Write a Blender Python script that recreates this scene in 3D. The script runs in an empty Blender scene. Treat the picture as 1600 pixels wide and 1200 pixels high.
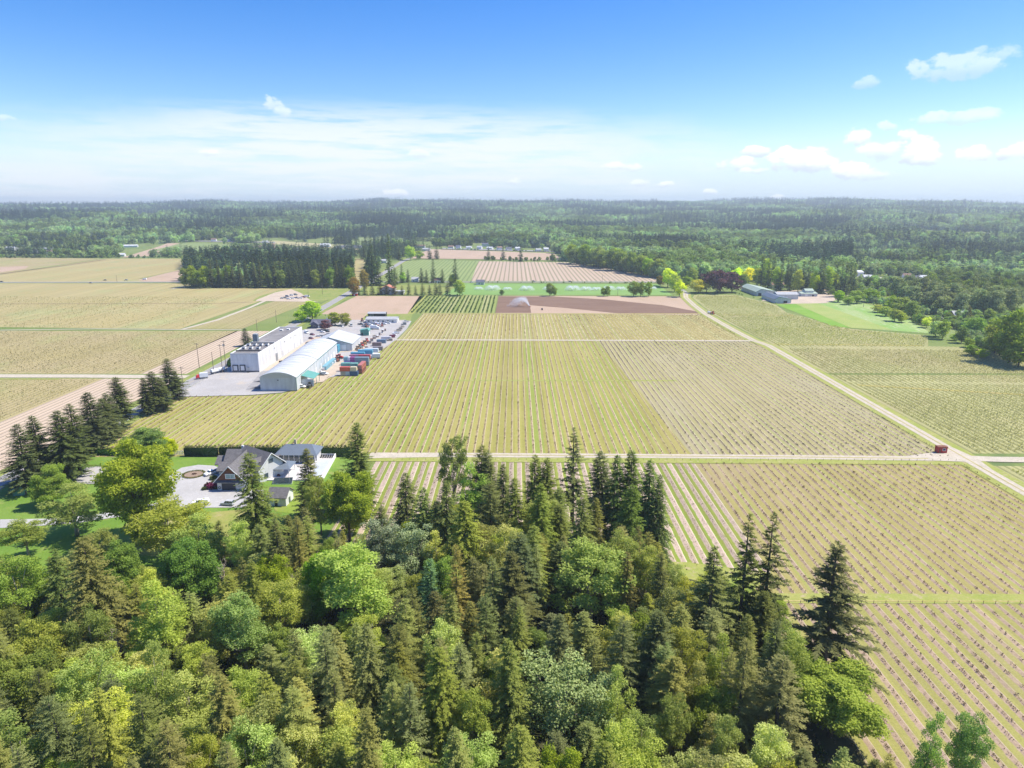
import bpy, bmesh, math, random
import numpy as np
from mathutils import Vector, Matrix
R_ = math.radians
scene = bpy.context.scene
COL = scene.collection
rng = np.random.default_rng(11)
random.seed(11)

# ---------------------------------------------------------------- camera
FPX, CAMH, PITCH, YAW = 1066.67, 100.0, R_(14.7), math.atan(5/1066.67)
cam_d = bpy.data.cameras.new('camera'); cam = bpy.data.objects.new('camera', cam_d); COL.objects.link(cam)
cam.location = (0, 0, CAMH); cam.rotation_euler = (R_(90)-PITCH, 0, YAW)
cam_d.sensor_width = 36; cam_d.lens = 24; cam_d.clip_start = 1; cam_d.clip_end = 60000
scene.camera = cam

def ray(px, py):
    x = (px-800)/FPX; y = -(py-600)/FPX
    d = (x, math.cos(PITCH)+y*math.sin(PITCH), -math.sin(PITCH)+y*math.cos(PITCH))
    c, s = math.cos(YAW), math.sin(YAW)
    return (d[0]*c-d[1]*s, d[0]*s+d[1]*c, d[2])
def G(px, py, z=0.0):
    d = ray(px, py); t = (z-CAMH)/d[2]
    return (d[0]*t, d[1]*t)
def project(x, y, z):
    c, s = math.cos(YAW), math.sin(YAW)
    X = x*c+y*s; Y = -x*s+y*c; Z = z-CAMH
    zc = Y*math.cos(PITCH)-Z*math.sin(PITCH); yc = Y*math.sin(PITCH)+Z*math.cos(PITCH)
    return 800+FPX*X/zc, 600-FPX*yc/zc
def azel(px, py):
    d = ray(px, py); n = math.sqrt(sum(v*v for v in d))
    return math.atan2(d[0], d[1]), math.asin(d[2]/n)

# ---------------------------------------------------------------- exposure, sun, sky
vs = scene.view_settings
vs.view_transform = 'Standard'; vs.look = 'None'; vs.gamma = 1.0; vs.exposure = 1.12
SUN_AZ, SUN_EL = R_(80), R_(57)
sd = bpy.data.lights.new('sun', 'SUN'); so = bpy.data.objects.new('sun', sd); COL.objects.link(so)
sd.energy = 3.2; sd.angle = R_(0.8); sd.color = (1.0, 0.93, 0.80)
tosun = Vector((math.sin(SUN_AZ)*math.cos(SUN_EL), math.cos(SUN_AZ)*math.cos(SUN_EL), math.sin(SUN_EL)))
so.rotation_euler = tosun.to_track_quat('Z', 'Y').to_euler()

world = bpy.data.worlds.new('World'); scene.world = world; world.use_nodes = True

class NT:
    """small helper to write node expressions"""
    def __init__(s, tree): s.t = tree; s.n = tree.nodes; s.l = tree.links
    def new(s, kind, **kw):
        n = s.n.new(kind)
        for k, v in kw.items(): setattr(n, k, v)
        return n
    def put(s, sock, v):
        if v is None: return
        if isinstance(v, bpy.types.NodeSocket): s.l.new(v, sock)
        elif isinstance(v, (tuple, list)):
            sock.default_value = tuple(v)+(1,) if (len(v) == 3 and sock.type == 'RGBA') else tuple(v)
        else: sock.default_value = v
    def m(s, op, a, b=None, c=None, clamp=False):
        n = s.new('ShaderNodeMath', operation=op, use_clamp=clamp)
        s.put(n.inputs[0], a); s.put(n.inputs[1], b); s.put(n.inputs[2], c)
        return n.outputs[0]
    def ss(s, v, lo, hi, a=0.0, b=1.0):
        n = s.new('ShaderNodeMapRange', interpolation_type='SMOOTHSTEP')
        s.put(n.inputs[0], v); s.put(n.inputs[1], lo); s.put(n.inputs[2], hi); s.put(n.inputs[3], a); s.put(n.inputs[4], b)
        return n.outputs[0]
    def mix(s, f, a, b, blend='MIX'):
        n = s.new('ShaderNodeMix', data_type='RGBA', blend_type=blend)
        s.put(n.inputs[0], f); s.put(n.inputs[6], a); s.put(n.inputs[7], b)
        return n.outputs[2]
    def xyz(s, v):
        n = s.new('ShaderNodeSeparateXYZ'); s.l.new(v, n.inputs[0]); return n.outputs
    def comb(s, x, y, z):
        n = s.new('ShaderNodeCombineXYZ'); s.put(n.inputs[0], x); s.put(n.inputs[1], y); s.put(n.inputs[2], z); return n.outputs[0]
    def noise(s, vec, scale, detail=3, rough=0.55, dim='3D'):
        n = s.new('ShaderNodeTexNoise', noise_dimensions=dim)
        if vec is not None: s.put(n.inputs['Vector'], vec)
        n.inputs['Scale'].default_value = scale; n.inputs['Detail'].default_value = detail; n.inputs['Roughness'].default_value = rough
        return n.outputs[0]

def build_world():
    N = NT(world.node_tree); N.n.clear()
    out = N.new('ShaderNodeOutputWorld'); bg = N.new('ShaderNodeBackground')
    sky = N.new('ShaderNodeTexSky', sky_type='NISHITA'); sky.sun_disc = False
    sky.sun_elevation = SUN_EL; sky.sun_rotation = SUN_AZ; sky.altitude = 100
    sky.air_density = 1.0; sky.dust_density = 0.6; sky.ozone_density = 2.0
    hs = N.new('ShaderNodeHueSaturation'); hs.inputs['Saturation'].default_value = 1.50; hs.inputs['Hue'].default_value = 0.5155
    N.l.new(sky.outputs[0], hs.inputs['Color'])
    tc = N.new('ShaderNodeTexCoord'); gen = tc.outputs['Generated']
    x, y, z = N.xyz(gen)
    az = N.m('ARCTAN2', x, y); el = N.m('ARCSINE', z)
    n_big = N.noise(N.comb(N.m('MULTIPLY', az, 5.0), N.m('MULTIPLY', el, 14.0), 0.0), 2.2, 8, 0.62)
    n_fine = N.noise(N.comb(N.m('MULTIPLY', az, 30.0), N.m('MULTIPLY', el, 44.0), 3.0), 1.6, 8, 0.6)
    n_str = N.noise(N.comb(N.m('ADD', N.m('MULTIPLY', az, 6.0), N.m('MULTIPLY', el, 7.0)), N.m('MULTIPLY', el, 60.0), 7.0), 1.5, 7, 0.62)
    # cumulus puffs  (photo px centre, half sizes px, strength)
    puffs = [(1256,249,46,19,1.0),(1228,240,20,12,1.0),(1285,254,24,14,.9),(1183,236,24,9,.9),(1340,216,19,13,.9),(1374,234,32,14,.7),
             (1436,236,27,19,.95),(1418,212,13,10,.7),(1450,246,18,12,.9),(1328,265,28,12,.95),(1365,272,34,9,.6),(1522,241,22,12,.85),(1592,236,24,14,.9),
             (1160,256,34,10,.7),(1180,266,20,6,.6),(1500,103,54,18,.42),(1540,88,40,12,.3),(1354,128,20,8,.32),(1495,183,60,9,.42),(1535,177,24,8,.35),(1388,197,12,7,.4),
             (1040,287,16,6,.8),(958,259,24,7,.5),(990,261,14,6,.5),(998,286,18,5,.45),(1112,300,10,5,.7),(1215,308,10,5,.7),(620,301,20,7,.7),(428,163,14,10,.45),(436,174,18,10,.4),
             (652,240,22,6,.4),(325,239,18,5,.5),(803,283,14,6,.6),(5,184,16,5,.4)]
    dens = None
    wob_a = N.m('MULTIPLY', N.m('SUBTRACT', n_fine, 0.5), 0.016)
    n_f2 = N.noise(N.comb(N.m('MULTIPLY', az, 30.0), N.m('MULTIPLY', el, 44.0), 9.0), 1.9, 8, 0.6)
    wob_e = N.m('MULTIPLY', N.m('SUBTRACT', n_f2, 0.5), 0.010)
    aw = N.m('ADD', az, wob_a); ew = N.m('ADD', el, wob_e)
    warp = N.m('MULTIPLY', N.m('SUBTRACT', 0.5, n_fine), 3.4); under = None
    for (px, py, rx, ry, st) in puffs:
        a0, e0 = azel(px, py)
        ra, re = rx/FPX, ry/FPX
        da = N.m('MULTIPLY', N.m('SUBTRACT', aw, a0), 1/ra)
        de = N.m('MULTIPLY', N.m('SUBTRACT', ew, e0), 1/re)
        r2 = N.m('ADD', N.m('MULTIPLY', da, da), N.m('MULTIPLY', de, de))
        v = N.m('MULTIPLY', N.ss(N.m('ADD', r2, warp), 1.0, 0.30), st)
        dens = v if dens is None else N.m('MAXIMUM', dens, v)
        lit = N.m('MULTIPLY', v, N.ss(de, -0.8, 0.25)); under = lit if under is None else N.m('MAXIMUM', under, lit)
    soft = N.m('MULTIPLY', dens, N.ss(n_fine, 0.25, 0.55, 0.45, 1.0), clamp=True)
    # high thin sheet across the left and centre
    sheets = [(600,240,480,66,1.0),(430,218,230,46,.9),(120,285,240,34,.9),(880,268,220,34,.7),(560,205,230,26,.6),(250,262,140,22,.6),(700,225,200,36,.7)]
    sh = None
    wa = N.m('MULTIPLY', N.m('SUBTRACT', n_big, 0.5), 0.26); we = N.m('MULTIPLY', N.m('SUBTRACT', n_str, 0.5), 0.05)
    for (px, py, rx, ry, st) in sheets:
        a0, e0 = azel(px, py)
        da = N.m('MULTIPLY', N.m('SUBTRACT', N.m('ADD', az, wa), a0), FPX/rx)
        de = N.m('MULTIPLY', N.m('SUBTRACT', N.m('ADD', el, we), e0), FPX/ry)
        r2 = N.m('ADD', N.m('MULTIPLY', da, da), N.m('MULTIPLY', de, de))
        v = N.m('MULTIPLY', N.ss(r2, 1.5, 0.0), st)
        sh = v if sh is None else N.m('MAXIMUM', sh, v)
    sh = N.m('MULTIPLY', sh, N.ss(n_str, 0.34, 0.60, 0.12, 1.0))
    sh = N.m('MULTIPLY', sh, 0.92)
    low = N.ss(el, 0.12, 0.0, 0.0, 0.85)                     # whitish air low down
    base = N.mix(sh, N.mix(low, hs.outputs[0], (4.0, 4.9, 5.9)), (5.2, 5.5, 5.8))
    cl = soft
    body = N.mix(N.m('DIVIDE', under, N.m('MAXIMUM', dens, 0.01), None, True), (4.1, 4.6, 5.3), (6.8, 6.85, 6.9))
    c = N.mix(cl, base, body)
    N.l.new(c, bg.inputs[0]); bg.inputs[1].default_value = 0.088
    N.l.new(bg.outputs[0], out.inputs[0])
build_world()

# ---------------------------------------------------------------- terrain
_SKY = [(-400,322),(0,321.5),(200,319),(340,316),(460,318),(600,313.5),(760,315),(900,315),(1000,317),(1150,315),(1300,312.5),(1420,315),(1520,317.5),(1600,320),(2000,321)]
_SX = np.array([azel(p[0], 316)[0] for p in _SKY]); _SH = np.array([100+7500*(320-p[1])/FPX-27 for p in _SKY])
def terrain(x, y):
    x = np.asarray(x, float); y = np.asarray(y, float)
    r = np.hypot(x, y); a = np.arctan2(x, y)
    top = np.interp(a, _SX, _SH)
    t = np.clip((r-1900)/5600, 0, 1)
    und = 9*np.sin(x/610+1.0)*np.sin(y/730+.4)+6*np.sin(x/290+y/350)+4*np.sin(x/170-y/210+2)
    bump = 13*np.exp(-((r-3300)/500)**2)*(0.5+0.5*np.cos((a+0.55)*3.0))
    z = top*t**1.15 + und*np.clip((r-1900)/1500, 0, 1)*np.clip((7300-r)/800, 0.15, 1) + bump
    return np.where(np.cos(a) > -0.2, z, 0.0)
def TZ(x, y): return float(terrain(x, y))
def GT(px, py):
    """pixel of the photo -> point on the terrain"""
    d = ray(px, py)
    if d[2] >= -1e-4: d = (d[0], d[1], -1e-4)
    x, y = G(px, py)
    if math.hypot(x, y) < 1850: return x, y, 0.0
    t = 1500.0
    while t < 9000:
        X, Y, Z = d[0]*t, d[1]*t, CAMH+d[2]*t
        if Z <= TZ(X, Y): return X, Y, TZ(X, Y)
        t += 15
    return d[0]*7400, d[1]*7400, TZ(d[0]*7400, d[1]*7400)

# ---------------------------------------------------------------- object helpers
def tag(o, label=None, cat=None, group=None, kind=None):
    if label: o['label'] = label
    if cat: o['category'] = cat
    if group: o['group'] = group
    if kind: o['kind'] = kind
    return o
def empty(name, loc=(0,0,0), rz=0.0, label=None, cat=None, group=None):
    o = bpy.data.objects.new(name, None); COL.objects.link(o)
    o.location = loc; o.rotation_euler = (0, 0, rz); o.empty_display_size = 0.5
    return tag(o, label, cat, group)
def link(name, me, parent=None, loc=None):
    o = bpy.data.objects.new(name, me); COL.objects.link(o)
    if parent: o.parent = parent
    if loc is not None: o.location = loc
    return o
def np_mesh(name, V, F, mats, attr=None, smooth=False, fm=None):
    """V (n,3), F (m,k) all faces with k corners"""
    V = np.asarray(V, np.float32); F = np.asarray(F, np.int32)
    me = bpy.data.meshes.new(name); k = F.shape[1]
    me.vertices.add(len(V)); me.vertices.foreach_set('co', V.ravel())
    me.loops.add(F.size); me.loops.foreach_set('vertex_index', F.ravel())
    me.polygons.add(len(F))
    me.polygons.foreach_set('loop_start', np.arange(0, F.size, k, dtype=np.int32))
    me.polygons.foreach_set('loop_total', np.full(len(F), k, np.int32))
    if smooth: me.polygons.foreach_set('use_smooth', np.ones(len(F), bool))
    for m in (mats if isinstance(mats, (list, tuple)) else [mats]): me.materials.append(m)
    if fm is not None: me.polygons.foreach_set('material_index', np.asarray(fm, np.int32))
    if attr is not None:
        a = me.attributes.new('v', 'FLOAT', 'FACE'); a.data.foreach_set('value', np.asarray(attr, np.float32))
    me.update(calc_edges=True)
    return me

class MB:
    """collects boxes, prisms, tubes with materials into one mesh"""
    def __init__(s): s.v = []; s.f = []; s.mi = []; s.mats = []
    def _m(s, m):
        if m not in s.mats: s.mats.append(m)
        return s.mats.index(m)
    def add(s, vs, fs, m):
        b = len(s.v); s.v += [tuple(p) for p in vs]; k = s._m(m)
        for f in fs: s.f.append([b+i for i in f]); s.mi.append(k)
        return s
    def box(s, x0, x1, y0, y1, z0, z1, m):
        return s.add([(x0,y0,z0),(x1,y0,z0),(x1,y1,z0),(x0,y1,z0),(x0,y0,z1),(x1,y0,z1),(x1,y1,z1),(x0,y1,z1)],
                     [(0,3,2,1),(4,5,6,7),(0,1,5,4),(1,2,6,5),(2,3,7,6),(3,0,4,7)], m)
    def prism(s, prof, y0, y1, m, axis='y', caps=True):
        """profile [(a,z)] counter-clockwise, extruded along y (or x)"""
        n = len(prof)
        P = [(a, y0, z) if axis == 'y' else (y0, a, z) for a, z in prof] + [(a, y1, z) if axis == 'y' else (y1, a, z) for a, z in prof]
        F = [(i, (i+1) % n, n+(i+1) % n, n+i) for i in range(n)]
        if caps: F += [tuple(range(n))[::-1], tuple(range(n, 2*n))]
        return s.add(P, F, m)
    def tube(s, pts, rad, m, k=7):
        pts = [Vector(p) for p in pts]; V = []; F = []
        for i, p in enumerate(pts):
            d = (pts[min(i+1, len(pts)-1)]-pts[max(i-1, 0)]).normalized()
            u = d.cross(Vector((0.3, 0.9, 0.1))).normalized(); w = d.cross(u)
            r = rad[i] if isinstance(rad, (list, tuple)) else rad
            for j in range(k):
                t = 2*math.pi*j/k; V.append(p+u*math.cos(t)*r+w*math.sin(t)*r)
        for i in range(len(pts)-1):
            for j in range(k):
                F.append((i*k+j, i*k+(j+1) % k, (i+1)*k+(j+1) % k, (i+1)*k+j))
        F.append(tuple(range(k))[::-1]); F.append(tuple(range((len(pts)-1)*k, len(pts)*k)))
        return s.add(V, F, m)
    def poly(s, pts, m): return s.add(pts, [tuple(range(len(pts)))], m)
    def mesh(s, name, smooth=False):
        me = bpy.data.meshes.new(name); me.from_pydata(s.v, [], s.f)
        for m in s.mats: me.materials.append(m)
        me.polygons.foreach_set('material_index', s.mi)
        bm = bmesh.new(); bm.from_mesh(me); bmesh.ops.recalc_face_normals(bm, faces=bm.faces); bm.to_mesh(me); bm.free()
        if smooth: me.polygons.foreach_set('use_smooth', [True]*len(me.polygons))
        me.update(); return me
    def build(s, name, parent=None, smooth=False): return link(name, s.mesh(name, smooth), parent)

def copy_tree(o, parent=None, color=None):
    c = o.copy(); COL.objects.link(c); c.parent = parent
    if color: c.color = color
    for ch in o.children: copy_tree(ch, c, color)
    return c

# ---------------------------------------------------------------- materials
def mat(name, col, rough=0.8, metal=0.0, var=0.0, vscale=1.0, spec=0.3, objcol=False, bump=0.0, vec_scale=None):
    m = bpy.data.materials.new(name); m.use_nodes = True; N = NT(m.node_tree)
    b = m.node_tree.nodes['Principled BSDF']; b.inputs['Roughness'].default_value = rough
    b.inputs['Metallic'].default_value = metal; b.inputs['Specular IOR Level'].default_value = spec
    c = None
    if objcol:
        oi = N.new('ShaderNodeObjectInfo'); c = oi.outputs['Color']
    if var:
        g = N.new('ShaderNodeNewGeometry'); v = g.outputs['Position']
        if vec_scale:
            vm = N.new('ShaderNodeVectorMath', operation='MULTIPLY'); N.l.new(v, vm.inputs[0]); vm.inputs[1].default_value = vec_scale; v = vm.outputs[0]
        n = N.noise(v, vscale, 4, 0.6)
        k = N.ss(n, 0.3, 0.7, 1-var, 1+var*0.6)
        c = N.mix(1.0, c if c is not None else col, N.comb(k, k, k), 'MULTIPLY')
    if c is None: b.inputs['Base Color'].default_value = (*col, 1)
    else: N.l.new(c, b.inputs['Base Color'])
    if bump:
        g = N.new('ShaderNodeNewGeometry'); n = N.noise(g.outputs['Position'], vscale*4, 3)
        bp = N.new('ShaderNodeBump'); bp.inputs['Distance'].default_value = bump; N.l.new(n, bp.inputs['Height']); N.l.new(bp.outputs[0], b.inputs['Normal'])
    return m

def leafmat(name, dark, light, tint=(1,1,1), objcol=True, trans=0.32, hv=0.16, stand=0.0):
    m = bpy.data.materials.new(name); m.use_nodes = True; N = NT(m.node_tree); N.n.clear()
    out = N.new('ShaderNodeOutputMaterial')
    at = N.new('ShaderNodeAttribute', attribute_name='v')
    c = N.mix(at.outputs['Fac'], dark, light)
    oi = N.new('ShaderNodeObjectInfo')
    r = oi.outputs['Random']
    hs = N.new('ShaderNodeHueSaturation')
    N.put(hs.inputs['Hue'], N.m('MULTIPLY_ADD', r, 0.032, 0.484)); r2 = N.m('FRACT', N.m('MULTIPLY', r, 7.31))
    N.put(hs.inputs['Value'], N.m('MULTIPLY_ADD', r2, 2*hv, 1-hv)); N.put(hs.inputs['Saturation'], N.m('MULTIPLY_ADD', N.m('FRACT', N.m('MULTIPLY', r, 3.7)), .24, .84))
    N.l.new(c, hs.inputs['Color']); c = hs.outputs[0]
    if objcol: c = N.mix(1.0, c, oi.outputs['Color'], 'MULTIPLY')
    if stand:
        gp = N.new('ShaderNodeNewGeometry'); sn = N.ss(N.noise(gp.outputs['Position'], 0.0045, 4, 0.6), .36, .64, 1-stand, 1+stand); c = N.mix(1.0, c, N.comb(sn, sn, N.m('MULTIPLY', sn, sn)), 'MULTIPLY')
    d = N.new('ShaderNodeBsdfDiffuse'); t = N.new('ShaderNodeBsdfTranslucent')
    N.l.new(c, d.inputs[0]); N.l.new(N.mix(1.0, c, (1.0, 1.05, 0.55), 'MULTIPLY'), t.inputs[0])
    mx = N.new('ShaderNodeMixShader'); mx.inputs[0].default_value = trans
    N.l.new(d.outputs[0], mx.inputs[1]); N.l.new(t.outputs[0], mx.inputs[2]); N.l.new(mx.outputs[0], out.inputs[0])
    return m

def rowmat(name, ga, gb, soil, line=None, sp=3.15, phase=0.0, w=0.34, wob=0.22, lw=0.0, patch=None, rowvar=0.10, rough=True, amp=1.0, rtint=None):
    """planted rows running along y: grass lane ga/gb, soil band, optional pale line beside it"""
    m = bpy.data.materials.new(name); m.use_nodes = True; N = NT(m.node_tree)
    b = m.node_tree.nodes['Principled BSDF']; b.inputs['Roughness'].default_value = 0.95; b.inputs['Specular IOR Level'].default_value = 0.1
    g = N.new('ShaderNodeNewGeometry'); P = g.outputs['Position']; x, y, z = N.xyz(P)
    n1 = N.noise(N.comb(N.m('MULTIPLY', x, 0.45), N.m('MULTIPLY', y, 0.22), 0.0), 1.0, 3, 0.6)
    n2 = N.noise(N.comb(x, N.m('MULTIPLY', y, 0.45), 5.0), 1.7, 4, 0.7)
    xs = N.m('DIVIDE', N.m('ADD', N.m('ADD', x, phase), N.m('MULTIPLY', N.m('SUBTRACT', n1, 0.5), wob*2)), sp)
    rid = N.m('FLOOR', xs); fr = N.m('FRACT', xs)
    tri = N.m('MULTIPLY', N.m('ABSOLUTE', N.m('SUBTRACT', fr, 0.5)), 2.0)      # 0 on the planted line, 1 in the lane
    tri2 = N.m('ADD', tri, N.m('MULTIPLY', N.m('SUBTRACT', n2, 0.5), 0.55*amp))
    wn = N.new('ShaderNodeTexWhiteNoise', noise_dimensions='1D'); N.put(wn.inputs['W'], rid); rr = wn.outputs[0]
    wv = N.m('MULTIPLY_ADD', rr, 0.16, w-0.08)
    soilm = N.ss(N.m('SUBTRACT', tri2, wv), 0.10, -0.10)
    big = N.noise(P, 0.012, 4, 0.6)
    mid = N.noise(P, 0.35, 4, 0.65)
    gmixf = N.m('ADD', N.m('MULTIPLY', N.ss(big, 0.35, 0.65), 0.55), N.m('MULTIPLY', N.ss(mid, 0.3, 0.7), 0.45))
    gcol = N.mix(gmixf, ga, gb)
    if rtint:
        gcol = N.mix(N.m('MULTIPLY', N.ss(rr, 0.55, 0.8), 0.6), gcol, rtint)
    v = N.m('MULTIPLY_ADD', rr, rowvar*2, 1-rowvar); fine = N.noise(P, 2.3, 3, 0.7)
    v = N.m('MULTIPLY', v, N.ss(fine, 0.25, 0.75, 0.86, 1.12))
    scol = N.mix(N.ss(n2, 0.3, 0.7), soil, tuple(s*0.72 for s in soil))
    c = N.mix(soilm, gcol, scol)
    if line and lw:
        lm = N.m('MULTIPLY', N.ss(N.m('ABSOLUTE', N.m('SUBTRACT', fr, 0.5+w*0.5+lw*0.4)), lw*0.7, lw*0.25), N.ss(n1, 0.25, 0.5))
        c = N.mix(lm, c, line)
    if patch:
        pn = N.noise(N.comb(N.m('MULTIPLY', x, 1.0), N.m('MULTIPLY', y, 0.6), 9.0), 0.02, 5, 0.65)
        c = N.mix(N.m('MULTIPLY', N.ss(pn, 0.48, 0.68), patch[1]), c, patch[0])
    c = N.mix(1.0, c, N.comb(v, v, v), 'MULTIPLY')
    N.l.new(c, b.inputs['Base Color'])
    return m

def patchmat(name, a, b_, scale=0.05, c3=None, s3=1.0, stretch=(1, 1, 1), fine=0.12):
    m = bpy.data.materials.new(name); m.use_nodes = True; N = NT(m.node_tree)
    b = m.node_tree.nodes['Principled BSDF']; b.inputs['Roughness'].default_value = 0.95; b.inputs['Specular IOR Level'].default_value = 0.1
    g = N.new('ShaderNodeNewGeometry'); vm = N.new('ShaderNodeVectorMath', operation='MULTIPLY'); N.l.new(g.outputs['Position'], vm.inputs[0]); vm.inputs[1].default_value = stretch
    P = vm.outputs[0]
    c = N.mix(N.ss(N.noise(P, scale, 6, 0.65), 0.36, 0.64), a, b_)
    if c3: c = N.mix(N.ss(N.noise(P, scale*3.7*s3, 4, 0.6), 0.55, 0.7), c, c3)
    f = N.ss(N.noise(g.outputs['Position'], 1.3, 4, 0.75), 0.25, 0.75, 1-fine, 1+fine)
    c = N.mix(1.0, c, N.comb(f, f, f), 'MULTIPLY')
    N.l.new(c, b.inputs['Base Color'])
    return m
# ================================================================ GROUND
M = {}
M['meadow'] = patchmat('meadow', (0.15,0.21,0.055), (0.21,0.25,0.08), 0.01, (0.12,0.17,0.06))
def build_ground():
    th = np.concatenate([np.linspace(-1.25, 1.25, 260), np.linspace(1.25, 2*math.pi-1.25, 50)[1:-1]])
    rr = np.concatenate([[0], np.geomspace(30, 30000, 170)])
    V = [(0, 0, 0)]
    T, Rr = np.meshgrid(th, rr[1:]); X = Rr*np.sin(T); Y = Rr*np.cos(T); Z = terrain(X, Y)
    V = np.concatenate([[[0, 0, 0]], np.stack([X, Y, Z], -1).reshape(-1, 3)])
    n = len(th); F = []
    for i in range(len(rr)-2):
        a = 1+i*n+np.arange(n); b = 1+i*n+(np.arange(n)+1) % n
        F.append(np.stack([b, a, a+n, b+n], 1))
    F = np.concatenate(F)
    me = np_mesh('ground', V, F, M['meadow'], smooth=True)
    o = link('ground', me); tag(o, kind='structure')
    mb = MB(); pts = [tuple(V[1+i]) for i in range(n)]
    mb.poly([(p[0], p[1], p[2]-0.0) for p in pts][::-1], M['meadow']); c = mb.build('ground_patch'); tag(c, kind='structure'); c.name = 'ground'
build_ground()

def sheet(name, pts, m, z, px=True, kind='structure'):
    P = [G(*p) if px else p for p in pts]
    o = MB().poly([(x, y, z) for x, y in P], m).build(name)
    return tag(o, kind=kind)
def drape(name, q, m, lift=0.8, n=14):
    """four photo pixels -> patch laid over the hills"""
    C = [GT(*p)[:2] for p in q]
    u = np.linspace(0, 1, n); U, W = np.meshgrid(u, u)
    P = sum(np.array(c)[None, None, :]*w[..., None] for c, w in zip(C, [(1-U)*(1-W), U*(1-W), U*W, (1-U)*W]))
    Z = terrain(P[..., 0], P[..., 1])+lift
    V = np.concatenate([P, Z[..., None]], -1).reshape(-1, 3)
    F = [(i*n+j, i*n+j+1, (i+1)*n+j+1, (i+1)*n+j) for i in range(n-1) for j in range(n-1)]
    o = link(name, np_mesh(name, V, F, m)); return tag(o, kind='structure')
def ribbon(name, pts, w, m, z, px=True):
    P = [Vector(G(*p) if px else p) for p in pts]
    L = []; Rr = []
    for i, p in enumerate(P):
        d = (P[min(i+1, len(P)-1)]-P[max(i-1, 0)]).normalized(); nrm = Vector((-d.y, d.x))*(w[i] if isinstance(w, list) else w)/2
        L.append(p+nrm); Rr.append(p-nrm)
    mb = MB(); V = [(*p, z) for p in L]+[(*p, z) for p in Rr]; n = len(P)
    mb.add(V, [(i, i+1, n+i+1, n+i) for i in range(n-1)], m)
    return tag(mb.build(name), kind='structure')

# colours of the place
tan = (0.46,0.36,0.25); pink = (0.46,0.34,0.25); brown = (0.30,0.215,0.155)
M['f_centre'] = rowmat('f_centre', (0.29,0.28,0.065), (0.37,0.335,0.10), (0.38,0.29,0.18), line=(0.52,0.44,0.27), lw=0.085, w=0.24, rowvar=0.12, patch=((0.37,0.31,0.13), 0.45), rtint=(0.17,0.25,0.04))
M['f_centre_r'] = rowmat('f_centre_r', (0.33,0.31,0.11), (0.38,0.34,0.16), (0.37,0.30,0.21), line=(0.50,0.42,0.30), lw=0.10, w=0.40, patch=((0.37,0.33,0.21), 0.5), rtint=(0.24,0.28,0.08))
M['f_upper'] = rowmat('f_upper', (0.31,0.27,0.08), (0.37,0.32,0.11), (0.42,0.33,0.20), line=(0.62,0.53,0.34), lw=0.12, w=0.22, patch=((0.34,0.33,0.15), 0.4), rtint=(0.24,0.27,0.09))
M['f_low_l'] = rowmat('f_low_l', (0.22,0.26,0.05), (0.27,0.30,0.06), (0.46,0.36,0.28), line=(0.58,0.47,0.36), lw=0.10, w=0.50, rowvar=0.16, rtint=(0.15,0.23,0.03))
M['f_low_r'] = rowmat('f_low_r', (0.31,0.28,0.085), (0.36,0.31,0.12), (0.36,0.27,0.19), line=(0.47,0.37,0.26), lw=0.06, w=0.32, patch=((0.36,0.28,0.17), 0.6), rtint=(0.25,0.28,0.07))
M['f_bottom'] = rowmat('f_bottom', (0.29,0.28,0.08), (0.34,0.31,0.11), (0.39,0.29,0.205), line=(0.46,0.36,0.27), lw=0.06, w=0.40, patch=((0.34,0.28,0.16), 0.35))
M['f_right'] = rowmat('f_right', (0.36,0.35,0.15), (0.41,0.39,0.19), (0.29,0.29,0.115), w=0.42, patch=((0.40,0.34,0.19), 0.5))
M['f_left'] = rowmat('f_left', (0.36,0.31,0.13), (0.41,0.34,0.19), (0.33,0.27,0.14), w=0.3, wob=0.5, amp=1.6, patch=((0.32,0.32,0.13), 0.7))
M['f_left_far'] = rowmat('f_left_far', (0.38,0.32,0.14), (0.40,0.34,0.17), (0.36,0.30,0.14), w=0.2, wob=0.5, amp=1.5, patch=((0.33,0.34,0.15), 0.8))
M['f_left_rows'] = rowmat('f_left_rows', (0.33,0.30,0.11), (0.38,0.33,0.15), (0.30,0.25,0.14), line=(0.5,0.4,0.26), lw=0.1, w=0.36, patch=((0.30,0.30,0.10), 0.5))
M['f_pink'] = rowmat('f_pink', (0.50,0.39,0.28), (0.53,0.42,0.31), (0.35,0.28,0.20), line=(0.62,0.52,0.40), lw=0.12, w=0.30, sp=3.15, wob=0.08, rowvar=0.07, amp=0.5)
M['f_pink_far'] = rowmat('f_pink_far', (0.47,0.36,0.27), (0.49,0.38,0.28), (0.31,0.27,0.17), w=0.34, sp=6.3, wob=0.05, rowvar=0.05, amp=0.3)
M['f_green_rows'] = rowmat('f_green_rows', (0.24,0.29,0.08), (0.27,0.31,0.10), (0.17,0.21,0.06), w=0.4, sp=4.2, wob=0.1, rowvar=0.1, rtint=(0.40,0.36,0.2))
M['f_green_pale'] = rowmat('f_green_pale', (0.24,0.31,0.11), (0.28,0.33,0.13), (0.19,0.25,0.08), w=0.36, sp=6.3, wob=0.1, rowvar=0.06)
M['f_plough'] = patchmat('f_plough', (0.245,0.165,0.115), (0.30,0.21,0.15), 0.02, (0.26,0.19,0.13), stretch=(1, 0.3, 1))
M['f_dry'] = patchmat('f_dry', (0.42,0.31,0.22), (0.46,0.34,0.245), 0.02, (0.40,0.30,0.20), stretch=(1, 0.35, 1))
M['f_wet'] = patchmat('f_wet', (0.19,0.12,0.082), (0.215,0.14,0.098), 0.03, (0.25,0.17,0.12), stretch=(0.5, 2.0, 1))
M['f_bright'] = patchmat('f_bright', (0.18,0.31,0.085), (0.21,0.34,0.10), 0.012, (0.24,0.35,0.12), stretch=(0.4, 1.5, 1))
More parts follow.
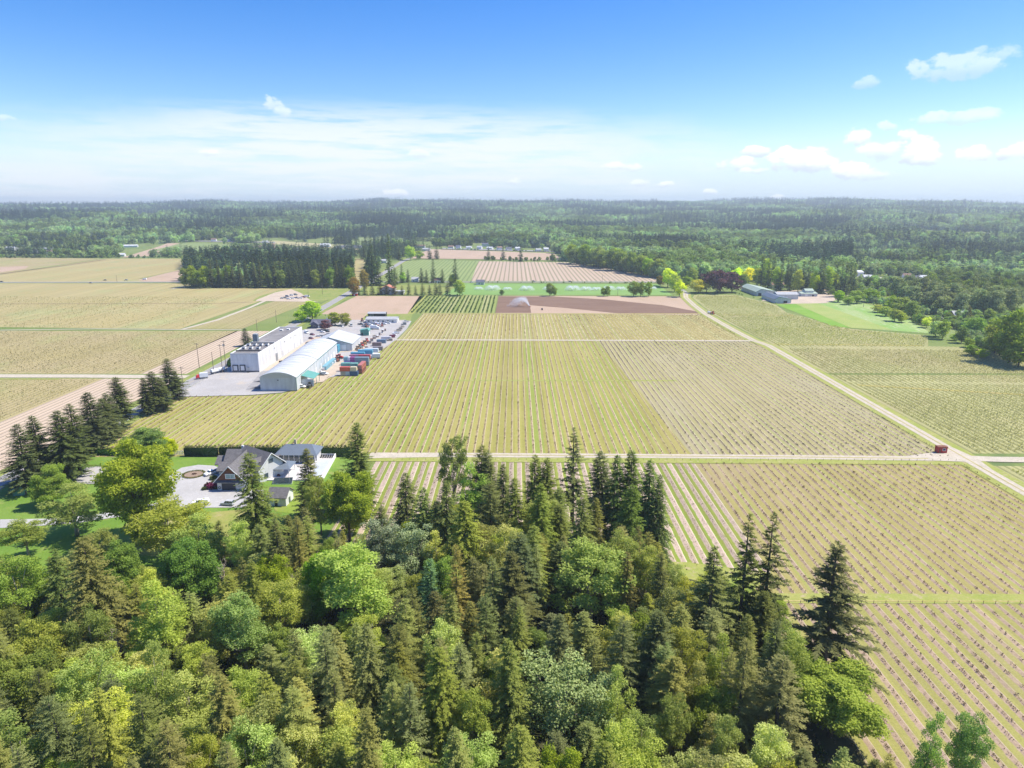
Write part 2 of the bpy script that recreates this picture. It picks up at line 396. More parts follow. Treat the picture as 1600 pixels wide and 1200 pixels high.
M['f_veg'] = patchmat('f_veg', (0.22,0.36,0.09), (0.33,0.40,0.17), 0.03, (0.42,0.47,0.28), 1.4, stretch=(2.2, 0.5, 1))
M['f_veg2'] = patchmat('f_veg2', (0.17,0.32,0.04), (0.22,0.35,0.06), 0.03)
M['f_tanstrip'] = patchmat('f_tanstrip', (0.38,0.34,0.10), (0.42,0.35,0.15), 0.05)
M['f_veg3'] = patchmat('f_veg3', (0.27,0.35,0.09), (0.33,0.37,0.12), 0.05)
M['lawn'] = patchmat('lawn', (0.125,0.225,0.032), (0.175,0.27,0.048), 0.05, (0.25,0.28,0.075), 0.6)
M['lawn_dry'] = patchmat('lawn_dry', (0.20,0.28,0.04), (0.30,0.29,0.09), 0.06, (0.36,0.31,0.14), 0.7)
M['verge'] = patchmat('verge', (0.20,0.26,0.06), (0.27,0.29,0.09), 0.08, (0.36,0.31,0.16), 1.0)
M['headland'] = patchmat('headland', (0.27,0.31,0.07), (0.33,0.33,0.10), 0.1, (0.40,0.34,0.19), 1.0)
M['brush'] = patchmat('brush', (0.15,0.21,0.06), (0.22,0.27,0.09), 0.03, (0.25,0.27,0.13), 1.0)
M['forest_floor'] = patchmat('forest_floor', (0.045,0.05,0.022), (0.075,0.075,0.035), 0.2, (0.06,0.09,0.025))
M['asphalt'] = patchmat('asphalt', (0.30,0.29,0.285), (0.335,0.325,0.32), 0.2, fine=0.05)
M['track'] = patchmat('track', (0.52,0.46,0.37), (0.46,0.41,0.32), 0.25, (0.38,0.35,0.23), 1.0)
M['gravel'] = patchmat('gravel', (0.42,0.405,0.39), (0.37,0.355,0.34), 0.05, (0.45,0.40,0.34), 0.6)
M['dirt_yard'] = patchmat('dirt_yard', (0.52,0.43,0.33), (0.46,0.38,0.30), 0.08)
M['concrete'] = patchmat('concrete', (0.44,0.43,0.415), (0.39,0.38,0.365), 0.12, (0.47,0.46,0.445), 1.2, fine=0.04)
M['line_white'] = mat('line_white', (0.75,0.75,0.72), 0.7)
M['line_yellow'] = mat('line_yellow', (0.62,0.45,0.10), 0.7)
M['pale_field'] = patchmat('pale_field', (0.42,0.37,0.20), (0.36,0.36,0.17), 0.01)

# --- central block (rows run along +y); world metres
TR1, TR2 = 264.0, 511.5          # the two cross tracks
XR = 183.0
def RX(y): return float(np.interp(y, [120,228,493,512,560,640,700,760,800,830],[182,183,186,181.5,180,180,184,190,199,203]))
sheet('field', [(-58,266.5),(XR-4,264),(XR-3,TR2-2),(-92,TR2+1),(-100,440),(-103,404),(-112,396),(-120,372),(-128,360),(-143,355),(-176,355),(-181,347),(-181,262)], M['f_centre'], 0.05, px=False)
xb = G(1083,714)[0]
sheet('field', [(xb,265.5),(XR-4,263.5),(XR-3,TR2-2),(G(932,531)[0],TR2-1)], M['f_centre_r'], 0.09, px=False)
sheet('field', [(-90,TR2+4),(178,TR2),(176,560),(178,600),(176,642),(-88,642)], M['f_upper'], 0.05, px=False)
xs_ = G(1085,722)[0]
sheet('field', [(-56,259),(xs_,257),(xs_,172),(50,178),(40,150),(-60,150)], M['f_low_l'], 0.05, px=False)
sheet('field', [(xs_,257.5),(XR-4,256),(XR-4,161.6),(60,161.6),(xs_,172)], M['f_low_r'], 0.05, px=False)
sheet('field', [(60,157.4),(XR-4,157.4),(XR-4,60),(30,60)], M['f_bottom'], 0.05, px=False)
sheet('headland', [(55,161.8),(XR-4,161.8),(XR-4,157.2),(55,157.2)], M['headland'], 0.11, px=False)
ribbon('track', [(60,158.2),(XR,158.2)], 0.5, M['f_tanstrip'], 0.16, px=False)
sheet('grass_patch', [(30,179),(50,178),(xs_,172),(61,160),(56,155),(36,158)], M['headland'], 0.13, px=False)
# green north-south lanes next to the road and thin cross strip
ribbon('grass_strip', [(-104,388),(-40,389),(40,389),(95,389)], 3.0, M['headland'], 0.12, px=False)
# --- fields beyond the second track
sheet('field', [(656,461.5),(778,461.5),(774,490),(637,490)], M['f_green_rows'], 0.05)
sheet('field', [(557,462.5),(667,462.5),(641,491),(500,491)], M['f_dry'], 0.05)
sheet('field', [(779,462.5),(1063,463),(1098,492),(774,489.5)], M['f_dry'], 0.06)
sheet('field', [(779,463),(868,463.5),(945,468),(1036,477),(1090,487),(1096,490.5),(968,490),(880,481),(828,477),(830,489),(774,489)], M['f_wet'], 0.10)
sheet('headland', [(664,461),(670,461),(645,491),(636,491)], M['headland'], 0.12)
sheet('headland', [(1063,462),(1072,462),(1116,493),(1097,493)], M['f_tanstrip'], 0.12)
sheet('headland', [(560,490.5),(645,490.5),(640,505),(500,505)], M['verge'], 0.07)
sheet('field', [(520,490.5),(574,491),(556,507),(505,505)], M['f_dry'], 0.1)
sheet('field', [(725,442.5),(1028,444),(1050,461),(690,460.5)], M['f_bright'], 0.06)
sheet('field', [(748,408),(890,410),(1025,432),(1026,440),(736,439)], M['f_pink_far'], 0.06)
sheet('field', [(630,405),(748,408),(736,439),(640,439),(615,425)], M['f_green_pale'], 0.06)
sheet('field', [(552,404),(575,404),(572,438),(553,438)], M['f_left_far'], 0.06)
sheet('headland', [(572,445),(740,445),(735,461),(570,461)], M['verge'], 0.045)
# --- left of the road
XL = -197.0
sheet('field', [(-720,901),(-412,901),(-412,852),(-340,847),(XL-3,840),(XL-3,780),G(425,464),(G(281,514)[0],G(281,514)[1]),(-720,583)], M['f_left_far'], 0.05, px=False)
sheet('field', [(432,470),(488,471),(378,514),(288,514)], M['f_left_rows'], 0.11)
ribbon('track', [(428,464),(390,481),(340,500),(284,515)], 4.0, M['track'], 0.16)
ribbon('track', [(0,516),(150,514),(280,515),(378,515.5)], 2.6, M['track'], 0.15)
ribbon('dirt_line', [(0,475),(200,474.5),(330,474.5),(395,472)], 2.2, M['f_wet'], 0.10)
yb = G(100,584)[1]; yt = G(100,517)[1]
sheet('field', [(-720,yt),(XL-30,yt),(XL-32,yb),(-720,yb)], M['f_left'], 0.05, px=False)
sheet('field', [(XL-32,yt),(XL-4,yt),(XL-4,yb),(XL-32,yb)], M['f_pink'], 0.05, px=False)
sheet('field', [(-720,yb-12),(XL-48,yb-12),(XL-48,120),(-720,120)], M['f_left'], 0.05, px=False)
sheet('field', [(XL-48,yb-12),(XL-3,yb-14),(XL-3,120),(XL-48,120)], M['f_pink'], 0.06, px=False)
ribbon('track', [(-800,yb-6),(-260,yb-6),(XL,yb-8)], 8, M['track'], 0.14, px=False)
ribbon('headland', [(-720,yb-13),(-270,yb-14)], 2.0, M['headland'], 0.16, px=False)
# far left
sheet('field', [(0,441),(288,441),(288,431),(215,436),(288,420),(288,404),(165,404),(0,429)], M['f_left_far'], 0.06)
sheet('field', [(0,402.5),(160,404),(0,428)], M['f_left'], 0.05)
sheet('field', [(-300,402),(0,402.5),(0,441),(-300,441)], M['f_left_far'], 0.05)
sheet('field', [(215,437.5),(288,420),(288,440),(225,440)], M['f_dry'], 0.12)
sheet('field', [(0,417),(45,415.5),(40,420),(0,426)], M['f_dry'], 0.13)
ribbon('road', [(-300,441.5),(0,441.3),(288,440.8),(292,440.8)], 9, M['asphalt'], 0.2)
ribbon('dirt_line', [(0,428.3),(90,416.5),(165,405.5)], 5, M['f_wet'], 0.22)
ribbon('track', [(268,452),(290,447)], 4, M['track'], 0.2)
# yard north-west
sheet('yard', [(405,463),(440,453),(545,452),(548,458),(502,472),(395,470)], M['verge'], 0.14)
sheet('yard', [(400,469),(430,457),(455,452),(470,458),(486,470),(498,472),(400,470.5)], M['dirt_yard'], 0.2)
# --- right of the road
sheet('field', [(RX(228)+6,268),(460,268),(460,404),(RX(480)+6,404)], M['f_right'], 0.05, px=False)
P = [(RX(480)+6,408),(460,408),(460,470),G(1450,541),G(1450,524),G(1330,514),G(1230,489),G(1212,476),G(1150,461),G(1085,461),(RX(760)+7,760),(RX(640)+7,640),(RX(512)+8,512)]
sheet('field', P, M['f_right'], 0.055, px=False)
sheet('field', [(RX(228)+6,254),(460,254),(460,60),(189,60)], M['f_right'], 0.05, px=False)
for q in ([(1340,602),(1600,617),(1800,624)], [(1208,538),(1330,539),(1440,540)], [(1128,492),(1240,493)]):
    ribbon('track', q, 3.0, M['f_tanstrip'], 0.15)
ribbon('track', [(1494,716),(1508,716.5),(1560,718.5),(1700,720),(2100,722)], 6.0, M['track'], 0.24)
sheet('field', [(1228,476),(1305,469),(1345,473),(1400,487),(1455,521),(1320,512)], M['f_veg'], 0.12)
sheet('field', [(1212,476),(1262,475),(1345,514),(1300,510)], M['f_veg2'], 0.17)
sheet('field', [(1240,474),(1275,473),(1395,516),(1330,513)], M['f_veg3'], 0.22)
sheet('yard', [(1190,470),(1215,455),(1290,452),(1330,462),(1290,474),(1230,475)], M['dirt_yard'], 0.25)
sheet('brush_ground', [(1260,452),(1340,456),(1700,540),(1700,640),(1600,568),(1500,532),(1450,521),(1400,487),(1345,472)], M['brush'], 0.03)
# --- roads
rpts = [(RX(y), y) for y in (60,120,180,228,300,400,493,512,540,560,600,640,680,700,730,760,790,812)]
ribbon('road', rpts, 5.2, M['track'], 0.26, px=False)
ribbon('verge', rpts, 12, M['headland'], 0.2, px=False)
ribbon('verge', rpts[:7], [1.0]*7, M['headland'], 0.30, px=False) if False else None
ribbon('track', [(-60,264.3),(-30,265),(60,264),(120,263),(181,261.3)], [6.5,5,4.6,4.6,5.2], M['track'], 0.24, px=False)
ribbon('verge', [(-60,262),(181,259)], 8.5, M['headland'], 0.18, px=False)
sheet('track', [(150,261),(181,258),(186,250),(188,262),(186,275),(178,270)], M['track'], 0.29, px=False)
ribbon('track', [(-92,TR2+1.2),(0,TR2+1),(90,TR2),(180,TR2-1)], 4.4, M['track'], 0.24, px=False)
ribbon('grass_strip', [(-30,265),(60,264),(120,263),(168,261.6)], .7, M['f_tanstrip'], 0.30, px=False)
ribbon('grass_strip', [(p[0], p[1]) for p in rpts[3:-1]], .6, M['f_tanstrip'], 0.32, px=False)
ribbon('track', [(-88,644.5),(178,644.5)], 3, M['f_tanstrip'], 0.16, px=False)
lroad = [(-192,60),(-191.5,160),(-191.2,235),(-189.5,320),(-188.5,400),(-190,520),(-192,650),(-195,790),(-196,850)]
lroad += [G(584,436),G(604,424),G(628,409),G(645,402)]
ribbon('verge', lroad, 17, M['verge'], 0.12, px=False)
ribbon('road', lroad, 8.6, M['asphalt'], 0.2, px=False)
for dx, mt in ((-4.1, 'line_white'), (4.1, 'line_white'), (-0.1, 'line_yellow')):
    ribbon('road_line', [(p[0]+dx, p[1]) for p in lroad[:9]], 0.14, M[mt], 0.26, px=False)
ribbon('road', [(400,440.7),(1025,440.9),(1046,442),(1068,455),(1074,460)], [8,8,8,6,6], M['asphalt'], 0.24)
ribbon('dirt_line', [(735,442.4),(1030,443.4)], 4, M['brush'], 0.22)
# packing yard ground
sheet('yard', [(-184,352),(-143,356),(-128,361),(-119,373),(-110,396),(-102,404),(-98,440),(-91,515),(-90,560),(-92,600),(-100,606),(-160,606),(-172,560),(-184,540)], M['gravel'], 0.3, px=False)
sheet('yard', [(-156.5,408),(-143,408),(-141,466),(-122,466),(-114,470),(-112,440),(-120,440),(-120.5,380),(-112,384),(-108,420),(-106,470),(-112,506),(-150,540),(-158,520)], M['dirt_yard'], 0.36, px=False)
sheet('yard', [(-156.5,408),(-156.5,412),(-146,412),(-141.5,395),(-141.5,366),(-150,366)], M['asphalt'], 0.42, px=False)
# --- house plot
sheet('lawn', [(-186,345),(-183,262),(-62,262),(-62,258),(-58,215),(-60,180),(-130,160),(-186,150)], M['lawn'], 0.14, px=False)
sheet('lawn', [(205,812),(410,794),(410,850),(330,880),(150,860)], M['lawn_dry'], 0.19)
sheet('lawn', [(420,762),(455,762),(520,810),(430,800)], M['lawn_dry'], 0.2)
sheet('driveway', [(0,812.5),(70,811.5),(140,805),(200,794),(250,786),(258,762),(266,742),(284,731.5),(310,727),(335,728.5),(352,736),(352,766),(385,766),(412,766),(412,793.5),(262,794.5),(196,807),(120,818),(70,822),(0,826)], M['concrete'], 0.24)
sheet('gravel_patch', [(114,757),(118,748),(128,737),(136,731),(152,729.5),(178,730),(182,757)], M['gravel'], 0.22)
# wood floor at the front
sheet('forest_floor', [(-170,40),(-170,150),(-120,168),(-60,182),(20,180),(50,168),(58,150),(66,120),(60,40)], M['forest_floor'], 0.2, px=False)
# ================================================================ TREES
_ON = 'zero one two three four five six seven eight nine ten eleven twelve thirteen fourteen fifteen sixteen seventeen eighteen nineteen'.split()
_TE = '0 0 twenty thirty forty fifty sixty seventy eighty ninety'.split()
def numw(n):
    n = int(n)
    if n < 0: return 'below zero'
    if n < 20: return _ON[n]
    if n < 100: return _TE[n//10]+('-'+_ON[n % 10] if n % 10 else '')
    return 'hundred'
def pct(px, py): return int(round(px/16)), int(round((1200-py)/12))
_lab = {}
def uniq(fmt, px, py):
    a, b = pct(px, py); k = 0
    for da, db in ((0,0),(0,1),(0,-1),(1,0),(-1,0),(1,1),(-1,-1),(1,-1),(-1,1),(0,2),(0,-2),(2,0),(-2,0)):
        s = fmt.format(a=numw(a+da), b=numw(b+db))
        if s not in _lab: break
    _lab[s] = 1; return s
def cards(C, D, S, L, W):
    """pointed sprays: base C, axis D, side S"""
    C = np.asarray(C); D = np.asarray(D); S = np.asarray(S); L = np.asarray(L)[:, None]; W = np.asarray(W)[:, None]
    a = C; b = C+D*L*0.45+S*W*0.5; c = C+D*L; d = C+D*L*0.45-S*W*0.5
    V = np.stack([a, b, c, d], 1).reshape(-1, 3)
    return V, np.arange(len(V), dtype=np.int32).reshape(-1, 4)
def unit(v): return v/np.maximum(np.linalg.norm(v, axis=-1, keepdims=True), 1e-9)

def conifer_crown(seed, H, Rr, z0=0.12, whorl=0.5, nb=6, step=0.24, sl=0.85, sw=0.30, droop=0.35, up=0.2, pw=0.85, name='crown', m=None, rag=0.35, gap=0.0, lean=0.0):
    g = np.random.default_rng(seed)
    C = []; D = []; S = []; L = []; W = []; A = []
    z = H*z0
    lop = g.uniform(0, 6.28)
    while z < H-0.15:
        f = (z-H*z0)/(H*(1-z0))
        n = nb+g.integers(-1, 2)
        for k in range(n):
            if g.random() < gap: continue
            a = g.uniform(0, 2*math.pi)
            base = Rr*(1-f)**pw*(0.55+0.45*min(1, f*5+0.55))
            ln = base*g.uniform(1-rag, 1+rag*0.45)*(1+0.12*math.cos(a-lop))+0.25
            ns = max(2, int(ln/step))
            t = (np.arange(ns)+g.random(ns))/ns
            t = 0.12+0.88*t
            dr = droop*(1-0.75*f)
            zz = z+g.uniform(-.15, .15)+ln*(up*f*t - dr*t*t + (0.10*t**4))
            px = np.cos(a)*ln*t; py = np.sin(a)*ln*t
            bd = np.array([math.cos(a), math.sin(a), -dr*0.9+up*f])
            for side in (-1, 1, 0):
                an = a+side*g.uniform(0.5, 1.15, ns)
                dd = np.stack([np.cos(an), np.sin(an), np.full(ns, -dr*1.1+up*f*0.6)+g.normal(0, 0.22, ns)], 1)
                if side == 0: dd[:, 2] -= g.uniform(0.0, 0.9, ns)*(1-f)
                dd = unit(dd); nn = unit(np.stack([g.normal(0, .35, ns), g.normal(0, .35, ns), np.ones(ns)], 1))
                ss = unit(np.cross(dd, nn))
                C.append(np.stack([px, py, zz], 1)); D.append(dd); S.append(ss)
                q = sl*(0.55+0.6*g.random(ns))*(0.5+0.5*(1-f))*(1.1-0.45*t)
                L.append(q); W.append(q*sw/sl*g.uniform(.7, 1.3, ns))
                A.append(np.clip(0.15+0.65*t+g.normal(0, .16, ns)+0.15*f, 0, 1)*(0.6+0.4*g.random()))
        z += whorl*g.uniform(.7, 1.3)*(0.65+0.5*(1-f))
    # leader
    C.append(np.array([[0, 0, H-0.9]]*4)); D.append(unit(np.array([[.12,0,1],[-.12,0,1],[0,.12,1],[0,-.12,1]]))); S.append(np.array([[0,1,0],[0,1,0],[1,0,0],[1,0,0.]])); L.append(np.full(4, 1.1)); W.append(np.full(4, .22)); A.append(np.full(4, .8))
    V, F = cards(np.concatenate(C), np.concatenate(D), np.concatenate(S), np.concatenate(L), np.concatenate(W))
    if lean: V[:, 0] += lean*(V[:, 2]/H)**2*H
    return np_mesh(name, V, F, m, attr=np.concatenate(A))
def conifer_trunk(seed, H, r, m, name='trunk', lean=0.0):
    g = random.Random(seed); pts = []; rad = []
    for i in range(7):
        t = i/6; pts.append((g.uniform(-.05, .05)+lean*t*t*H, g.uniform(-.05, .05), H*0.97*t-0.3)); rad.append(r*(1-t)**.9+0.03)
    mb = MB().tube(pts, rad, m, 7)
    for k in range(9):
        z = H*g.uniform(.1, .55); a = g.uniform(0, 6.28); l = g.uniform(.8, 2.2)
        mb.tube([(0, 0, z), (math.cos(a)*l, math.sin(a)*l, z-0.1*l)], [0.06, 0.02], m, 4)
    return mb.mesh(name, smooth=True)

def broad_crown_x(): pass
def broad_crown(seed, H, Rr, ncl=60, per=240, ls=0.46, z0=0.28, m=None, name='crown', top=1.0, squash=1.0, sparse=0.0, clr=(1.1, 2.1), limbs_out=None):
    g = np.random.default_rng(seed); C = []; D = []; S = []; L = []; A = []
    cz = H*(z0+(1-z0)*0.52); hz = H*(1-z0)*0.5
    centers = []
    lobes = []
    if ncl > 50:
        nl = 8+int(g.integers(0, 4)); a0 = g.uniform(0, 6.28)
        for i in range(nl):
            a = a0+i*2.4+g.uniform(-.4, .4); rr = Rr*g.uniform(.35, .80)*(0.15 if i == 0 else 1); hh = hz*(g.uniform(-.55, .50) if i else .55)
            qr = Rr*g.uniform(.26, .44); lobes.append((np.array([math.cos(a)*rr, math.sin(a)*rr, cz+hh]), np.array([qr, qr, min(hz-abs(hh), hz*.6)*g.uniform(.8, 1.15)+.6])))
    lob = g.uniform(0, 6.28, 3); la = g.uniform(.08, .22, 3)
    tries = 0
    while len(centers) < ncl and tries < ncl*40:
        tries += 1
        u = unit(g.normal(size=3)); rad = g.uniform(0.25, 1.0)**0.45
        if lobes:
            c, q = lobes[tries % len(lobes)]; p = c+u*q*rad
            if any(np.linalg.norm(p-o[0]) < o[1]*0.62 for o in centers): continue
            centers.append((p, g.uniform(*clr)*(Rr/5.0)**0.5)); continue
        th = math.atan2(u[1], u[0]); k = 1+la[0]*math.cos(2*th+lob[0])+la[1]*math.cos(3*th+lob[1])+la[2]*math.sin(4*u[2]+lob[2])
        p = np.array([u[0]*Rr*k, u[1]*Rr*k, u[2]*hz])*rad
        p[:2] *= (1.0-0.28*max(0, p[2]/hz)*top)
        p[2] = cz+p[2]
        if any(np.linalg.norm(p-q[0]) < q[1]*0.62 for q in centers): continue
        centers.append((p, g.uniform(*clr)*(Rr/5.0)**0.5))
    for p, r in centers:
        n = int(per*(r/1.6)**2*g.uniform(.7, 1.2)); bright = g.uniform(-.22, .22)
        u = unit(g.normal(size=(n, 3))); u[:, 2] = np.abs(u[:, 2])*0.9*np.sign(g.random(n)-.22); u = unit(u)
        rr = r*g.uniform(.35, 1.12, n)**0.6
        rr *= 1+0.25*np.sin(u[:, 0]*5+bright*20)*np.cos(u[:, 1]*4)
        q = p+u*rr[:, None]*np.array([1, 1, .8])
        if sparse: 
            k = g.random(n) > sparse; q = q[k]; u = u[k]; n = len(q)
        d = unit(u*0.6+g.normal(size=(n, 3))*0.7+np.array([0, 0, -.15]))
        nn = unit(u*0.8+g.normal(size=(n, 3))*0.55+np.array([0, 0, .5])); s = unit(np.cross(d, nn))
        C.append(q); D.append(d); S.append(s); l = ls*g.uniform(.6, 1.35, n); L.append(l)
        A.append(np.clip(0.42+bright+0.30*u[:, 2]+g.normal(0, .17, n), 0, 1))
    C = np.concatenate(C); L = np.concatenate(L)
    V, F = cards(C, np.concatenate(D), np.concatenate(S), L, L*0.72)
    if limbs_out is not None: limbs_out.extend(centers)
    return np_mesh(name, V, F, m, attr=np.concatenate(A))
def broad_trunk(seed, H, r, centers, m, name='trunk', z0=0.28, nl=16, pale=False):
    g = random.Random(seed); mb = MB(); fork = H*max(0.12, z0*0.6)
    top = (g.uniform(-.6, .6), g.uniform(-.6, .6), H*0.78)
    main = [(0, 0, -0.3), (g.uniform(-.2, .2), g.uniform(-.2, .2), fork), (top[0]*.5, top[1]*.5, H*.5), top]
    mb.tube(main, [r, r*.8, r*.45, r*.12], m, 7)
    for p, rr in centers[:nl]:
        t = g.uniform(.25, .7); b = Vector(main[1])*(1-t)+Vector(main[2])*t; e = Vector(p)
        if e.z < b.z: b = Vector(main[1])
        mid = b.lerp(e, .5)+Vector((g.uniform(-.5, .5), g.uniform(-.5, .5), g.uniform(.1, .8)))
        mb.tube([b, mid, e], [r*.34, r*.2, r*.07], m, 5)
    return mb.mesh(name, smooth=True)

M['bark'] = mat('bark', (0.11,0.085,0.065), 0.95, var=0.3, vscale=2.0)
M['bark_pale'] = mat('bark_pale', (0.30,0.27,0.22), 0.95, var=0.3, vscale=1.5)
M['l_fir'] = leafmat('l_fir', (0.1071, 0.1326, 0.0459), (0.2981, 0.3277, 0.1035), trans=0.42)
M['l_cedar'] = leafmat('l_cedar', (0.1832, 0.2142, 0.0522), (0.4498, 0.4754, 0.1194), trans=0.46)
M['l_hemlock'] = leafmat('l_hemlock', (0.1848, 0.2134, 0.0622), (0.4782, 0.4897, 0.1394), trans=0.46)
M['l_leaf'] = leafmat('l_leaf', (0.1696, 0.252, 0.0335), (0.436, 0.5212, 0.082), trans=0.5)
M['l_alder'] = leafmat('l_alder', (0.3229, 0.3898, 0.0753), (0.6629, 0.706, 0.1848), trans=0.5)
M['l_willow'] = leafmat('l_willow', (0.195, 0.27, 0.133), (0.504, 0.588, 0.325), trans=0.38)
M['l_copper'] = leafmat('l_copper', (0.0585, 0.0312, 0.039), (0.221, 0.1105, 0.1235), trans=0.25)
M['l_far_fir'] = leafmat('l_far_fir', (0.031, 0.0621, 0.031), (0.1242, 0.1932, 0.0856), objcol=False, trans=0.2, hv=0.25, stand=.42)
M['l_far_leaf'] = leafmat('l_far_leaf', (0.1716, 0.2572, 0.0702), (0.4501, 0.589, 0.1782), objcol=False, trans=0.35, hv=0.3, stand=.42)
M['l_far_olive'] = leafmat('l_far_olive', (0.189, 0.2565, 0.0945), (0.45, 0.5375, 0.225), objcol=False, trans=0.35, hv=0.25, stand=.35)
M['l_hedge'] = leafmat('l_hedge', (0.018,0.045,0.010), (0.055,0.10,0.02), objcol=False, trans=0.15)
M['dead'] = mat('dead', (0.42,0.35,0.28), 0.95)

PROTO = {}   # kind -> list of (crown mesh, trunk mesh, height, radius)
def reg(kind, crown, trunk, H, Rr): PROTO.setdefault(kind, []).append((crown, trunk, H, Rr))
def build_protos():
    for i in range(4):        # near firs: dark, layered
        H = 30.0; Rr = [4.6, 4.0, 5.2, 4.3][i]
        ln = [0, .01, -.008, .005][i]
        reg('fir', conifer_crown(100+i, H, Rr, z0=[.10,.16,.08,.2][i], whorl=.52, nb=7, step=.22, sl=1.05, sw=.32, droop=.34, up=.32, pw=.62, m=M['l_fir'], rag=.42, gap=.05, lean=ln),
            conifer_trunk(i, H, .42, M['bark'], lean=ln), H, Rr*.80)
    for i in range(3):        # open grown spruce, ragged
        H = 33.0; Rr = [5.6, 5.0, 5.3][i]
        reg('spruce', conifer_crown(160+i, H, Rr, z0=[.14,.24,.20][i], whorl=.74, nb=6, step=.2, sl=1.15, sw=.34, droop=.36, up=.30, pw=.92, m=M['l_fir'], rag=.72, gap=.20),
            conifer_trunk(40+i, H, .48, M['bark']), H, Rr*.82)
    for i in range(4):        # cedars: dense cone, drooping
        H = 26.0; Rr = [4.6, 5.2, 4.1, 4.8][i]
        reg('cedar', conifer_crown(120+i, H, Rr, z0=.06, whorl=.42, nb=7, step=.27, sl=1.05, sw=.32, droop=.62, up=.15, pw=.58, m=M['l_cedar'], rag=.48),
            conifer_trunk(10+i, H, .45, M['bark']), H, Rr)
    for i in range(3):        # hemlock / young fir: feathery pale olive
        H = 25.0; Rr = [4.0, 4.6, 3.7][i]
        reg('hemlock', conifer_crown(140+i, H, Rr, z0=.10, whorl=.55, nb=7, step=.22, sl=.95, sw=.22, droop=.42, up=.5, pw=.64, m=M['l_hemlock'], rag=.5, gap=.05),
            conifer_trunk(20+i, H, .32, M['bark']), H, Rr*.85)
    for kind, mt, n, sp in (('maple', 'l_leaf', 3, .0), ('alder', 'l_alder', 4, .10), ('willow', 'l_willow', 2, .12)):
        for i in range(n):
            H = {'maple': 20.0, 'alder': 23.0, 'willow': 19.0}[kind]; Rr = {'maple': 6.6, 'alder': 4.9, 'willow': 5.4}[kind]*[1, .9, 1.1, 1.0][i]
            cs = []
            c = broad_crown(200+i+{'maple': 0, 'alder': 20, 'willow': 40}[kind], H, Rr, ncl={'maple': 110, 'alder': 85, 'willow': 80}[kind], per={'maple': 400, 'alder': 430, 'willow': 400}[kind],
                            ls={'maple': .42, 'alder': .33, 'willow': .33}[kind], z0={'maple': .07, 'alder': .24, 'willow': .2}[kind], m=M[mt], sparse=sp, top={'maple': .6, 'alder': 1.2, 'willow': 1.0}[kind],
                            clr={'maple': (.8, 1.7), 'alder': (.65, 1.45), 'willow': (.65, 1.4)}[kind], limbs_out=cs)
            reg(kind, c, broad_trunk(i, H, .4, cs, M['bark'] if kind == 'maple' else M['bark_pale'], z0=.25), H, Rr)
    # medium distance versions
    for i in range(4):
        H = 30.0; Rr = [4.6, 5.2, 4.2, 5.0][i]
        reg('fir_mid', conifer_crown(300+i, H, Rr, z0=.06, whorl=1.1, nb=7, step=.75, sl=2.3, sw=.9, droop=.35, up=.3, pw=.75, m=M['l_fir'], rag=.4), conifer_trunk(i, H, .45, M['bark']), H, Rr)
        H = 16.0; Rr = [5.2, 4.6, 5.8, 4.2][i]; cs = []
        reg('leaf_mid', broad_crown(320+i, H, Rr, ncl=46, per=60, ls=.95, z0=.12, m=M['l_leaf'], limbs_out=cs, top=.8), broad_trunk(i, H, .3, cs, M['bark'], nl=6), H, Rr)
        H = 12.0; Rr = 2.9
        if i < 2: reg('thuja_mid', conifer_crown(340+i, H, Rr, z0=.02, whorl=.7, nb=8, step=.5, sl=1.3, sw=.6, droop=.2, up=.2, pw=.45, m=M['l_fir'], rag=.15), conifer_trunk(i, H, .25, M['bark']), H, Rr)
build_protos()
def bare_tree(seed):
    g = random.Random(seed); mb = MB(); mt = M['dead']; H = 14
    mb.tube([(0, 0, -.2), (.3, 0, H*.5), (.1, .2, H)], [.22, .14, .03], mt, 6)
    for k in range(34):
        z = H*g.uniform(.35, .98); a = g.uniform(0, 6.28); l = g.uniform(1.2, 3.6)*(1.25-z/H); d = Vector((math.cos(a), math.sin(a), .9)).normalized()
        b = Vector((.2, .1, z)); m_ = b+d*l*.5+Vector((g.uniform(-.3, .3), g.uniform(-.3, .3), .1)); e = m_+d*l*.5+Vector((g.uniform(-.4, .4), g.uniform(-.4, .4), g.uniform(-.1, .5)))
        mb.tube([b, m_, e], [.06, .035, .012], mt, 4)
        for q in range(3):
            f = m_.lerp(e, g.random()); mb.tube([f, f+Vector((g.uniform(-.9, .9), g.uniform(-.9, .9), g.uniform(.2, 1)))], [.022, .008], mt, 3)
    return mb.mesh('branches', smooth=True)

